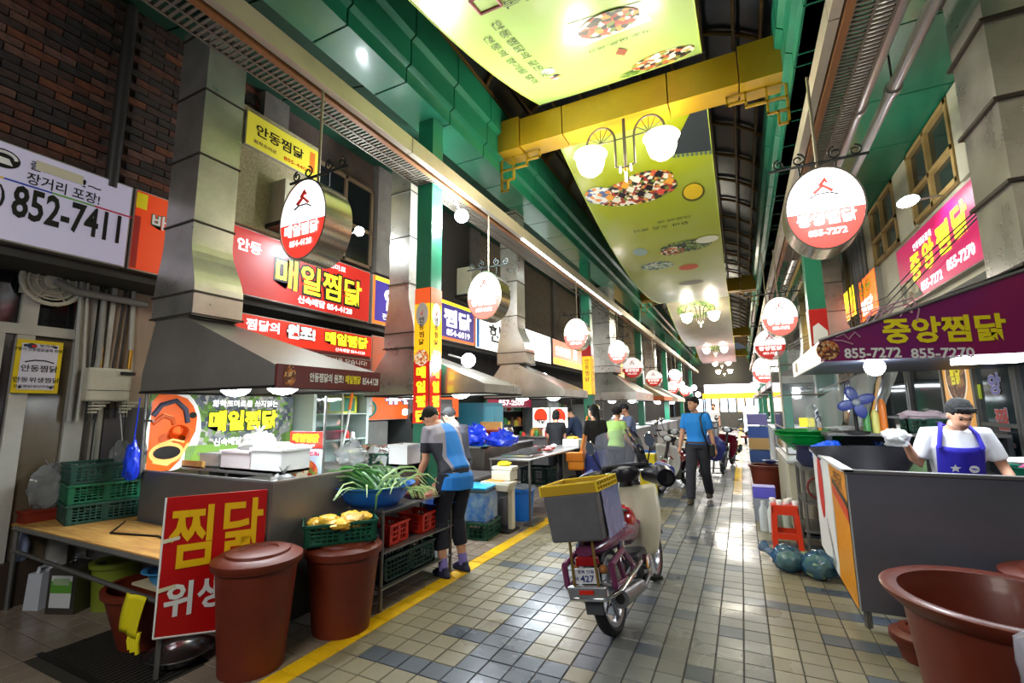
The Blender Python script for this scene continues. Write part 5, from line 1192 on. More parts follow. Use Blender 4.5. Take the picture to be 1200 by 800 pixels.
# second heap being trimmed and pink tray
t = thing('pink_tray', 'pink tray with trimmed leeks under the vest man\'s hands', 'tray', (-2.85, 3.8, .762)); bx((-3.02, 3.55, .764), (-2.68, 4.0, .79), 'tray', mat('pink tray', (220, 130, 130), .4), t)
mb = MB()
for k in range(30): y = 3.62+rr.uniform(0, .25); x = -2.9+rr.uniform(-.1, .1); a_ = rr.uniform(-.6, .6); mb.tube([(x, y, .8+.03*rr.random()), (x+.14*cos(a_), y-.12*abs(sin(a_))-.05, .82), (x+.24*cos(a_), y-.16, .78)], [.008, .007, .002], 5)
tag(mb.build('leeks', gm[2], None, smooth=True), 'trimmed leek stalks on the pink tray', 'leeks', kind='stuff')
for k, (y, z, lb) in enumerate(((3.28, .445, 'red plastic basket on the middle shelf of the steel rack, front one'), (3.72, .445, 'red plastic basket on the middle shelf of the steel rack, rear one'))):
    crate('basket', lb, 'basket', (-2.85, y, z), .26, .28, .17, .1, redp, 6, 3, 'red baskets on the steel rack')
crate('crate', 'long dark green crate on the bottom shelf of the steel rack', 'crate', (-2.86, 3.42, .175), .34, .7, .2, 0, mat('deep green crate', (16, 52, 48), .45), 8, 4)
t = bowl_('basin', 'blue basin tucked beside the vest man under the rack top', 'basin', (-2.8, 3.98, .56), .16, .1, bluep)
bag('plastic_bag', 'dark bag squeezed on the lower rack shelf', (-2.84, 3.08, .445), (.08, .08, .1), mat('dark bag film', (50, 56, 84), .3), 17)
# ================================================================== PEOPLE
skin = mat('skin', (206, 152, 122), .5); hairm = mat('black hair', (9, 8, 8), .85)
HTX = bpy.data.textures.new('strands', 'CLOUDS'); HTX.noise_scale = .025
def ering(mb, cs, n=16):
    """loft of ellipses: (centre, rx, ry, tilt about x)"""
    b = len(mb.v)
    for c, rx, ry, tl in cs:
        for j in range(n):
            t = 2*pi*j/n; y = sin(t)*ry
            mb.v.append(V(c)+V((cos(t)*rx, y*cos(tl), y*sin(tl))))
    fs = [[b+i*n+j, b+i*n+(j+1) % n, b+(i+1)*n+(j+1) % n, b+(i+1)*n+j] for i in range(len(cs)-1) for j in range(n)]
    fs += [[b+j for j in range(n)][::-1], [b+(len(cs)-1)*n+j for j in range(n)]]
    mb.f += fs; mb.m += [0]*len(fs)
def ik(a, b, l1, l2, hint):
    a, b = V(a), V(b); d = b-a; L = min(d.length, (l1+l2)*.999); d.normalize(); b = a+d*L
    x = (l1*l1-l2*l2+L*L)/(2*L); h = sqrt(max(0, l1*l1-x*x)); n = V(hint)-d*V(hint).dot(d); n.normalize()
    return a+d*x+n*h, b
def person(label, loc, rz, H=1.7, lean=0, head=(0, 0), hands=((-.22, .05, .85), (.22, .05, .85)), feet=((-.1, 0), (.1, 0)), shirt=None, pants=None, sleeve=.5, pant_len=1.0, shoe=None,
           hair='short', vox=.012, women=False, elbow=(0, -1, -.2), hem=.90, skirt=False, collar=False, detail=True, hair_m=None, sock=None, curl=1.0):
    t = thing('person', label, 'person', loc, rz)
    k = H/1.7; M = MW[t.name]
    sw = .155 if women else .176; hz = .90
    def tor(x, y, z):     # torso point leaned about the hips
        p = V((x, y, z-.92)); p = Matrix.Rotation(-lean, 3, 'X') @ p; return (p+V((0, 0, .92)))
    def S(p): return M @ (V(p)*k)
    head_c = tor(0, .02, 1.46); Rh = Matrix.Rotation(-(lean+head[0]), 3, 'X'); Rh = Matrix.Rotation(head[1], 3, 'Z') @ Rh
    hc = head_c+Rh @ V((0, .025, .125))
    feet = [V((f[0], f[1], (f[2] if len(f) > 2 else 0)+.075)) for f in feet]
    hips = [V((-.09, 0, hz)), V((.09, 0, hz))]; shl = [tor(-sw, 0, 1.385), tor(sw, 0, 1.385)]
    knees, ank, elb, wr_ = [], [], [], []
    for i in (0, 1):
        q, e = ik(hips[i], feet[i], .43, .42, (0, 1, 0)); knees.append(q); ank.append(e)
        hd = elbow[i] if isinstance(elbow[0], tuple) else elbow
        q, e = ik(shl[i], V(hands[i]), .28, .25, hd); elb.append(q); wr_.append(e)
    tl = -lean
    def torso(mb, g, z0=.86, z1=1.40):
        pr = [(.86, .155, .115), (.93, .16, .12), (1.05, .135 if not women else .12, .10), (1.18, .155 if not women else .14, .112), (1.30, .175 if not women else .155, .118), (1.385, sw*.9, .085), (1.43, .10, .065)]
        pr = [p for p in pr if z0-.001 <= p[0] <= z1+.04]
        ering(mb, [(tor(0, 0, z), rx+g, ry+g, tl) for z, rx, ry in pr])
    body = MB(); torso(body, -.012)
    body.tube([tor(0, -.005, 1.38), tor(0, .005, 1.44), head_c+Rh @ V((0, 0, .03))], [.06, .052, .052], 12)
    for i, s in ((0, -1), (1, 1)):
        body.tube([tor(s*.06, 0, 1.39), shl[i], shl[i].lerp(elb[i], .35), elb[i], elb[i].lerp(wr_[i], .3), wr_[i]], [.055, .052, .045, .037, .038, .026], 12)
        body.tube([hips[i]+V((0, 0, .02)), hips[i].lerp(knees[i], .3), knees[i], knees[i].lerp(ank[i], .35), ank[i], ank[i]+V((0, 0, -.03))], [.085, .082, .052, .055, .035, .035], 12)
        body.tube([ank[i]+V((0, -.03, -.045)), ank[i]+V((0, .06, -.05)), ank[i]+V((0, .15, -.06))], [.035, .036, .02], 8)
    # head: cranium, face, jaw, nose, ears
    def hp(x, y, z): return hc+Rh @ V((x, y, z))
    body.ball(hp(0, -.012, .015), 1, 14, (.074, .092, .094), Rh); body.ball(hp(0, .03, -.035), 1, 12, (.058, .062, .078), Rh); body.ball(hp(0, .055, -.085), 1, 8, (.03, .03, .026), Rh)
    body.tube([hp(0, .075, .02), hp(0, .098, -.02), hp(0, .088, -.033)], [.008, .013, .009], 8); body.tube([hp(-.042, .068, .03), hp(0, .082, .032), hp(.042, .068, .03)], [.010, .011, .010], 6)
    for s in (-1, 1): body.ball(hp(s*.077, -.005, -.008), 1, 8, (.009, .018, .03), Rh)
    # hands: palm plus five bent fingers
    for i, s in ((0, -1), (1, 1)):
        d = (wr_[i]-elb[i]).normalized(); x = d.cross(V((0, 1, 0))); x = x.normalized() if x.length > .1 else V((1, 0, 0)); c_ = x.cross(d).normalized()
        w0 = wr_[i]
        body.tube([w0-d*.02, w0+d*.03, w0+d*.085], [.026, .036, .036], 10, flat=.5)
        kn = -s
        for f in range(4):
            o = (f-1.5)*.021; ln = (.062, .074, .078, .064)[f]; a = w0+d*.08+c_*0+V(c_)*o
            nn = x*kn
            body.tube([a-d*.02, a+d*ln*.45+nn*.010*curl, a+d*ln*.8+nn*.03*curl, a+d*ln*.85+nn*.05*curl], [.010, .0095, .0085, .007], 6)
        a = w0+d*.03; body.tube([a, a-c_*-.04+d*.02, a+c_*.055+d*.055+x*kn*.015], [.014, .012, .009], 6)
    body.v = [S(p) for p in body.v]
    o = body.build('body', skin, t, smooth=180, fix=True)
    rm_ = o.modifiers.new('r', 'REMESH'); rm_.mode = 'VOXEL'; rm_.voxel_size = vox*k; rm_.use_smooth_shade = True
    sm_ = o.modifiers.new('s', 'SMOOTH'); sm_.iterations = 3; sm_.factor = .5
    def cloth(mb, name, m, v=None, it=4, par=None):
        mb.v = [S(p) for p in mb.v]; o = mb.build(name, m, par or t, smooth=180)
        r_ = o.modifiers.new('r', 'REMESH'); r_.mode = 'VOXEL'; r_.voxel_size = (v or vox*1.1)*k; r_.use_smooth_shade = True
        s_ = o.modifiers.new('s', 'SMOOTH'); s_.iterations = it; s_.factor = .5
        return o
    # trousers / skirt
    mb = MB(); torso(mb, .010, .86, 1.0)
    if skirt: ering(mb, [((0, 0, .95), .17, .135, 0), ((0, 0, .7), .2, .17, 0), ((0, 0, .45), .21, .19, 0)])
    else:
        for i in (0, 1):
            a = [hips[i]+V((0, 0, .04)), hips[i].lerp(knees[i], .35), knees[i]]; r_ = [.105, .10, .08]
            if pant_len > .6: e = knees[i].lerp(ank[i], pant_len); a += [knees[i].lerp(e, .5), e]; r_ += [.078, .068]
            mb.tube(a, r_, 14)
    cloth(mb, 'skirt' if skirt else 'trousers', pants)
    # shirt
    mb = MB(); torso(mb, .022, .90, 1.40)
    if hem < .9: ering(mb, [(tor(0, 0, 1.0), .165, .13, tl*.5), ((0, -.01, .9), .185, .145, 0), ((0, -.01, hem), .185, .15, 0)])
    for i, s in ((0, -1), (1, 1)):
        if sleeve > 0:
            e = shl[i].lerp(elb[i], min(1, sleeve*1.5)) if sleeve < .7 else elb[i]
            a = [tor(s*.07, 0, 1.385), shl[i], shl[i].lerp(e, .5), e]; r_ = [.058, .064, .062, .060]
            if sleeve > .7: a += [elb[i].lerp(wr_[i], .9)]; r_ += [.045]
            mb.tube(a, r_, 14)
    so = cloth(mb, 'shirt', shirt)
    if collar: tb([S(tor(.075*sin(a), .005+.065*cos(a), 1.425)) for a in [2*pi*q/12 for q in range(13)]], .014, 'collar', shirt, so, 6)
    # shoes
    sh_m = shoe or mat('dark shoes', (34, 36, 52), .6)
    for i in (0, 1):
        mb = MB(); c = ank[i]; ering(mb, [(c+V((0, .03, -.075)), .045, .125, 0), (c+V((0, .03, -.05)), .048, .128, 0), (c+V((0, .02, -.02)), .04, .09, 0), (c+V((0, -.01, .01)), .036, .05, 0)])
        cloth(mb, 'shoe', sh_m, .008, 2)
        if sock: tb([S(c+V((0, 0, -.02))), S(c.lerp(knees[i], .2))], .044, 'sock', sock, t, 12)
    # hair
    mb = MB(); hm = hair_m or hairm
    mb.ball(hp(0, -.028, .036), 1, 14, (.083, .095, .093), Rh)
    for q in range(9): mb.tube([hp(-.06+.015*q, .045, .098), hp(-.058+.0145*q, .062, .078), hp(-.056+.014*q+.004*(q % 3-1), .072, .060+.007*(q % 2))], [.012, .009, .004], 6)
    if hair == 'bob': mb.ball(hp(0, -.05, -.03), 1, 12, (.086, .06, .085), Rh)
    if hair == 'long': mb.ball(hp(0, -.06, -.02), 1, 12, (.08, .06, .09), Rh); mb.tube([hp(0, -.09, -.02), hp(0, -.11, -.12), tor(0, -.13, 1.32)], [.05, .045, .015], 10)
    if hair == 'perm':
        for a in range(10): mb.ball(hp(.06*cos(a*.63), -.03+.07*sin(a*.63), .05), .045, 7)
    ho = cloth(mb, 'hair', hm, .007, 1); dp = ho.modifiers.new('d', 'DISPLACE'); dp.texture = HTX; dp.strength = .012; dp.mid_level = .45
    if hair == 'cap':
        mb = MB(); mb.ball(hp(0, -.015, .055), 1, 12, (.09, .105, .08), Rh); mb.tube([hp(0, .07, .065), hp(0, .15, .05)], [.06, .05], 10, flat=.2); cloth(mb, 'cap', mat('dark cap', (30, 34, 46), .6), .008, 2)
    if hair == 'whitecap':
        mb = MB(); mb.ball(hp(0, -.015, .05), 1, 12, (.1, .115, .085), Rh); cloth(mb, 'cap', mat('white cap', (225, 225, 225), .6), .008, 2)
    if detail:
        for s in (-1, 1):
            MB().ball(S(hp(s*.028, .072, .012)), .010*k, 8).build('eye', mat('eye dark', (30, 22, 18), .2), t, smooth=True)
            tb([S(hp(s*.044, .068, .035)), S(hp(s*.03, .079, .039)), S(hp(s*.014, .08, .035))], .0035, 'eyebrow', hairm, t, 5)
        tb([S(hp(-.022, .078, -.062)), S(hp(0, .087, -.06)), S(hp(.022, .078, -.062))], .005, 'lips', mat('lips', (170, 96, 86), .5), t, 6)
    return t, S, tor, shl, elb, wr_, hp
navy_ = mat('navy trousers', (22, 24, 38), .8)
# vest man: blue cycling top with grey side panels, black under the arms
vm = mat('blue sports top', (30, 126, 214), .6); nt = vm.node_tree; b = nt.nodes['Principled BSDF']
tc = nt.nodes.new('ShaderNodeTexCoord'); sp = nt.nodes.new('ShaderNodeSeparateXYZ'); nt.links.new(tc.outputs['Object'], sp.inputs[0])
def mth(op, a, b_=None):
    n = nt.nodes.new('ShaderNodeMath'); n.operation = op
    for i, q in enumerate((a, b_)):
        if q is None: continue
        if isinstance(q, (int, float)): n.inputs[i].default_value = q
        else: nt.links.new(q, n.inputs[i])
    return n.outputs[0]
ax = mth('ABSOLUTE', sp.outputs[0]); zz = sp.outputs[2]
edge = mth('SUBTRACT', .145, mth('MULTIPLY', mth('ABSOLUTE', mth('SUBTRACT', zz, 1.12)), .18))
g1 = mth('MULTIPLY', mth('GREATER_THAN', ax, mth('SUBTRACT', edge, .03)), mth('GREATER_THAN', zz, .96))
k1 = mth('MULTIPLY', mth('GREATER_THAN', ax, mth('ADD', edge, -.002)), mth('MULTIPLY', mth('GREATER_THAN', zz, .96), mth('LESS_THAN', zz, 1.24)))
def mixc(f, c1, c2):
    n = nt.nodes.new('ShaderNodeMix'); n.data_type = 'RGBA'; nt.links.new(f, n.inputs[0])
    for i, c in ((6, c1), (7, c2)):
        if isinstance(c, tuple): n.inputs[i].default_value = (*lin(c), 1)
        else: nt.links.new(c, n.inputs[i])
    return n.outputs[2]
col = mixc(k1, mixc(g1, (30, 126, 214), (150, 142, 152)), (20, 20, 34)); nt.links.new(col, b.inputs['Base Color'])
person('man in a blue and grey sports top and dark shorts trimming leeks', (-2.60, 3.98, 0), R_(72), 1.74, lean=R_(30), head=(R_(22), R_(8)), hands=((-.17, .40, .84), (.15, .42, .84)), feet=((-.12, .02), (.12, .02)), hem=.78,
       shirt=vm, pants=navy_, sleeve=.5, pant_len=.62, sock=mat('lilac socks', (130, 120, 200), .8), shoe=mat('navy shoes', (30, 32, 66), .6), vox=.009, elbow=(0, -1, -.4))
person('person with black hair in a dark top directly behind the vest man', (-3.35, 5.25, 0), R_(80), 1.63, lean=R_(12), head=(R_(20), R_(10)), hands=((-.2, .35, .95), (.2, .35, .95)), shirt=mat('dark grey top', (40, 40, 48), .8), pants=navy_, vox=.014, detail=False)
blk_ = mat('black cloth', (16, 16, 20), .85)
person('short haired woman in a black top, back turned, at the frame table', (-3.3, 8.6, 0), R_(15), 1.54, lean=R_(6), head=(R_(10), 0), hands=((-.2, .3, .95), (.2, .3, .95)), shirt=blk_, pants=blk_, sleeve=.45, hair='bob', women=True, vox=.014, detail=False)
person('stallholder in a dark cap and denim jacket bending over the hot plates', (-3.12, 9.6, 0), R_(100), 1.66, lean=R_(18), head=(R_(15), 0), hands=((-.2, .45, .95), (.2, .45, .95)), shirt=mat('denim blue', (44, 62, 96), .8), pants=navy_, sleeve=1, hair='cap', vox=.016, detail=False)
p5 = person('woman with long black hair in a black top carrying an orange bag', (-2.22, 7.6, 0), R_(40), 1.62, head=(0, R_(20)), hands=((-.22, .05, .80), (.12, .14, 1.38)), shirt=blk_, pants=mat('blue denim skirt', (32, 44, 110), .8), sleeve=.5, hair='long', women=True, skirt=True, vox=.013, detail=False, elbow=((0, -1, 0), (.6, .4, -1)))
person('woman in a lime green top with curly black hair behind the scooter windshield', (-2.1, 8.5, 0), R_(-15), 1.58, lean=R_(6), hands=((-.2, .25, .95), (.2, .25, .95)), shirt=mat('lime top', (160, 200, 110), .8), pants=blk_, hair='perm', women=True, vox=.014, detail=False)
person('man in a navy cap and grey blue shirt seen through the scooter windshield', (-2.12, 10.0, 0), R_(120), 1.66, lean=R_(10), hands=((-.2, .35, .95), (.2, .35, .95)), shirt=mat('grey blue shirt', (110, 124, 160), .8), pants=blk_, hair='cap', vox=.016, detail=False)
person('stall worker in a white cap far inside the third stall', (-4.75, 11.1, 0), R_(-100), 1.6, lean=R_(10), hands=((-.2, .35, .95), (.2, .35, .95)), shirt=mat('white work shirt', (215, 215, 215), .8), pants=blk_, hair='whitecap', women=True, vox=.016, detail=False)
person('distant person in a pale shirt walking beyond the walking man', (-1.1, 22, 0), R_(170), 1.68, feet=((-.1, .15), (.1, -.12)), shirt=mat('white work shirt', (215, 215, 215), .8), pants=mat('grey trousers', (110, 110, 112), .8), vox=.02, detail=False)
# shoulder bag of the woman
ob = thing('handbag', 'orange leather handbag hanging at the side of the woman in black', 'bag', (-2.5, 7.45, .56))
orl = mat('orange leather', (226, 136, 24), .45)
mb = MB().box((-2.5, 7.4, .71), (.26, .13, .28), R_(15)); mb.build('body', orl, ob, bevel=.03); MB().box((-2.5, 7.33, .78), (.27, .03, .14), R_(15)).build('flap', mat('orange flap', (206, 116, 16), .45), ob, bevel=.01)
tb([(-2.42, 7.42, .84), (-2.36, 7.46, 1.15), (-2.33, 7.56, 1.43), (-2.36, 7.66, 1.40)], .017, 'strap', orl, ob, 6)
# walking man
bp = mat('bright blue polo', (22, 132, 220), .7)
wm_, S, tor, shl, elb, wrr, hp = person('walking man in a bright blue polo shirt and dark trousers with a shoulder bag', (-.72, 8.5, 0), R_(170), 1.73, head=(R_(4), R_(-30)), hands=((-.27, -.02, .80), (.27, .1, .80)), feet=((-.07, -.30, .04), (.09, .24)),
       shirt=bp, pants=mat('charcoal trousers', (42, 42, 50), .85), sleeve=.5, collar=True, shoe=mat('brown trainers', (70, 60, 50), .7), vox=.011, elbow=(0, -1, 0))
mb = MB(); ering(mb, [((0, 0, .945), .178, .142, 0), ((0, 0, .975), .178, .142, 0)]); mb.v = [S(p) for p in mb.v]; mb.build('belt', mat('brown belt', (86, 50, 30), .5), wm_, smooth=True)
sb_ = thing('shoulder_bag', 'small black shoulder bag worn across the walking man\'s chest', 'bag', (-.5, 8.5, .8))
tb([S(tor(-.12, .0, 1.44)), S(tor(-.1, .12, 1.36)), S(tor(-.13, .15, 1.15)), S(tor(-.19, .1, .93)), S(tor(-.21, .0, .85))], .014, 'strap', blackp, sb_, 6); MB().box(S(V((-.235, -.04, .84))), (.08, .22, .2), R_(170)).build('body', blackp, sb_, bevel=.02)
# right stall worker
apm = mat('royal blue apron', (38, 28, 170), .7)
wk, S, tor, shl, elb, wrr, hp = person('stall worker in a white T-shirt and royal blue apron leaning behind the right counter', (1.52, 5.05, 0), R_(175), 1.66, lean=R_(16), head=(R_(20), R_(12)), hands=((-.06-.2, .33, .98), (.34, .24, 1.30)), feet=((-.1, 0), (.1, 0)),
       shirt=mat('white T-shirt', (226, 226, 230), .75), pants=navy_, sleeve=.5, vox=.010, elbow=((-.3, -1, -.3), (.5, .1, -1)))
mb = MB().sheet(lambda u, v: S(tor(-.14+.28*u if v > .45 else -.19+.38*u, .155-.05*abs(2*u-1)**2+(.008 if v < .45 else 0), .70+.62*v)), 14, 14)
ap = mb.build('apron', apm, wk, smooth=True); ap.modifiers.new('s', 'SOLIDIFY').thickness = .008
for s in (-1, 1): tb([S(tor(s*.13, .14, 1.31)), S(tor(s*.11, .09, 1.41)), S(tor(s*.08, -.02, 1.46)), S(tor(s*.03, -.08, 1.42))], .016, 'apron_strap', apm, wk, 6)
cst = [tor(.05+(.035 if i % 2 == 0 else .016)*sin(pi*i/5), .185, 1.16+(.035 if i % 2 == 0 else .016)*cos(pi*i/5)) for i in range(10)]
MB().add([S(p) for p in cst], [tuple(range(10))]).build('star_print', whitep, wk, fix=False)
MB().add([S(tor(-.06+.03*cos(2*pi*i/16), .185, 1.16+.03*sin(2*pi*i/16))) for i in range(16)], [tuple(range(16))]).build('round_print', whitep, wk, fix=False)
MB().add([S(tor(-.06+q[0], .188, 1.16+q[1])) for q in ((-.028, .0), (0, -.006), (.028, .01), (.0, .008))], [(0, 1, 2, 3)]).build('print_band', apm, wk, fix=False)
h_ = S(wrr[1]); ck = thing('wrapped_chicken', 'white wrapped bundle in the right stall worker\'s raised hand', 'bundle', h_)
crumple(h_+V((-.07, -.07, .03)), (.085, .075, .075), 44, .3, 12).build('bundle', mat('white wrap', (222, 224, 226), .4), ck, smooth=True)
# ================================================================== SCOOTERS
chrome = mat('chrome', (220, 220, 222), .12, 1.0); rubber = mat('tyre rubber', (22, 22, 24), .75); grease = mat('engine grey', (86, 86, 90), .4, .8)
def scooter(label, body1, body2, shield, loaded, group='underbone scooters parked in the lane'):
    t = thing('scooter', label, 'scooter', (0, 0, 0), 0, group)
    my = Matrix.Rotation(pi/2, 3, 'Y')
    for yc, nm in ((0, 'rear'), (1.17, 'front')):
        w_ = MB().lathe([(.225, -.03), (.25, -.042), (.275, -.03), (.286, 0), (.275, .03), (.25, .042), (.225, .03)], (0, yc, .286), 40, M=my).build('tyre', rubber, t, smooth=True)
        MB().lathe([(.20, -.025), (.23, -.032), (.235, 0), (.23, .032), (.20, .025), (.205, 0), (.20, -.025)], (0, yc, .286), 36, M=my).build('rim', mat('alloy rim', (180, 180, 186), .25, .9), w_, smooth=True)
        mb = MB().lathe([(.001, -.05), (.05, -.05), (.05, .05), (.001, .05)], (0, yc, .286), 16, M=my)
        for k in range(5): a = 2*pi*k/5; mb.tube([(0, yc, .286), (0, yc+.21*cos(a), .286+.21*sin(a))], .017, 6)
        mb.build('hub_and_spokes', mat('alloy rim', (180, 180, 186), .25, .9), w_, smooth=True)
    for s in (-1, 1):
        tb([(s*.075, 1.17, .286), (s*.075, 1.03, .66)], .022, 'fork_leg', chrome, t, 10); tb([(s*.10, 0, .286), (s*.11, .12, .58)], .026, 'shock_absorber', chrome, t, 10); tb([(s*.08, 0, .286), (s*.06, .5, .33)], .02, 'swing_arm', grease, t, 8)
    tb([(0, 1.03, .62), (0, .92, .98)], .03, 'steering_head', dark(), t, 10)
    MB().sheet(lambda u, v: V(((u-.5)*.13, 1.17+.315*cos(pi*(.08+.62*v)), .286+.315*sin(pi*(.08+.62*v))-.03*abs(2*u-1)**2)), 6, 14).build('front_fender', body1, t, smooth=True).modifiers.new('s', 'SOLIDIFY').thickness = .008
    MB().sheet(lambda u, v: V(((u-.5)*.14, .31*cos(pi*(.35+.62*v)), .30+.31*sin(pi*(.35+.62*v))-.03*abs(2*u-1)**2)), 6, 14).build('rear_fender', dark(), t, smooth=True).modifiers.new('s', 'SOLIDIFY').thickness = .008
    # main body: step-through spine, tail cowl
    mb = MB(); ering(mb, [((0, .92, .66), .05, .06, 0), ((0, .74, .55), .08, .09, .5), ((0, .6, .55), .11, .12, .9), ((0, .46, .58), .12, .11, 1.2), ((0, .3, .60), .12, .10, pi/2), ((0, 0, .62), .13, .085, pi/2), ((0, -.2, .62), .11, .06, pi/2), ((0, -.3, .62), .07, .035, pi/2)])
    mb.build('body_cowl', body1, t, smooth=True)
    mb = MB(); mb.ball((0, .52, .66), 1, 14, (.125, .17, .12)); mb.build('centre_cover', body2, t, smooth=True)
    mb = MB(); ering(mb, [((0, .5, .73), .10, .025, 0), ((0, .25, .745), .125, .2, 0)][:1]+[((0, .42, .76), .10, .10, 0), ((0, .15, .775), .13, .30, 0), ((0, .15, .72), .13, .32, 0)][1:]); mb.build('seat', mat('black seat vinyl', (24, 24, 26), .5), t, smooth=True)
    MB().sheet(lambda u, v: V(((u-.5)*2*(.09+.14*sin(pi*min(1, .25+.75*v))**.6), .93-.16*v+.10*abs(2*u-1)**2-.05*sin(pi*v), .86-.58*v)), 16, 12).build('leg_shield', shield, t, smooth=True).modifiers.new('s', 'SOLIDIFY').thickness = .014
    MB().box((0, .62, .30), (.20, .26, .2)).build('engine', grease, t, bevel=.03); MB().lathe([(.09, -.03), (.09, .03), (.07, .04), (.001, .04)], (.11, .62, .28), 20, M=my).build('crankcase_cover', chrome, t, smooth=True)
    for k in range(5): MB().box((0, .80+.03*k, .34+.012*k), (.13, .012, .13)).build('cooling_fin', grease, t)
    mb = MB().tube([(.13, .62, .22), (.15, .35, .2), (.16, .2, .25)], .018, 8); mb.tube([(.16, .22, .25), (.17, -.25, .31)], [.045, .058], 18); mb.build('exhaust', mat('exhaust steel', (150, 148, 150), .3, .9), t, smooth=True)
    MB().lathe([(.03, 0), (.03, -.01), (.001, -.01)], (.17, -.253, .311), 14, M=Matrix.Rotation(-pi/2, 3, 'X')).build('exhaust_mouth', blackp, t)
    for s in (-1, 1): tb([(s*.06, .55, .2), (s*.24, .55, .2)], .016, 'foot_peg', rubber, t, 8)
    tb([(-.06, .4, .2), (-.2, .45, .02)], .012, 'side_stand', dark(), t, 6)
    # handlebar unit
    mb = MB(); ering(mb, [((0, .9, .92), .09, .09, 0), ((0, .9, .99), .15, .10, 0), ((0, .89, 1.03), .12, .08, 0), ((0, .89, 1.045), .05, .04, 0)]); mb.build('headlight_cowl', mat('black cowl', (30, 30, 36), .3), t, smooth=True)
    MB().ball((0, .985, .985), 1, 12, (.075, .03, .055)).build('headlight', mat('lamp glass', (210, 214, 220), .08), t, smooth=True)
    MB().ball((0, .845, 1.035), 1, 10, (.06, .03, .02)).build('dial', mat('dial grey', (160, 160, 164), .3), t, smooth=True)
    for s in (-1, 1):
        tb([(s*.05, .9, .99), (s*.2, .88, 1.0), (s*.36, .80, .98)], .015, 'handlebar', chrome, t, 8); tb([(s*.26, .85, .995), (s*.38, .79, .975)], .02, 'grip', rubber, t, 10)
        tb([(s*.2, .88, 1.0), (s*.25, .88, 1.12), (s*.28, .88, 1.2)], .007, 'mirror_stem', dark(), t, 6)
        m_ = MB().lathe([(.001, .012), (.05, .012), (.056, 0), (.045, -.02), (.001, -.03)], (s*.285, .88, 1.25), 20, M=Matrix.Rotation(pi/2, 3, 'X'), sx=.85, sy=1.25); m_.build('mirror', mat('mirror shell', (200, 204, 210), .06, 1.0), t, smooth=True)
        MB().ball((s*.1, -.28, .50), .03, 8).build('indicator', mat('amber lens', (170, 110, 60), .2), t, smooth=True); tb([(s*.05, -.26, .5), (s*.1, -.28, .5)], .008, 'indicator_stem', dark(), t, 5)
    # rear lamp, plate, bumper
    MB().box((0, -.29, .555), (.16, .05, .06)).build('tail_lamp', mat('tail red', (150, 16, 20), .15), t, bevel=.012)
    pl = bx((-.09, -.345, .43), (.09, -.335, .525), 'number_plate', mat('plate white', (222, 222, 226), .4), t)
    bl_ = mat('plate blue', (40, 50, 120), .4)
    if loaded:
        letters('경북 안동', V((-.06, -.346, .492)), XP, ZP, .12, .024, bl_, pl, lift=.002); letters('바', V((-.08, -.346, .445)), XP, ZP, .025, .03, bl_, pl, lift=.002); letters('427', V((-.045, -.346, .44)), XP, ZP, .10, .042, bl_, pl, bold=.02, lift=.002)
    tb([(-.2, .1, .40), (-.19, -.25, .36), (-.12, -.37, .345), (.12, -.37, .345), (.19, -.25, .36), (.2, .22, .41)], .016, 'bumper_tube', chrome, t, 10)
    MB().box((0, -.36, .39), (.27, .05, .065)).build('bumper_box', mat('satin steel', (190, 188, 190), .3, .9), t, bevel=.01); bx((-.05, -.392, .378), (.05, -.386, .402), 'reflector', mat('red reflector', (210, 40, 20), .2), t)
    MB().box((0, -.3, .29), (.12, .02, .12)).build('mud_flap', mat('grey flap', (70, 72, 76), .7), t)
    for s in (-1, 1):
        mb = MB(); pts = [(-.30, .53), (-.05, .56), (.12, .42), (.10, .36), (-.30, .40)]
        for a, b in zip(pts, pts[1:]+pts[:1]): mb.tube([(s*.17, *a), (s*.17, *b)], .022, 8)
        mb.tube([(s*.17, -.18, .54), (s*.17, -.1, .38)], .02, 8); mb.build('pannier_guard', body1, t, smooth=True)
    return t
mag_ = mat('dusty magenta paint', (120, 52, 92), .25, var=.2, coat=.6); redpaint = mat('glossy red paint', (176, 18, 34), .15, coat=.8); cream_ = mat('cream plastic', (212, 204, 180), .35, var=.1)
sc1 = scooter('magenta and red scooter carrying a grey delivery box, seen from behind in the lane', mag_, redpaint, cream_, True)
# delivery load
gbox = mat('grey tarpaulin', (104, 103, 106), .5, var=.25, scale=5)
Q = Matrix.Rotation(0, 3, 'Z')
mb = MB().box((.0, -.21, .855), (.37, .38, .31), top=1.05); mb.build('delivery_box', gbox, sc1, bevel=.015)
mb = MB().sheet(lambda u, v: V((.202+.006*noise.noise(V((u*9, v*9, 2)))+.012*(1-v)*0, -.32+.35*u, .70+.30*v+.02*noise.noise(V((u*5, 0, 1))))), 22, 12); mb.build('plastic_cover', mat('bluish silver film', (140, 152, 196), .18, .3, bump=.5, bscale=14), sc1, smooth=True)
mb = MB(); yc_ = mat('yellow crate', (238, 206, 24), .35)
for s in (-1, 1):
    for z in (1.005, 1.035, 1.065): mb.b2((-.208, -.20+s*.20-.008, z), (.208, -.20+s*.20+.008, z+.008)); mb.b2((s*.208-.008, -.405, z), (s*.208+.008, -.0, z+.008))
    for k in range(10): x = -.208+.416*k/9; mb.b2((x-.006, -.20+s*.20-.006, 1.005), (x+.006, -.20+s*.20+.006, 1.075))
    for k in range(9): y = -.405+.40*k/8; mb.b2((s*.208-.006, y-.006, 1.005), (s*.208+.006, y+.006, 1.075))
mb.build('yellow_crate_rim', yc_, sc1)
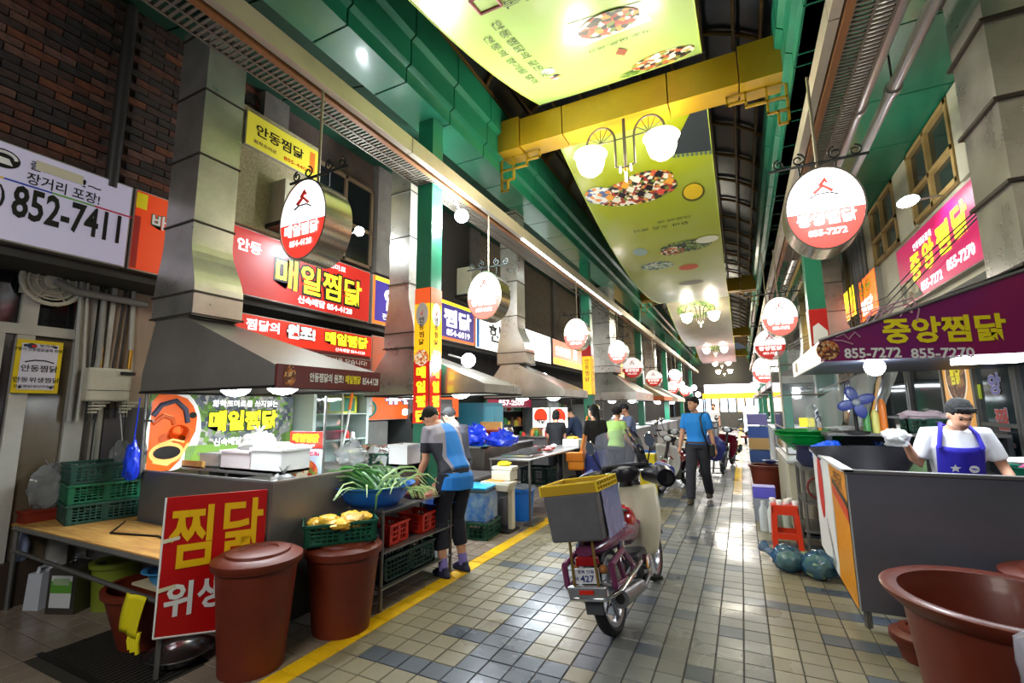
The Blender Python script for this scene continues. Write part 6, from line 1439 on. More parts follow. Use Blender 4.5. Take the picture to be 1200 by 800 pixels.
mb = MB(); mb.b2((-.202, -.40, 1.005), (.202, -.412, 1.065)); mb.b2((-.202, -.01, 1.005), (.202, -.002, 1.065)); mb.b2((-.204, -.40, 1.005), (-.196, 0, 1.065)); mb.b2((.196, -.40, 1.005), (.204, 0, 1.065))
mb.build('crate_shade_sheet', mat('shaded amber plastic', (190, 150, 20), .5), sc1)  # darker amber sheet paints the shaded inside behind the open crate grid
brs = mat('brass tube', (170, 140, 80), .35, .8)
for s in (-1, 1): tb([(s*.08, -.34, .70), (s*.085, -.37, .42)], .010, 'rack_stay', brs, sc1, 8)
tb([(-.08, -.2, .70), (.08, -.2, .70)], .012, 'rack_cross', brs, sc1, 6)
for s in (-1, 1):   # handlebar muffs
    mb = MB(); mb.tube([(s*.17, .93, .96), (s*.27, .88, .955), (s*.36, .80, .94), (s*.40, .70, .93)], [.06, .085, .09, .075], 16); mb.build('hand_muff', mat('black muff', (18, 18, 26), .3), sc1, smooth=True)
    tb([(s*.30, .90, .99), (s*.42, .84, .96)], [.075, .05], 'muff_trim', mat('navy quilt', (40, 60, 140), .4), sc1, 14)
    MB().lathe([(.055, 0), (.05, -.01), (.02, -.012), (.001, -.01)], (s*.405, .69, .93), 16, M=Matrix.Rotation(pi/2, 3, 'X')).build('muff_opening', blackp, sc1, smooth=True)
mb = MB().sheet(lambda u, v: V(((u-.5)*(.44-.12*max(0, v-.75)*4*.6), 1.0-.10*v-.09*abs(2*u-1)**2, 1.04+.34*v-.03*abs(2*u-1)**3*v)), 16, 12); mb.build('windshield', glass('windshield plastic', (190, 196, 220), .28, .06), sc1, smooth=True)
mb = MB().sheet(lambda u, v: V(((u-.5)*.45, 1.005-.09*abs(2*u-1)**2, 1.0+.07*v)), 12, 2); mb.build('windshield_band', blackp, sc1, smooth=True).modifiers.new('s', 'SOLIDIFY').thickness = .01
sc1.location = (-.90, 3.45, 0); sc1.rotation_euler = (0, R_(-9.5), R_(-4))
sc2 = scooter('red scooter with a white leg shield facing the camera on the left of the lane', redpaint, redpaint, mat('white shield', (225, 226, 224), .35), False)
sc2.location = (-1.12, 10.25, 0); sc2.rotation_euler = (0, R_(-6), R_(163))
s3 = dup(sc2, (-.35, 14.2, 0), R_(172), 'dark loaded scooter half hidden behind the walking man')
for ch in s3.children:
    if ch.name.startswith(('body_cowl', 'centre_cover', 'front_fender', 'pannier')):
        ch.data = ch.data.copy(); ch.data.materials[0] = mat('dark green paint', (26, 54, 50), .3)
    if ch.name.startswith('leg_shield'): ch.data = ch.data.copy(); ch.data.materials[0] = mat('pink panel', (120, 20, 44), .3)
dup(sc2, (-1.85, 12.6, 0), R_(195), 'red scooter parked behind the first red one, by the stall edge')
# hand truck with a navy bundle
ht = thing('hand_truck', 'steel hand truck with black wheels and a navy bundle behind the walking man', 'cart', (-.75, 12.0, 0))
for s in (-.2, .2): MB().lathe([(.06, -.03), (.13, -.03), (.14, 0), (.13, .03), (.06, .03)], (-.75+s*1.2, 12.05, .14), 20, M=Matrix.Rotation(pi/2, 3, 'Y')).build('wheel', rubber, ht, smooth=True); tb([(-.75+s, 12.0, .08), (-.75+s, 12.1, 1.2)], .015, 'upright', steelf, ht, 6)
tb([(-.99, 12.05, .14), (-.51, 12.05, .14)], .012, 'axle', steelf, ht, 6); bx((-.98, 11.7, .06), (-.52, 12.0, .08), 'toe_plate', steelf, ht); tb([(-.95, 12.1, 1.2), (-.55, 12.1, 1.2)], .015, 'handle', steelf, ht, 6)
crumple((-.68, 11.85, .58), (.25, .16, .3), 50, .25, 12).build('bundle', mat('navy bundle', (34, 38, 110), .5), ht, smooth=True); tb([(-.7, 11.8, .08), (-.66, 11.82, .35)], .02, 'strut', steelf, ht, 6)
# ================================================================== MIDDLE LEFT: SECOND STALL AND BEYOND
sk = thing('steel_sink', 'deep steel sink unit of the second stall behind the vest man', 'sink', (-3.6, 7.3, 0))
mb = MB(); mb.b2((-4.5, 6.35, .1), (-3.62, 6.38, .97)); mb.b2((-3.65, 6.38, .55), (-3.62, 8.2, .97)); mb.b2((-4.5, 6.38, .55), (-3.65, 8.2, .6)); mb.b2((-4.5, 8.18, .55), (-3.62, 8.2, .97)); mb.build('basin', mat('stained steel', (120, 112, 104), .35, .85, var=.4, scale=4), sk)
bx((-4.5, 6.33, .965), (-3.58, 6.42, .985), 'front_rim', steel(), sk); bx((-3.68, 6.33, .965), (-3.58, 8.2, .985), 'side_rim', steel(), sk)
for x, y in ((-4.45, 6.4), (-3.66, 6.4), (-3.66, 8.15)): tb([(x, y, 0), (x, y, .6)], .02, 'leg', steelf, sk, 6)
lt = thing('steel_bench', 'low steel bench between the vest man and the sealing machine', 'bench', (-3.4, 5.6, 0)); bx((-3.95, 5.2, .62), (-3.25, 6.2, .65), 'top', steel(), lt)
for x, y in ((-3.9, 5.25), (-3.28, 5.25), (-3.28, 6.15), (-3.9, 6.15)): tb([(x, y, 0), (x, y, .62)], .015, 'leg', steelf, lt, 6)
fb = thing('foam_chest', 'foam chest wrapped in shiny blue plastic standing on a green crate', 'box', (-3.13, 5.25, .2))
mb = MB().box((-3.13, 5.25, .39), (.46, .40, .38), .12); mb.build('body', mat('blue wrapping', (30, 110, 210), .15, rgb2=(170, 190, 205), scale=7, coat=.5, bump=.5, bscale=10), fb, bevel=.015)
MB().box((-3.13, 5.25, .60), (.47, .41, .03), .12).build('rim', mat('cyan film', (60, 170, 230), .2), fb, bevel=.01); MB().box((-3.13, 5.25, .56), (.47, .41, .02), .12).build('string', mat('dark string', (60, 60, 60), .6), fb)
crate('crate', 'dark green crate under the blue wrapped foam chest', 'crate', (-3.13, 5.25, 0), .52, .44, .2, .12, dgreen, 8, 3)
sl_ = thing('sealing_machine', 'white tray sealing machine on a stand topped by a yellow glove', 'machine', (-2.9, 5.6, 0))
mw = mat('machine enamel', (214, 208, 190), .4)
MB().box((-2.9, 5.62, .70), (.28, .22, .12)).build('body', mw, sl_, bevel=.01); MB().box((-2.9, 5.64, .79), (.30, .2, .05)).build('press_head', mw, sl_, bevel=.01); MB().box((-2.92, 5.5, .625), (.42, .24, .02)).build('table', mw, sl_)
MB().box((-2.92, 5.5, .57), (.34, .2, .09), top=1.25).build('motor_box', mw, sl_, bevel=.01); bx((-3.08, 5.42, .636), (-2.84, 5.6, .65), 'tray', mat('orange tray', (220, 150, 70), .5), sl_); MB().box((-2.80, 5.62, .3), (.06, .08, .55)).build('column', mw, sl_); MB().box((-2.9, 5.6, .015), (.3, .3, .03)).build('foot', dark(), sl_)
crumple((-2.9, 5.62, .845), (.1, .06, .035), 60, .3, 10).build('glove', mat('yellow rubber', (236, 220, 20), .5), sl_, smooth=True)
MB().lathe([(.001, 0), (.08, 0), (.08, .3), (.05, .36), (.001, .36)], (-3.05, 5.85, 0), 20).build('gas_bottle', mat('dark grey bottle', (70, 70, 74), .4), None, smooth=True)
tag(bpy.data.objects['gas_bottle'], 'dark grey bottle standing behind the sealing machine leg', 'bottle')
bucket('bin', 'bright blue plastic bin with a bag liner under the frame table', 'bin', (-2.95, 6.25, 0), .15, .185, .44, mat('bin blue', (20, 110, 206), .35))
bag('bin_liner', 'clear liner folded over the edge of the blue bin', (-2.95, 6.25, .40), (.2, .2, .05), clearbag, 33, knot=False, cat_='liner')
ft = thing('frame_table', 'long steel frame table with trays, at the yellow line', 'table', (-3.0, 7.3, 0))
bx((-3.3, 5.92, .85), (-2.66, 8.7, .87), 'top', steel(), ft)
for x, y in ((-2.68, 5.95), (-2.68, 7.3), (-2.68, 8.65), (-3.28, 5.95), (-3.28, 8.65)): tb([(x, y, 0), (x, y, .85)], .02, 'leg', steelf, ft, 6)
bx((-2.76, 5.9, 0), (-2.62, 6.3, .03), 'foot_plate', steelf, ft); bx((-3.28, 6.6, .40), (-2.68, 7.2, .42), 'shelf', steelf, ft)
crate('crate', 'dark green crate on the lower shelf of the frame table', 'crate', (-2.95, 6.9, .42), .44, .4, .24, 0, mat('deep green crate', (16, 52, 48), .45), 7, 4)
for k, (x, y, z, rz, rx) in enumerate(((-3.0, 6.25, .885, .2, .0), (-3.02, 6.5, .91, .35, .10), (-2.98, 6.7, .94, .5, .16), (-2.95, 6.4, .90, -.1, .05))):
    t = thing('steel_tray', ['flat steel tray lying lowest on the frame table', 'steel tray leaning on the others on the frame table', 'topmost tilted steel tray on the frame table', 'steel tray at the near corner of the frame table'][k], 'tray', (x, y, z), rz, 'steel trays on the frame table')
    mb = MB().box((0, 0, 0), (.42, .28, .006))
    for s in (-1, 1): mb.box((0, s*.14, .012), (.42, .008, .025)); mb.box((s*.21, 0, .012), (.008, .28, .025))
    lpart(t, mb, 'tray', mat('bright steel', (190, 190, 192), .2, .95), 0); t.rotation_euler[1] = -rx
rr = random.Random(9)
for k in range(14):
    o_ = crumple((-3.0+rr.uniform(-.18, .18), 7.35+rr.uniform(-.3, .4), .90+rr.uniform(0, .03)), (.06, .05, .03), 70+k, .3, 7).build('packet', redp if k % 3 else whitep, None, smooth=True)
    tag(o_, 'small red or white sauce packet heaped on the frame table', 'packet', 'sauce packets on the frame table')
for k, y in enumerate((8.95, 9.35)):
    t = thing('stool', ['red round plastic stool beyond the frame table, near one', 'red round plastic stool beyond the frame table, far one'][k], 'stool', (-2.75, y, 0), 0, 'round red stools beyond the frame table')
    MB().lathe([(.001, .42), (.16, .42), (.17, .40), (.16, .38), (.001, .38)], (-2.75, y, 0), 24).build('seat', mat('dull red plastic', (170, 50, 34), .4), t, smooth=True)
    for a in range(4): tb([(-2.75+.12*cos(a*pi/2+.8), y+.12*sin(a*pi/2+.8), .38), (-2.75+.17*cos(a*pi/2+.8), y+.17*sin(a*pi/2+.8), 0)], .016, 'leg', mat('dull red plastic', (170, 50, 34), .4), t, 6)
bag('plastic_bag', 'shiny royal blue bag on the steel sink edge, right one', (-3.45+.02, 6.55, .985), (.26, .15, .13), bluebag, 41); bag('plastic_bag', 'shiny royal blue bag behind the vest man, left one', (-3.95, 6.6, .985), (.2, .15, .18), bluebag, 42)
bag('plastic_bag', 'black bin bag hanging under the second hood', (-4.1, 5.4, 1.28), (.17, .15, .2), mat('black bag film', (24, 24, 30), .2), 43)
tb([(-4.1, 5.4, 1.6), (-4.1, 5.35, 1.75)], .01, 'bag_hook', dark(), thing('hook', 'dark hook holding the black bin bag under the second hood', 'hook', (-4.1, 5.4, 1.7)), 5)
t = bowl_('basin', 'dark red basin behind the blue bags in the second stall', 'basin', (-3.9, 7.0, 1.05), .2, .16, mat('dark red plastic', (150, 30, 26), .4)); t2 = thing('shelf_unit', 'wooden shelf box behind the blue bags', 'shelf', (-3.9, 7.0, .985)); bx((-4.15, 6.8, .987), (-3.7, 7.2, 1.047), 'box', wood, t2); bx((-4.1, 7.05, 1.22), (-3.7, 7.1, 1.35), 'panel', wood, t2)
for k, (x, lb) in enumerate(((-3.78, 'left'), (-3.38, 'right'))):
    t = thing('menu_poster', 'lit white and red menu poster under the third hood, %s of the pair' % lb, 'poster', (x, 9.0, 1.2), 0, 'pair of lit menu panels'); s_ = .36
    o = V((x-s_/2, 9.0, 1.18)); bx((x-s_/2, 9.005, 1.18), (x+s_/2, 9.03, 1.58), 'panel', emat('white menu light', (250, 245, 230), .9), t)
    patch(disk(o, XP, ZP, s_/2, .22, s_*.42, .17), emat('red menu print', (226, 50, 24), .6), t); patch(rect(o, XP, ZP, .0, .0, s_, .14), emat('white menu light', (250, 245, 230), .9), t, lift=.006); letters('찜닭', o+XP*.08+ZP*.07, XP, ZP, .2, .1, ewh if k else blackp, t, bold=.04, lift=.009); tb([(x, 9.02, .98), (x, 9.02, 1.18)], .012, 'foot', steelf, t, 6)
t, o, x_, y_ = wsign('phone_strip_sign', 'small maroon strip sign with a white phone number over the menu panels', 'sign', -5.1, 9.1, 11.5, 1.6, 1.88, emat('maroon lit', (130, 20, 50), .5), depth=.04); letters('857-2500', o+x_*.5+y_*.05, x_, y_, 1.4, .13, ewh, t, bold=.03)
for yy in (9.2, 11.4): tb([(-5.12, yy, 1.88), (-5.12, yy, 2.82)], .01, 'hanger', dark(), t, 6)
# stall three interior: counters, red tub, jars, fridge
c3 = thing('steel_counter', 'long steel counter of the third stall', 'counter', (-3.5, 9.9, 0)); bx((-4.4, 8.9, .1), (-3.45, 11.4, .98), 'cabinet', sm, c3); bx((-4.45, 8.85, .98), (-3.4, 11.45, 1.0), 'worktop', steel(), c3)
for x, y in ((-4.4, 8.9), (-3.45, 8.9)): tb([(x, y, 0), (x, y, .1)], .03, 'leg', steelf, c3, 6)
bowl_('tub', 'wide red tub of food on the third stall counter', 'tub', (-3.9, 10.3, 1.0), .34, .24, mat('scarlet plastic', (206, 30, 34), .35))
rr = random.Random(15)
jc = [redp, whitep, mat('green cap', (40, 120, 60), .4), mat('amber sauce', (190, 110, 40), .3), mat('yellow jar', (230, 190, 60), .4)]
names = ['red', 'white', 'green', 'amber', 'yellow']
for k in range(22):
    x, y = -3.95+rr.uniform(-.3, .35), 8.4+rr.uniform(.52, 1.2); i = k % 5; h = rr.uniform(.08, .18)
    o_ = MB().lathe([(.001, 0), (.04, 0), (.042, h*.75), (.02, h*.9), (.022, h), (.001, h)], (x, y, 1.0), 12).build('sauce_bottle', jc[i], None, smooth=True); tag(o_, names[i]+' sauce bottle on the third stall counter', 'bottle', names[i]+' sauce bottles on the third stall counter')
for k, (y0, h, c, lb) in enumerate(((6.3, 1.75, (90, 96, 96), 'grey fridge with pots on top behind the second stall'), (8.3, 1.7, (60, 130, 150), 'teal storage cabinet behind the third stall'), (11.8, 1.8, (120, 124, 126), 'grey fridge behind the fourth stall'), (15.8, 1.7, (160, 160, 158), 'pale fridge with a red chilli picture behind the farther stall'))):
    t = thing('fridge', lb, 'fridge', (-5.2, y0+.4, 0)); bx((-5.5, y0, .05), (-4.75, y0+.85, h), 'cabinet', mat('fridge tone %d' % k, c, .35), t, bevel=.01)
    for q in (0, 1): bx((-4.75, y0+.02+.42*q, .3), (-4.73, y0+.41+.42*q, h-.08), 'door', mat('fridge door %d' % k, tuple(min(255, v+24) for v in c), .3), t); bx((-4.73, y0+.34+.12*q, .8), (-4.71, y0+.37+.12*q, 1.2), 'handle', chrome, t)
    bx((-5.45, y0+.05, 0), (-4.8, y0+.8, .05), 'plinth', dark(), t)
    if k == 3: tb([(-4.725, y0+.4, 1.35), (-4.725, y0+.46, 1.2), (-4.725, y0+.4, 1.0)], .03, 'chilli_print', redp, t, 6)
for k, (x, y, r, h) in enumerate(((-4.9, 6.6, .14, .16), (-4.95, 9.6, .2, .2), (-4.1, 11.1, .2, .2), (-4.9, 7.5, .16, .2))):
    t = bowl_('pot', ['steel pot on the grey fridge', 'big aluminium pot at the back of the third stall', 'steel pot at the far end of the third stall counter', 'steel pot behind the sink'][k], 'pot', (x, y, (1.75, 1.0, 1.0, 1.0)[k]), r, h, mat('bright steel', (190, 190, 192), .2, .95), rb=.98)
# back-of-stall partitions and dim shelves so the stalls read as shops
rr = random.Random(21)
shelfc = [mat('shelf item %d' % i, c, .5) for i, c in enumerate(((220, 60, 40), (230, 210, 60), (60, 120, 180), (235, 235, 230), (50, 140, 80), (200, 120, 60), (90, 60, 50)))]
cn_ = ['red', 'yellow', 'blue', 'white', 'green', 'orange', 'brown']; nth = 'first second third fourth fifth sixth seventh eighth ninth tenth eleventh twelfth thirteenth fourteenth'.split()
for k, (y0, y1) in enumerate(((7.3, 8.2), (9.5, 11.5), (12.8, 15.4), (16.8, 19.5))):
    t = thing('back_shelf', ['shelf of supplies behind the second stall', 'shelf of supplies at the back of the third stall', 'shelf of supplies behind the grey hood stall', 'shelf of supplies behind the brown hood stall'][k], 'shelf', (-5.5, y0, 0))
    for z in (.5, 1.1, 1.5, 1.9): bx((-5.8, y0, z), (-5.3, y1, z+.02), 'board', steelf, t)
    for y in (y0+.02, y1-.02): bx((-5.35, y-.02, 0), (-5.3, y+.02, 2.2), 'post', steelf, t)
    n = int((y1-y0)/.2)
    for z in (1.12, 1.52):
        for i in range(min(n, 14)):
            ci = rr.randrange(7); h = rr.uniform(.12, .26); w_ = rr.uniform(.05, .085); yy = y0+.12+i*.2
            o_ = MB().lathe([(.001, 0), (w_, 0), (w_, h*.8), (w_*.5, h), (.001, h)], (-5.45, yy, z), 10).build('container', shelfc[ci], None, smooth=True)
            tag(o_, '%s container, %s back shelf of %s stall, %s from near end' % (cn_[ci], 'upper' if z > 1.3 else 'lower', ['second', 'third', 'grey hood', 'brown hood'][k], nth[i]), 'container', 'containers on the %s stall shelf' % ['second', 'third', 'grey hood', 'brown hood'][k])
# far counters left
for k, (y0, y1) in enumerate(((12.6, 15.6), (17.1, 19.6), (20.4, 22.9), (25, 29), (30, 34))):
    t = thing('steel_counter', ['steel counter under the grey hood with the white duct', 'counter under the brown awning hood', 'counter under the farthest pale hood', 'far steel counter beyond the hoods on the left', 'farthest steel counter on the left'][k], 'counter', (-3.2, y0, 0))
    bx((-3.6, y0, 0), (-2.75, y1, .95), 'body', sm, t); bx((-3.65, y0-.05, .95), (-2.7, y1+.05, .98), 'top', steel(), t)
t = thing('display_case', 'orange and white box on the counter behind the windshield', 'box', (-2.9, 12.8, .98)); bx((-3.1, 12.7, .98), (-2.75, 13.2, 1.25), 'box', mat('orange box', (214, 110, 50), .5), t)
t = bag('plastic_bag', 'white bag on the counter under the white duct', (-3.2, 13.4, .98), (.25, .25, .2), milky, 52)
# yellow stool and blue crate by the red scooter
def sq_stool(label, loc, col, h=.45, w=.30, group=None):
    t = thing('stool', label, 'stool', loc, 0, group); m = col
    lpart(t, MB().box((0, 0, h-.015), (w*.86, w*.86, .03)), 'seat', m, 0)
    for sx in (-1, 1):
        for sy in (-1, 1): lpart(t, MB().hull([(sx*w*.5, sy*w*.5, 0), (sx*(w*.5-.05), sy*w*.5, 0), (sx*(w*.5-.05), sy*(w*.5-.05), 0), (sx*w*.5, sy*(w*.5-.05), 0)], [(sx*w*.43, sy*w*.43, h-.02), (sx*(w*.43-.05), sy*w*.43, h-.02), (sx*(w*.43-.05), sy*(w*.43-.05), h-.02), (sx*w*.43, sy*(w*.43-.05), h-.02)]), 'leg', m, 0)
    for z0, z1, f in ((h*.78, h-.02, .44), (h*.22, h*.36, .475)):
        mb = MB()
        for s in (-1, 1): mb.b2((-w*f, s*w*f, z0), (w*f, s*(w*f-.012), z1)); mb.b2((s*w*f, -w*f, z0), (s*(w*f-.012), w*f, z1))
        lpart(t, mb, 'apron' if z0 > h*.5 else 'stretcher', m, 0)
    return t
sq_stool('yellow plastic stool beside the red scooter', (-1.62, 9.0, 0), mat('yellow stool plastic', (236, 214, 40), .35), .72, .3)
crate('crate', 'blue crate stacked beside the yellow stool by the red scooter', 'crate', (-1.72, 9.75, .4), .4, .3, .3, 0, bluep, 7, 4); bx((-1.92, 9.6, 0), (-1.52, 9.9, .4), 'plinth_box', mat('cardboard', (180, 140, 90), .7), thing('cardboard_box', 'cardboard box under the blue crate near the red scooter', 'box', (-1.72, 9.75, 0)))
# white sealed tray on counter by the orange handbag
t = thing('food_tray', 'small white tray with yellow food at the far end of the frame table', 'tray', (-2.85, 8.3, .87)); MB().box((-2.85, 8.3, .94), (.3, .3, .13)).build('tray', whitep, t, bevel=.01); crumple((-2.85, 8.3, 1.02), (.12, .1, .03), 80, .3, 8).build('food', yp, t, smooth=True)
# ================================================================== RIGHT SIDE
cp = thing('stall_counter', 'right stall counter: steel front with an orange and white printed side panel', 'counter', (1.8, 4.8, 0))
frt = mat('brushed counter steel', (128, 130, 142), .36, .4, var=.2, scale=1.2, rvar=.12)
bx((.66, 4.25, .12), (3.1, 4.28, 1.075), 'front_panel', frt, cp); bx((.65, 4.26, .12), (.665, 6.0, 1.08), 'side_panel', mat('counter side', (200, 200, 196), .4), cp)
bx((.64, 4.23, 1.075), (3.1, 4.30, 1.095), 'front_rail', steel(), cp); bx((.625, 4.23, 1.08), (.70, 6.05, 1.10), 'side_rail', mat('pale rail', (214, 214, 214), .35), cp)
for x, y in ((.70, 4.3), (.70, 5.9), (2.3, 4.3)): tb([(x, y, 0), (x, y, .3)], .025, 'leg', steelf, cp, 6)
bx((.7, 4.9, .82), (1.14, 6.0, .86), 'worktop', steel(), cp); bx((1.14, 5.6, .82), (1.95, 6.0, .86), 'worktop', steel(), cp); bx((1.95, 4.6, .82), (2.33, 6.0, .86), 'worktop', steel(), cp)
o = V((.649, 6.0, .12)); x_, y_ = -YP, ZP      # printed side
orp = mat('orange print panel', (232, 150, 20), .35); 
patch([o+x_*a_+y_*b_ for a_, b_ in ((1.04, .0), (1.74, .0), (1.74, .95), (1.0, .95), (1.1, .5))], orp, cp); patch(rect(o, x_, y_, .0, .0, 1.04, .95), mat('white print', (240, 240, 238), .4), cp, lift=.002)
patch(disk(o, x_, y_, .42, .66, .16, .30), mat('red oval print', (214, 44, 24), .4), cp, lift=.005)
patch([o+x_*a_+y_*b_ for a_, b_ in ((1.14, .80), (1.74, .69), (1.74, .74), (1.14, .85))], mat('charcoal stripe', (50, 44, 40), .4), cp, lift=.006); patch([o+x_*a_+y_*b_ for a_, b_ in ((1.14, .72), (1.74, .59), (1.74, .68), (1.14, .79))], mat('orange red stripe', (222, 70, 30), .4), cp, lift=.006)
letters('안동찜닭', o+x_*.62+y_*.30, x_*.6-y_*.6, y_, .5, .12, blackp, cp, lift=.007); letters('찜닭', o+x_*1.25+y_*.80, x_, y_, .35, .12, mat('brown letters', (120, 80, 20), .5), cp, lift=.007)
patch([o+x_*a_+y_*b_ for a_, b_ in ((.70, .40), (.76, .48), (.80, .40), (.75, .42))], red, cp, lift=.007)
# tubs
bt = bucket('tub', 'huge terracotta tub with a thick rim in the right foreground', 'tub', (1.12, 3.40, 0), .34, .40, .57, terra())
bpy.data.objects.remove(bt.children[0])
lpart(bt, MB().lathe([(.001, 0), (.34, 0), (.395, .48), (.43, .50), (.485, .555), (.49, .575), (.47, .585), (.41, .575), (.395, .53), (.37, .49), (.33, .03), (.001, .03)], (0, 0, 0), 64), 'body', mat('glossy terracotta', (112, 42, 22), .38, var=.2, scale=6, coat=.12))
bucket('tub', 'lidded terracotta tub with a blue band against the right steel counter', 'tub', (1.62, 3.93, 0), .22, .27, .56, mat('navy band', (30, 40, 120), .4), terra(), .30)
bucket('tub', 'low terracotta tub with a lid at the foot of the right counter corner', 'tub', (.90, 3.90, 0), .11, .14, .14, terra(), terra(), .165)
bag('plastic_bag', 'tall milky plastic bag at the right edge in front of the huge tub', (1.06, 2.66, 0), (.15, .17, .46), glass('greyish milky film', (225, 220, 235), .6, .15), 61)
# bag of cabbages
cb = thing('cabbage_bag', 'blue net bag of cabbages lying on the floor by the right counter', 'bag', (.42, 5.3, 0))
nb2 = glass('thin blue film', (70, 140, 200), .42, .15); cabm = mat('cabbage green', (170, 190, 140), .5, rgb2=(90, 130, 90), scale=9)
for k, (x, y, r) in enumerate(((.30, 5.38, .105), (.52, 5.26, .115), (.42, 5.44, .10))): crumple((x, y, r*.85), (r, r, r*.85), 90+k, .12, 14).build('cabbage', cabm, cb, smooth=True)
crumple((.30, 5.38, .11), (.15, .13, .125), 95, .15, 16).build('film', nb2, cb, smooth=True); crumple((.53, 5.27, .115), (.14, .13, .13), 96, .15, 16).build('film', nb2, cb, smooth=True)
tb([(.2, 5.42, .12), (.13, 5.46, .15), (.08, 5.5, .18)], [.05, .035, .06], 'neck', nb2, cb, 8)
# stool and things on it
sq_stool('orange red square plastic stool on the right side of the lane', (.35, 6.3, 0), mat('orange red plastic', (222, 56, 22), .35), .46, .30)
for k, (x, y) in enumerate(((.24, 6.35), (.30, 6.22), (.38, 6.3), (.46, 6.24), (.42, 6.4))):
    o_ = MB().lathe([(.001, 0), (.03, 0), (.035, .04), (.028, .05), (.001, .05)], (x, y, .46), 12).build('cup', whitep, None, smooth=True); tag(o_, 'small white cup upside down on the orange red stool', 'cup', 'small white cups on the orange stool')
bx((.05, 7.45, 0), (.33, 7.75, .30), 'body', mat('grey tub plastic', (150, 156, 170), .4), thing('container', 'grey container under the purple box on the right of the lane', 'container', (.2, 7.6, 0)))
t = thing('purple_box', 'small purple plastic box on the grey container', 'box', (.19, 7.6, .30)); MB().box((.19, 7.6, .37), (.28, .26, .14)).build('body', mat('violet plastic', (96, 90, 206), .4), t, bevel=.015); bx((.05, 7.47, .44), (.33, 7.73, .455), 'lid', mat('violet plastic', (96, 90, 206), .4), t)
for k, (x, y, c) in enumerate(((.15, 6.95, (200, 206, 210)), (.24, 6.9, (214, 216, 214)), (.31, 7.0, (206, 210, 206)), (.4, 6.95, (190, 200, 190)))):
    o_ = MB().lathe([(.001, 0), (.05, 0), (.052, .25), (.025, .31), (.026, .36), (.001, .36)], (x, y, 0), 14).build('bottle', mat('bottle tone %d' % k, c, .3), None, smooth=True); tag(o_, ['leftmost', 'second from the left', 'third from the left', 'rightmost'][k]+' of the pale bottles behind the orange stool', 'bottle', 'pale bottles behind the orange stool')
bucket('bin', 'tall terracotta bin on the right of the lane', 'bin', (.30, 9.35, 0), .19, .255, .56, terra())
bowl_('bowl', 'small navy bowl resting on the terracotta bin', 'bowl', (.38, 9.4, .575), .1, .05, mat('navy plastic', (40, 60, 120), .4))
wc_ = thing('storage_unit', 'cream storage cabinet with a pale top behind the orange stool', 'cabinet', (.62, 7.7, 0)); cr_ = mat('cream cabinet', (206, 200, 176), .4, var=.1)
bx((.47, 6.85, .05), (.95, 8.9, .86), 'body', cr_, wc_); bx((.45, 6.82, .86), (.97, 8.93, .89), 'top', mat('pale rail', (214, 214, 214), .35), wc_); bx((.49, 6.9, 0), (.92, 8.85, .05), 'plinth', dark(), wc_)
for k in range(3): bx((.462, 6.9+.66*k, .1), (.47, 7.52+.66*k, .82), 'door', cr_, wc_)
st = thing('shelf_stand', 'steel stand with shelves between the cream cabinet and the right counter', 'stand', (.75, 6.45, 0))
for x, y in ((.55, 6.15), (.55, 6.75), (1.1, 6.15), (1.1, 6.75)): tb([(x, y, 0), (x, y, .86)], .018, 'leg', steelf, st, 6)
for z in (.2, .5, .86): bx((.53, 6.12, z), (1.12, 6.78, z+.02), 'shelf', steelf, st)
tb([(.7+.12*cos(a), 6.11, .68+.12*sin(a)) for a in [2*pi*q/16 for q in range(17)]], .012, 'ring', mat('rust red', (110, 30, 24), .5), st, 6)
bowl_('basin', 'dark navy basin under the green basin on the right stand', 'basin', (.80, 6.45, .88), .28, .24, mat('navy basin', (34, 38, 70), .4), rb=.8)
bowl_('basin', 'wide bright green basin on the dark basin of the right stand', 'basin', (.72, 6.75, 1.03), .36, .19, mat('vivid green plastic', (10, 160, 66), .3), rb=.5)
bowl_('basin', 'green basin with a red lining stacked behind the bright green basin', 'basin', (.70, 7.1, 1.06), .34, .19, mat('green plastic two', (16, 130, 60), .35), rb=.5)
bag('net_bag', 'blue net bag draped at the corner of the printed panel', (.82, 6.1, .95), (.16, .14, .13), mat('blue net', (30, 90, 220), .35), 66, knot=False)
bwl = thing('grey_basin', 'big dark grey basin leaning inside the right counter', 'basin', (1.0, 5.4, .87)); MB().lathe([(.001, 0), (.3, .02), (.42, .2), (.44, .22), (.41, .2), (.29, .04), (.001, .02)], (1.0, 5.45, .94), 40, M=Matrix.Rotation(R_(-8), 3, 'X')).build('body', mat('dark grey plastic', (70, 70, 78), .4), bwl, smooth=True); bx((.85, 5.3, .862), (1.12, 5.6, .94), 'support', dark(), bwl)
# glazed case of the right stall and plastic sheet
gc = thing('glass_case', 'tall glazed case with a yellow notice beyond the right stall', 'cabinet', (1.0, 8.5, .9)); gl = glass('case glass', (215, 235, 240), .18)
for z in (.9, 1.25, 1.72, 2.15): 
    mb = MB(); mb.tube([(.52, 7.6, z), (.52, 9.6, z)], .012, 6); mb.tube([(.52, 7.6, z), (1.2, 7.6, z)], .012, 6); mb.build('rail', steelf, gc)
for x, y in ((.52, 7.6), (.52, 9.6), (1.2, 7.6)): tb([(x, y, .89), (x, y, 2.35)], .014, 'post', alu, gc, 6)
bx((.515, 7.6, .9), (.52, 9.6, 2.35), 'pane', gl, gc); bx((.52, 7.595, .9), (1.2, 7.6, 2.35), 'pane', gl, gc); bx((1.18, 7.7, .9), (1.2, 9.6, 2.3), 'back_panel', mat('pale cyan panel', (150, 200, 205), .4), gc)
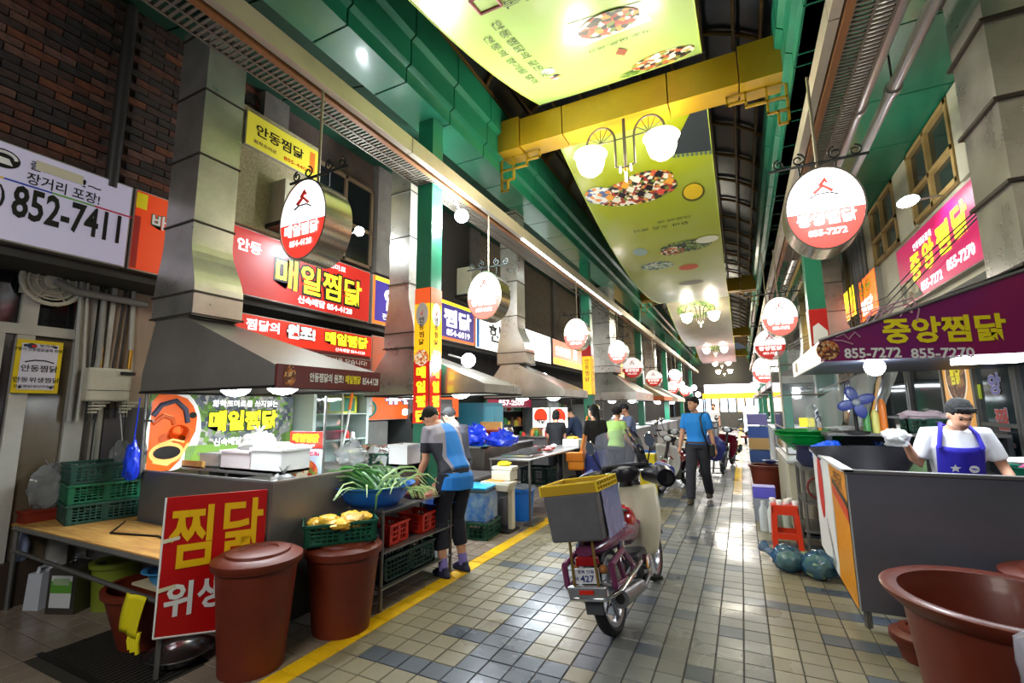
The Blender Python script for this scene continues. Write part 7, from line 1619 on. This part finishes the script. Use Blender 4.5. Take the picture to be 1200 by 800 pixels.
bx((.70, 7.58, 1.28), (.88, 7.59, 1.40), 'notice', emat('yellow notice', (250, 230, 60), .5), gc); bx((.6, 7.62, 1.02), (1.1, 7.64, 1.2), 'orange_panel', mat('salmon panel', (214, 140, 100), .5), gc)
ps = thing('plastic_sheet', 'clear plastic curtain bunched between the glass case and the fan', 'curtain', (1.0, 6.9, 1.2))
mb = MB().sheet(lambda u, v: V((.72+.75*u+.25*(1-v)*0+.35*v*u, 6.9-.1*sin(18*u+2*v)*.5, 1.15+(.25+.9*v)*(.35+.65*u)+.03*noise.noise(V((u*7, v*7, 3))))), 40, 20); mb.build('film', glass('hazy curtain film', (215, 225, 225), .5, .12), ps, smooth=True); tb([(.9, 6.9, 1.75), (2.3, 6.9, 2.4)], .008, 'line', steelf, ps, 5)
# fan
fn_ = thing('electric_fan', 'blue four bladed fan at the back of the right stall', 'fan', (1.1, 6.1, 1.3)); fbm = mat('fan blue', (44, 60, 130), .35)
for k in range(4):
    a = k*pi/2+.35; cx, cz = 1.1+.095*cos(a), 1.60+.095*sin(a)
    MB().ball((cx, 6.1, cz), 1, 10, (.085, .008, .055), Matrix.Rotation(-a, 3, 'Y')).build('blade', fbm, fn_, smooth=True)
MB().ball((1.1, 6.08, 1.60), .04, 10).build('hub', mat('grey hub', (150, 156, 160), .3), fn_, smooth=True); tb([(1.1, 6.12, 1.60), (1.1, 6.2, 1.55), (1.1, 6.2, 1.28)], .018, 'stand', dark(), fn_, 8); MB().lathe([(.12, 0), (.12, .02), (.001, .03)], (1.1, 6.2, 1.27), 20).build('base', dark(), fn_)
rs_ = thing('rear_shelf', 'dark shelf unit along the back of the right stall', 'shelf', (1.5, 6.3, 0)); bx((.82, 6.15, 1.24), (2.3, 6.65, 1.27), 'top', steelf, rs_); bx((.82, 6.6, .3), (2.3, 6.65, 1.24), 'back', mat('dark back', (36, 40, 44), .6), rs_); bx((.82, 6.15, .85), (2.3, 6.65, .87), 'shelf', steelf, rs_)
for x in (.84, 2.28): bx((x-.02, 6.15, 0), (x+.02, 6.65, 1.24), 'side', mat('dark back', (36, 40, 44), .6), rs_)
bag('plastic_bag', 'dark blue green bag on the lower shelf behind the worker\'s bundle', (1.3, 6.35, .87), (.22, .12, .14), mat('blue green film', (16, 50, 110), .25), 71)
crate('crate', 'green crate with a pink cloth on the rear shelf of the right stall', 'crate', (1.75, 6.4, 1.27), .4, .25, .15, 0, dgreen, 7, 3); o_ = crumple((1.72, 6.35, 1.45), (.22, .1, .05), 72, .35, 12).build('cloth', mat('pinkish cloth', (220, 196, 204), .7), None, smooth=True); tag(o_, 'pinkish cloth thrown over the green crate on the rear shelf', 'cloth')
for k, (x, c, lb) in enumerate(((1.35, (240, 130, 40), 'orange and white tall sauce bottle beside the fan'), (1.20, (90, 160, 90), 'green jar beside the fan'), (1.28, (230, 220, 120), 'yellow jar beside the fan'))):
    o_ = MB().lathe([(.001, 0), (.035, 0), (.035, .2 if k else .3), (.015, .25 if k else .36), (.001, .25 if k else .36)], (x, 6.25, 1.27), 12).build('jar', mat('stall jar %d' % k, c, .4), None, smooth=True); tag(o_, lb, 'jar')
o_ = crumple((1.05, 6.45, 1.30), (.2, .12, .035), 73, .3, 12).build('cloth', milky, None, smooth=True); tag(o_, 'white film heaped on the rear shelf under the fan', 'sheet')
# things on the right counter by the worker
t = bowl_('basket', 'teal basket with pink bags on the worktop at the right edge', 'basket', (2.05, 5.15, .93), .17, .14, mat('teal plastic', (30, 150, 120), .4)); bx((1.97, 4.98, .862), (2.25, 5.35, .93), 'box', dark(), thing('plinth', 'dark box under the teal basket at the right edge', 'box', (2.05, 5.15, .86)))
bag('plastic_bag', 'pink plastic bag in the teal basket', (2.08, 5.1, 1.0), (.14, .1, .08), mat('pink film', (206, 90, 140), .3), 74); bag('plastic_bag', 'greyish clear bag at the far right of the worktop', (2.2, 4.85, .862), (.13, .12, .16), clearbag, 75)
t = thing('towel', 'white towel folded over the teal basket', 'towel', (2.0, 5.2, 1.07)); crumple((2.0, 5.2, 1.11), (.16, .08, .03), 76, .2, 10).build('towel', whitep, t, smooth=True)
t = thing('green_board', 'small pale green cutting block beside the worker\'s raised hand', 'board', (1.25, 5.5, .86)); bx((1.2, 5.65, .862), (1.5, 5.9, 1.05), 'block', mat('pale green block', (130, 160, 110), .5), t)
# shop windows at the back right
d2 = struct('door_2'); gy = mat('tinted shop glass', (40, 52, 58), .08)
for y0, y1 in ((5.2, 6.05), (6.1, 6.95), (7.85, 9.2), (9.3, 10.8)):
    bx((XR-.02, y0, .2), (XR-.01, y1, 2.7), 'pane', gy, d2)
    mb = MB()
    for y in (y0, y1): mb.b2((XR-.06, y-.03, 0), (XR-.01, y+.03, 2.75))
    for z in (.15, 1.35, 2.7): mb.b2((XR-.05, y0, z-.02), (XR-.01, y1, z+.02))
    mb.build('frame', steelf, d2)
def rx(px, py): return at(px, py, X=XR-.03)
t = thing('dish_poster', 'orange poster with an oval dish photo on the shop wall behind the worker', 'poster', (XR-.05, 7.3, 1.3)); bx((XR-.05, 7.0, 1.2), (XR-.03, 7.78, 2.25), 'panel', emat('amber poster', (226, 160, 60), .25), t)
o = V((XR-.051, 7.78, 1.2)); patch(disk(o, -YP, ZP, .40, .70, .31, .34), emat('cream oval', (235, 225, 200), .3), t); patch(disk(o, -YP, ZP, .40, .70, .28, .31), food('brown dish', [(110, 70, 50), (150, 110, 70), (90, 60, 44)], 12, .2), t, lift=.006); letters('찜닭', o-YP*.25+ZP*.6, -YP, ZP, .3, .22, emat('olive letter', (200, 190, 30), .4), t, bold=.05, lift=.009); letters('안동', o-YP*.2+ZP*.88, -YP, ZP, .4, .1, whitep, t, bold=.04, lift=.009)
for s, yy, zz, c in (('중', 6.66, 1.95, (130, 130, 220)), ('앙', 6.66, 1.66, (130, 130, 220)), ('찜', 6.63, 1.30, (210, 60, 50)), ('닭', 6.58, 1.0, (210, 60, 50))): letters(s, V((XR-.022, yy, zz)), -YP, ZP, .26, .22, mat('glass letter %d' % c[0], c, .4), d2, bold=.03, outline=mat('pale letter edge', (210, 200, 214), .4), ow=.035)
bx((XR-.03, 5.25, 1.0), (XR-.024, 5.6, 1.35), 'sticker', red, d2); bx((XR-.03, 5.3, 1.5), (XR-.024, 5.6, 1.85), 'sticker', mat('green sticker', (40, 150, 90), .4), d2); bx((XR-.03, 6.85, 1.62), (XR-.024, 6.93, 1.78), 'sticker', mat('lime sticker', (190, 210, 60), .4), d2)
# right side beyond: racks, blue crates, round lit signs, dark wall items
rk2 = thing('blue_rack', 'blue stacked shelves at the right edge of the far lane', 'rack', (.35, 15, 0)); 
for z, c in ((.35, (60, 90, 150)), (.7, (190, 150, 90)), (1.0, (50, 80, 150)), (1.35, (120, 110, 170))): bx((.1, 14.6, z-.3), (.6, 15.4, z), 'tier', mat('rack tone %d' % int(z*100), c, .5), rk2)
bx((.12, 14.65, 0), (.58, 15.35, .05), 'base', dark(), rk2)
t = thing('wall_bench', 'dark red bench and baskets on the floor far down the right side', 'bench', (.1, 22.5, 0)); bx((-.15, 22, .25), (.5, 23, .33), 'seat', mat('dark red bench', (110, 30, 26), .5), t); bx((.0, 22.2, 0), (.1, 22.8, .25), 'leg', dark(), t); bx((.35, 22.2, 0), (.45, 22.8, .25), 'leg', dark(), t); MB().ball((.15, 22.4, .42), .12, 8).build('basket', dark(), t)
t = thing('lit_panel', 'white lit rounded panel standing far down the right side', 'sign', (.35, 28, 0)); MB().prism([V((.05, 28, .15)), V((.75, 28, .15)), V((.75, 28, 1.3)), V((.62, 28, 1.55)), V((.4, 28, 1.65)), V((.18, 28, 1.55)), V((.05, 28, 1.3))], (0, .1, 0)).build('panel', emat('bright white panel', (245, 250, 255), 3), t); bx((.2, 28, 0), (.6, 28.1, .15), 'foot', dark(), t)
for k in range(4):
    y0 = (10.6, 14.5, 20.8, 27)[k]; t = thing('stall_counter', ['pale counter beyond the glass case on the right', 'second pale counter on the far right side', 'third pale counter on the far right side', 'farthest pale counter on the right side'][k], 'counter', (1.1, y0, 0))
    bx((.75, y0, 0), (1.5, y0+3.1, .95), 'body', mat('pale counter', (150, 160, 170), .4, var=.2), t); bx((.7, y0-.05, .95), (1.55, y0+3.15, .98), 'top', steel(), t)
    h_ = hood('exhaust_hood', ['pale hood over the first pale counter on the right', 'hood over the second pale counter on the right', 'hood over the third pale counter on the right', 'farthest hood on the right'][k], .62, 1.9, y0, y0+3.4, 2.0, 2.15, (1.72, 2.1, y0+1, y0+1.6), 2.7, side=-1)
    area('hood_light', (1.2, y0+1.7, 1.95), 1.2, 40, COOL, sy=1.5)
# end of the lane: lit shop gable, garlands of lamps
es = thing('end_signboard', 'pale signboard with orange lanterns across the far end of the lane', 'sign', (-1, 40, 2.8)); bx((-2.6, 40, 2.6), (1.2, 40.2, 3.3), 'board', emat('lilac white board', (225, 205, 225), .9), es); bx((-2.75, 39.95, 2.2), (1.35, 40.05, 2.6), 'lantern_row', emat('orange lanterns', (255, 150, 20), 2.0), es); MB().hull([(1.2, 39.9, 2.6), (2.3, 39.9, 3.0), (2.3, 40, 3.0), (1.2, 40, 2.6)], [(1.2, 39.9, 3.5), (2.0, 39.9, 3.5), (2.0, 40, 3.5), (1.2, 40, 3.5)]).build('pink_wing', emat('pink board', (240, 130, 140), .8), es)
for x in (-2.6, 1.2): bx((x-.05, 39.95, 0), (x+.05, 40.05, 2.6), 'post', dark(), es)
sw_ = struct('window_9'); rr = random.Random(2)
for k in range(9): bx((-3.4+.62*k, 41.5, 1.15), (-2.9+.62*k, 41.55, 2.2), 'pane', emat('far lit window %d' % (k % 3), ((240, 250, 255), (200, 225, 255), (255, 220, 170))[k % 3], 2.2), sw_)
bx((-3.6, 41.56, .0), (3, 41.7, 3.2), 'window_frame', dark(), sw_)
for k, (x, y, z) in enumerate(((-2.93, 24, 3.2), (-2.93, 27, 2.8), (-2.93, 31.5, 2.6), (-2.93, 35, 2.9), (.76, 24, 2.8), (.76, 29, 2.7), (-2.93, 38, 2.5), (.76, 34, 2.9))):
    t = thing('far_lamp', ['white lamp over the %s' % s for s in ('walking man, highest', 'far left counters, second', 'far left counters, third', 'far left counters, fourth', 'right far counters, first', 'right far counters, second', 'lane end, left', 'lane end, right')][k], 'lamp', (x, y, z), 0, 'small round lamps far down the lane')
    MB().ball((x, y, z), .2, 10).build('globe', emat('far lamp glow', (250, 250, 255), 6), t, smooth=True); tb([(x, y, z+.2), (x, y, 4.25)], .012, 'rod', dark(), t, 5); 
for y in (20, 26, 33, 39): area('far_lamp_light', (XC, y, 4.2), 2.0, 160, (1, .97, .92), sy=3)
# ------------------------------------------------------------------ labels that single out each of the heaped small things
nth = 'first second third fourth fifth sixth seventh eighth ninth tenth eleventh twelfth thirteenth fourteenth fifteenth sixteenth'.split()
def relabel(group, what):
    q = sorted([o for o in C.objects if o.get('group') == group and o.parent is None], key=lambda o: proj(sum((o.matrix_world @ V(c) for c in o.bound_box), V((0, 0, 0)))/8)[0])
    for i, o in enumerate(q): o['label'] = what % (nth[i] if i else 'leftmost')
bpy.context.view_layer.update()
relabel('yellow packets heaped in the crate on the barrel', '%s yellow packet, from the left, in the crate on the second barrel')
relabel('sauce packets on the frame table', '%s small red or white sauce packet from the left on the frame table')
relabel('small white cups on the orange stool', '%s small white cup from the left on the orange red stool')
for n in names: relabel(n+' sauce bottles on the third stall counter', '%s '+n+' sauce bottle from the left on the third stall counter')
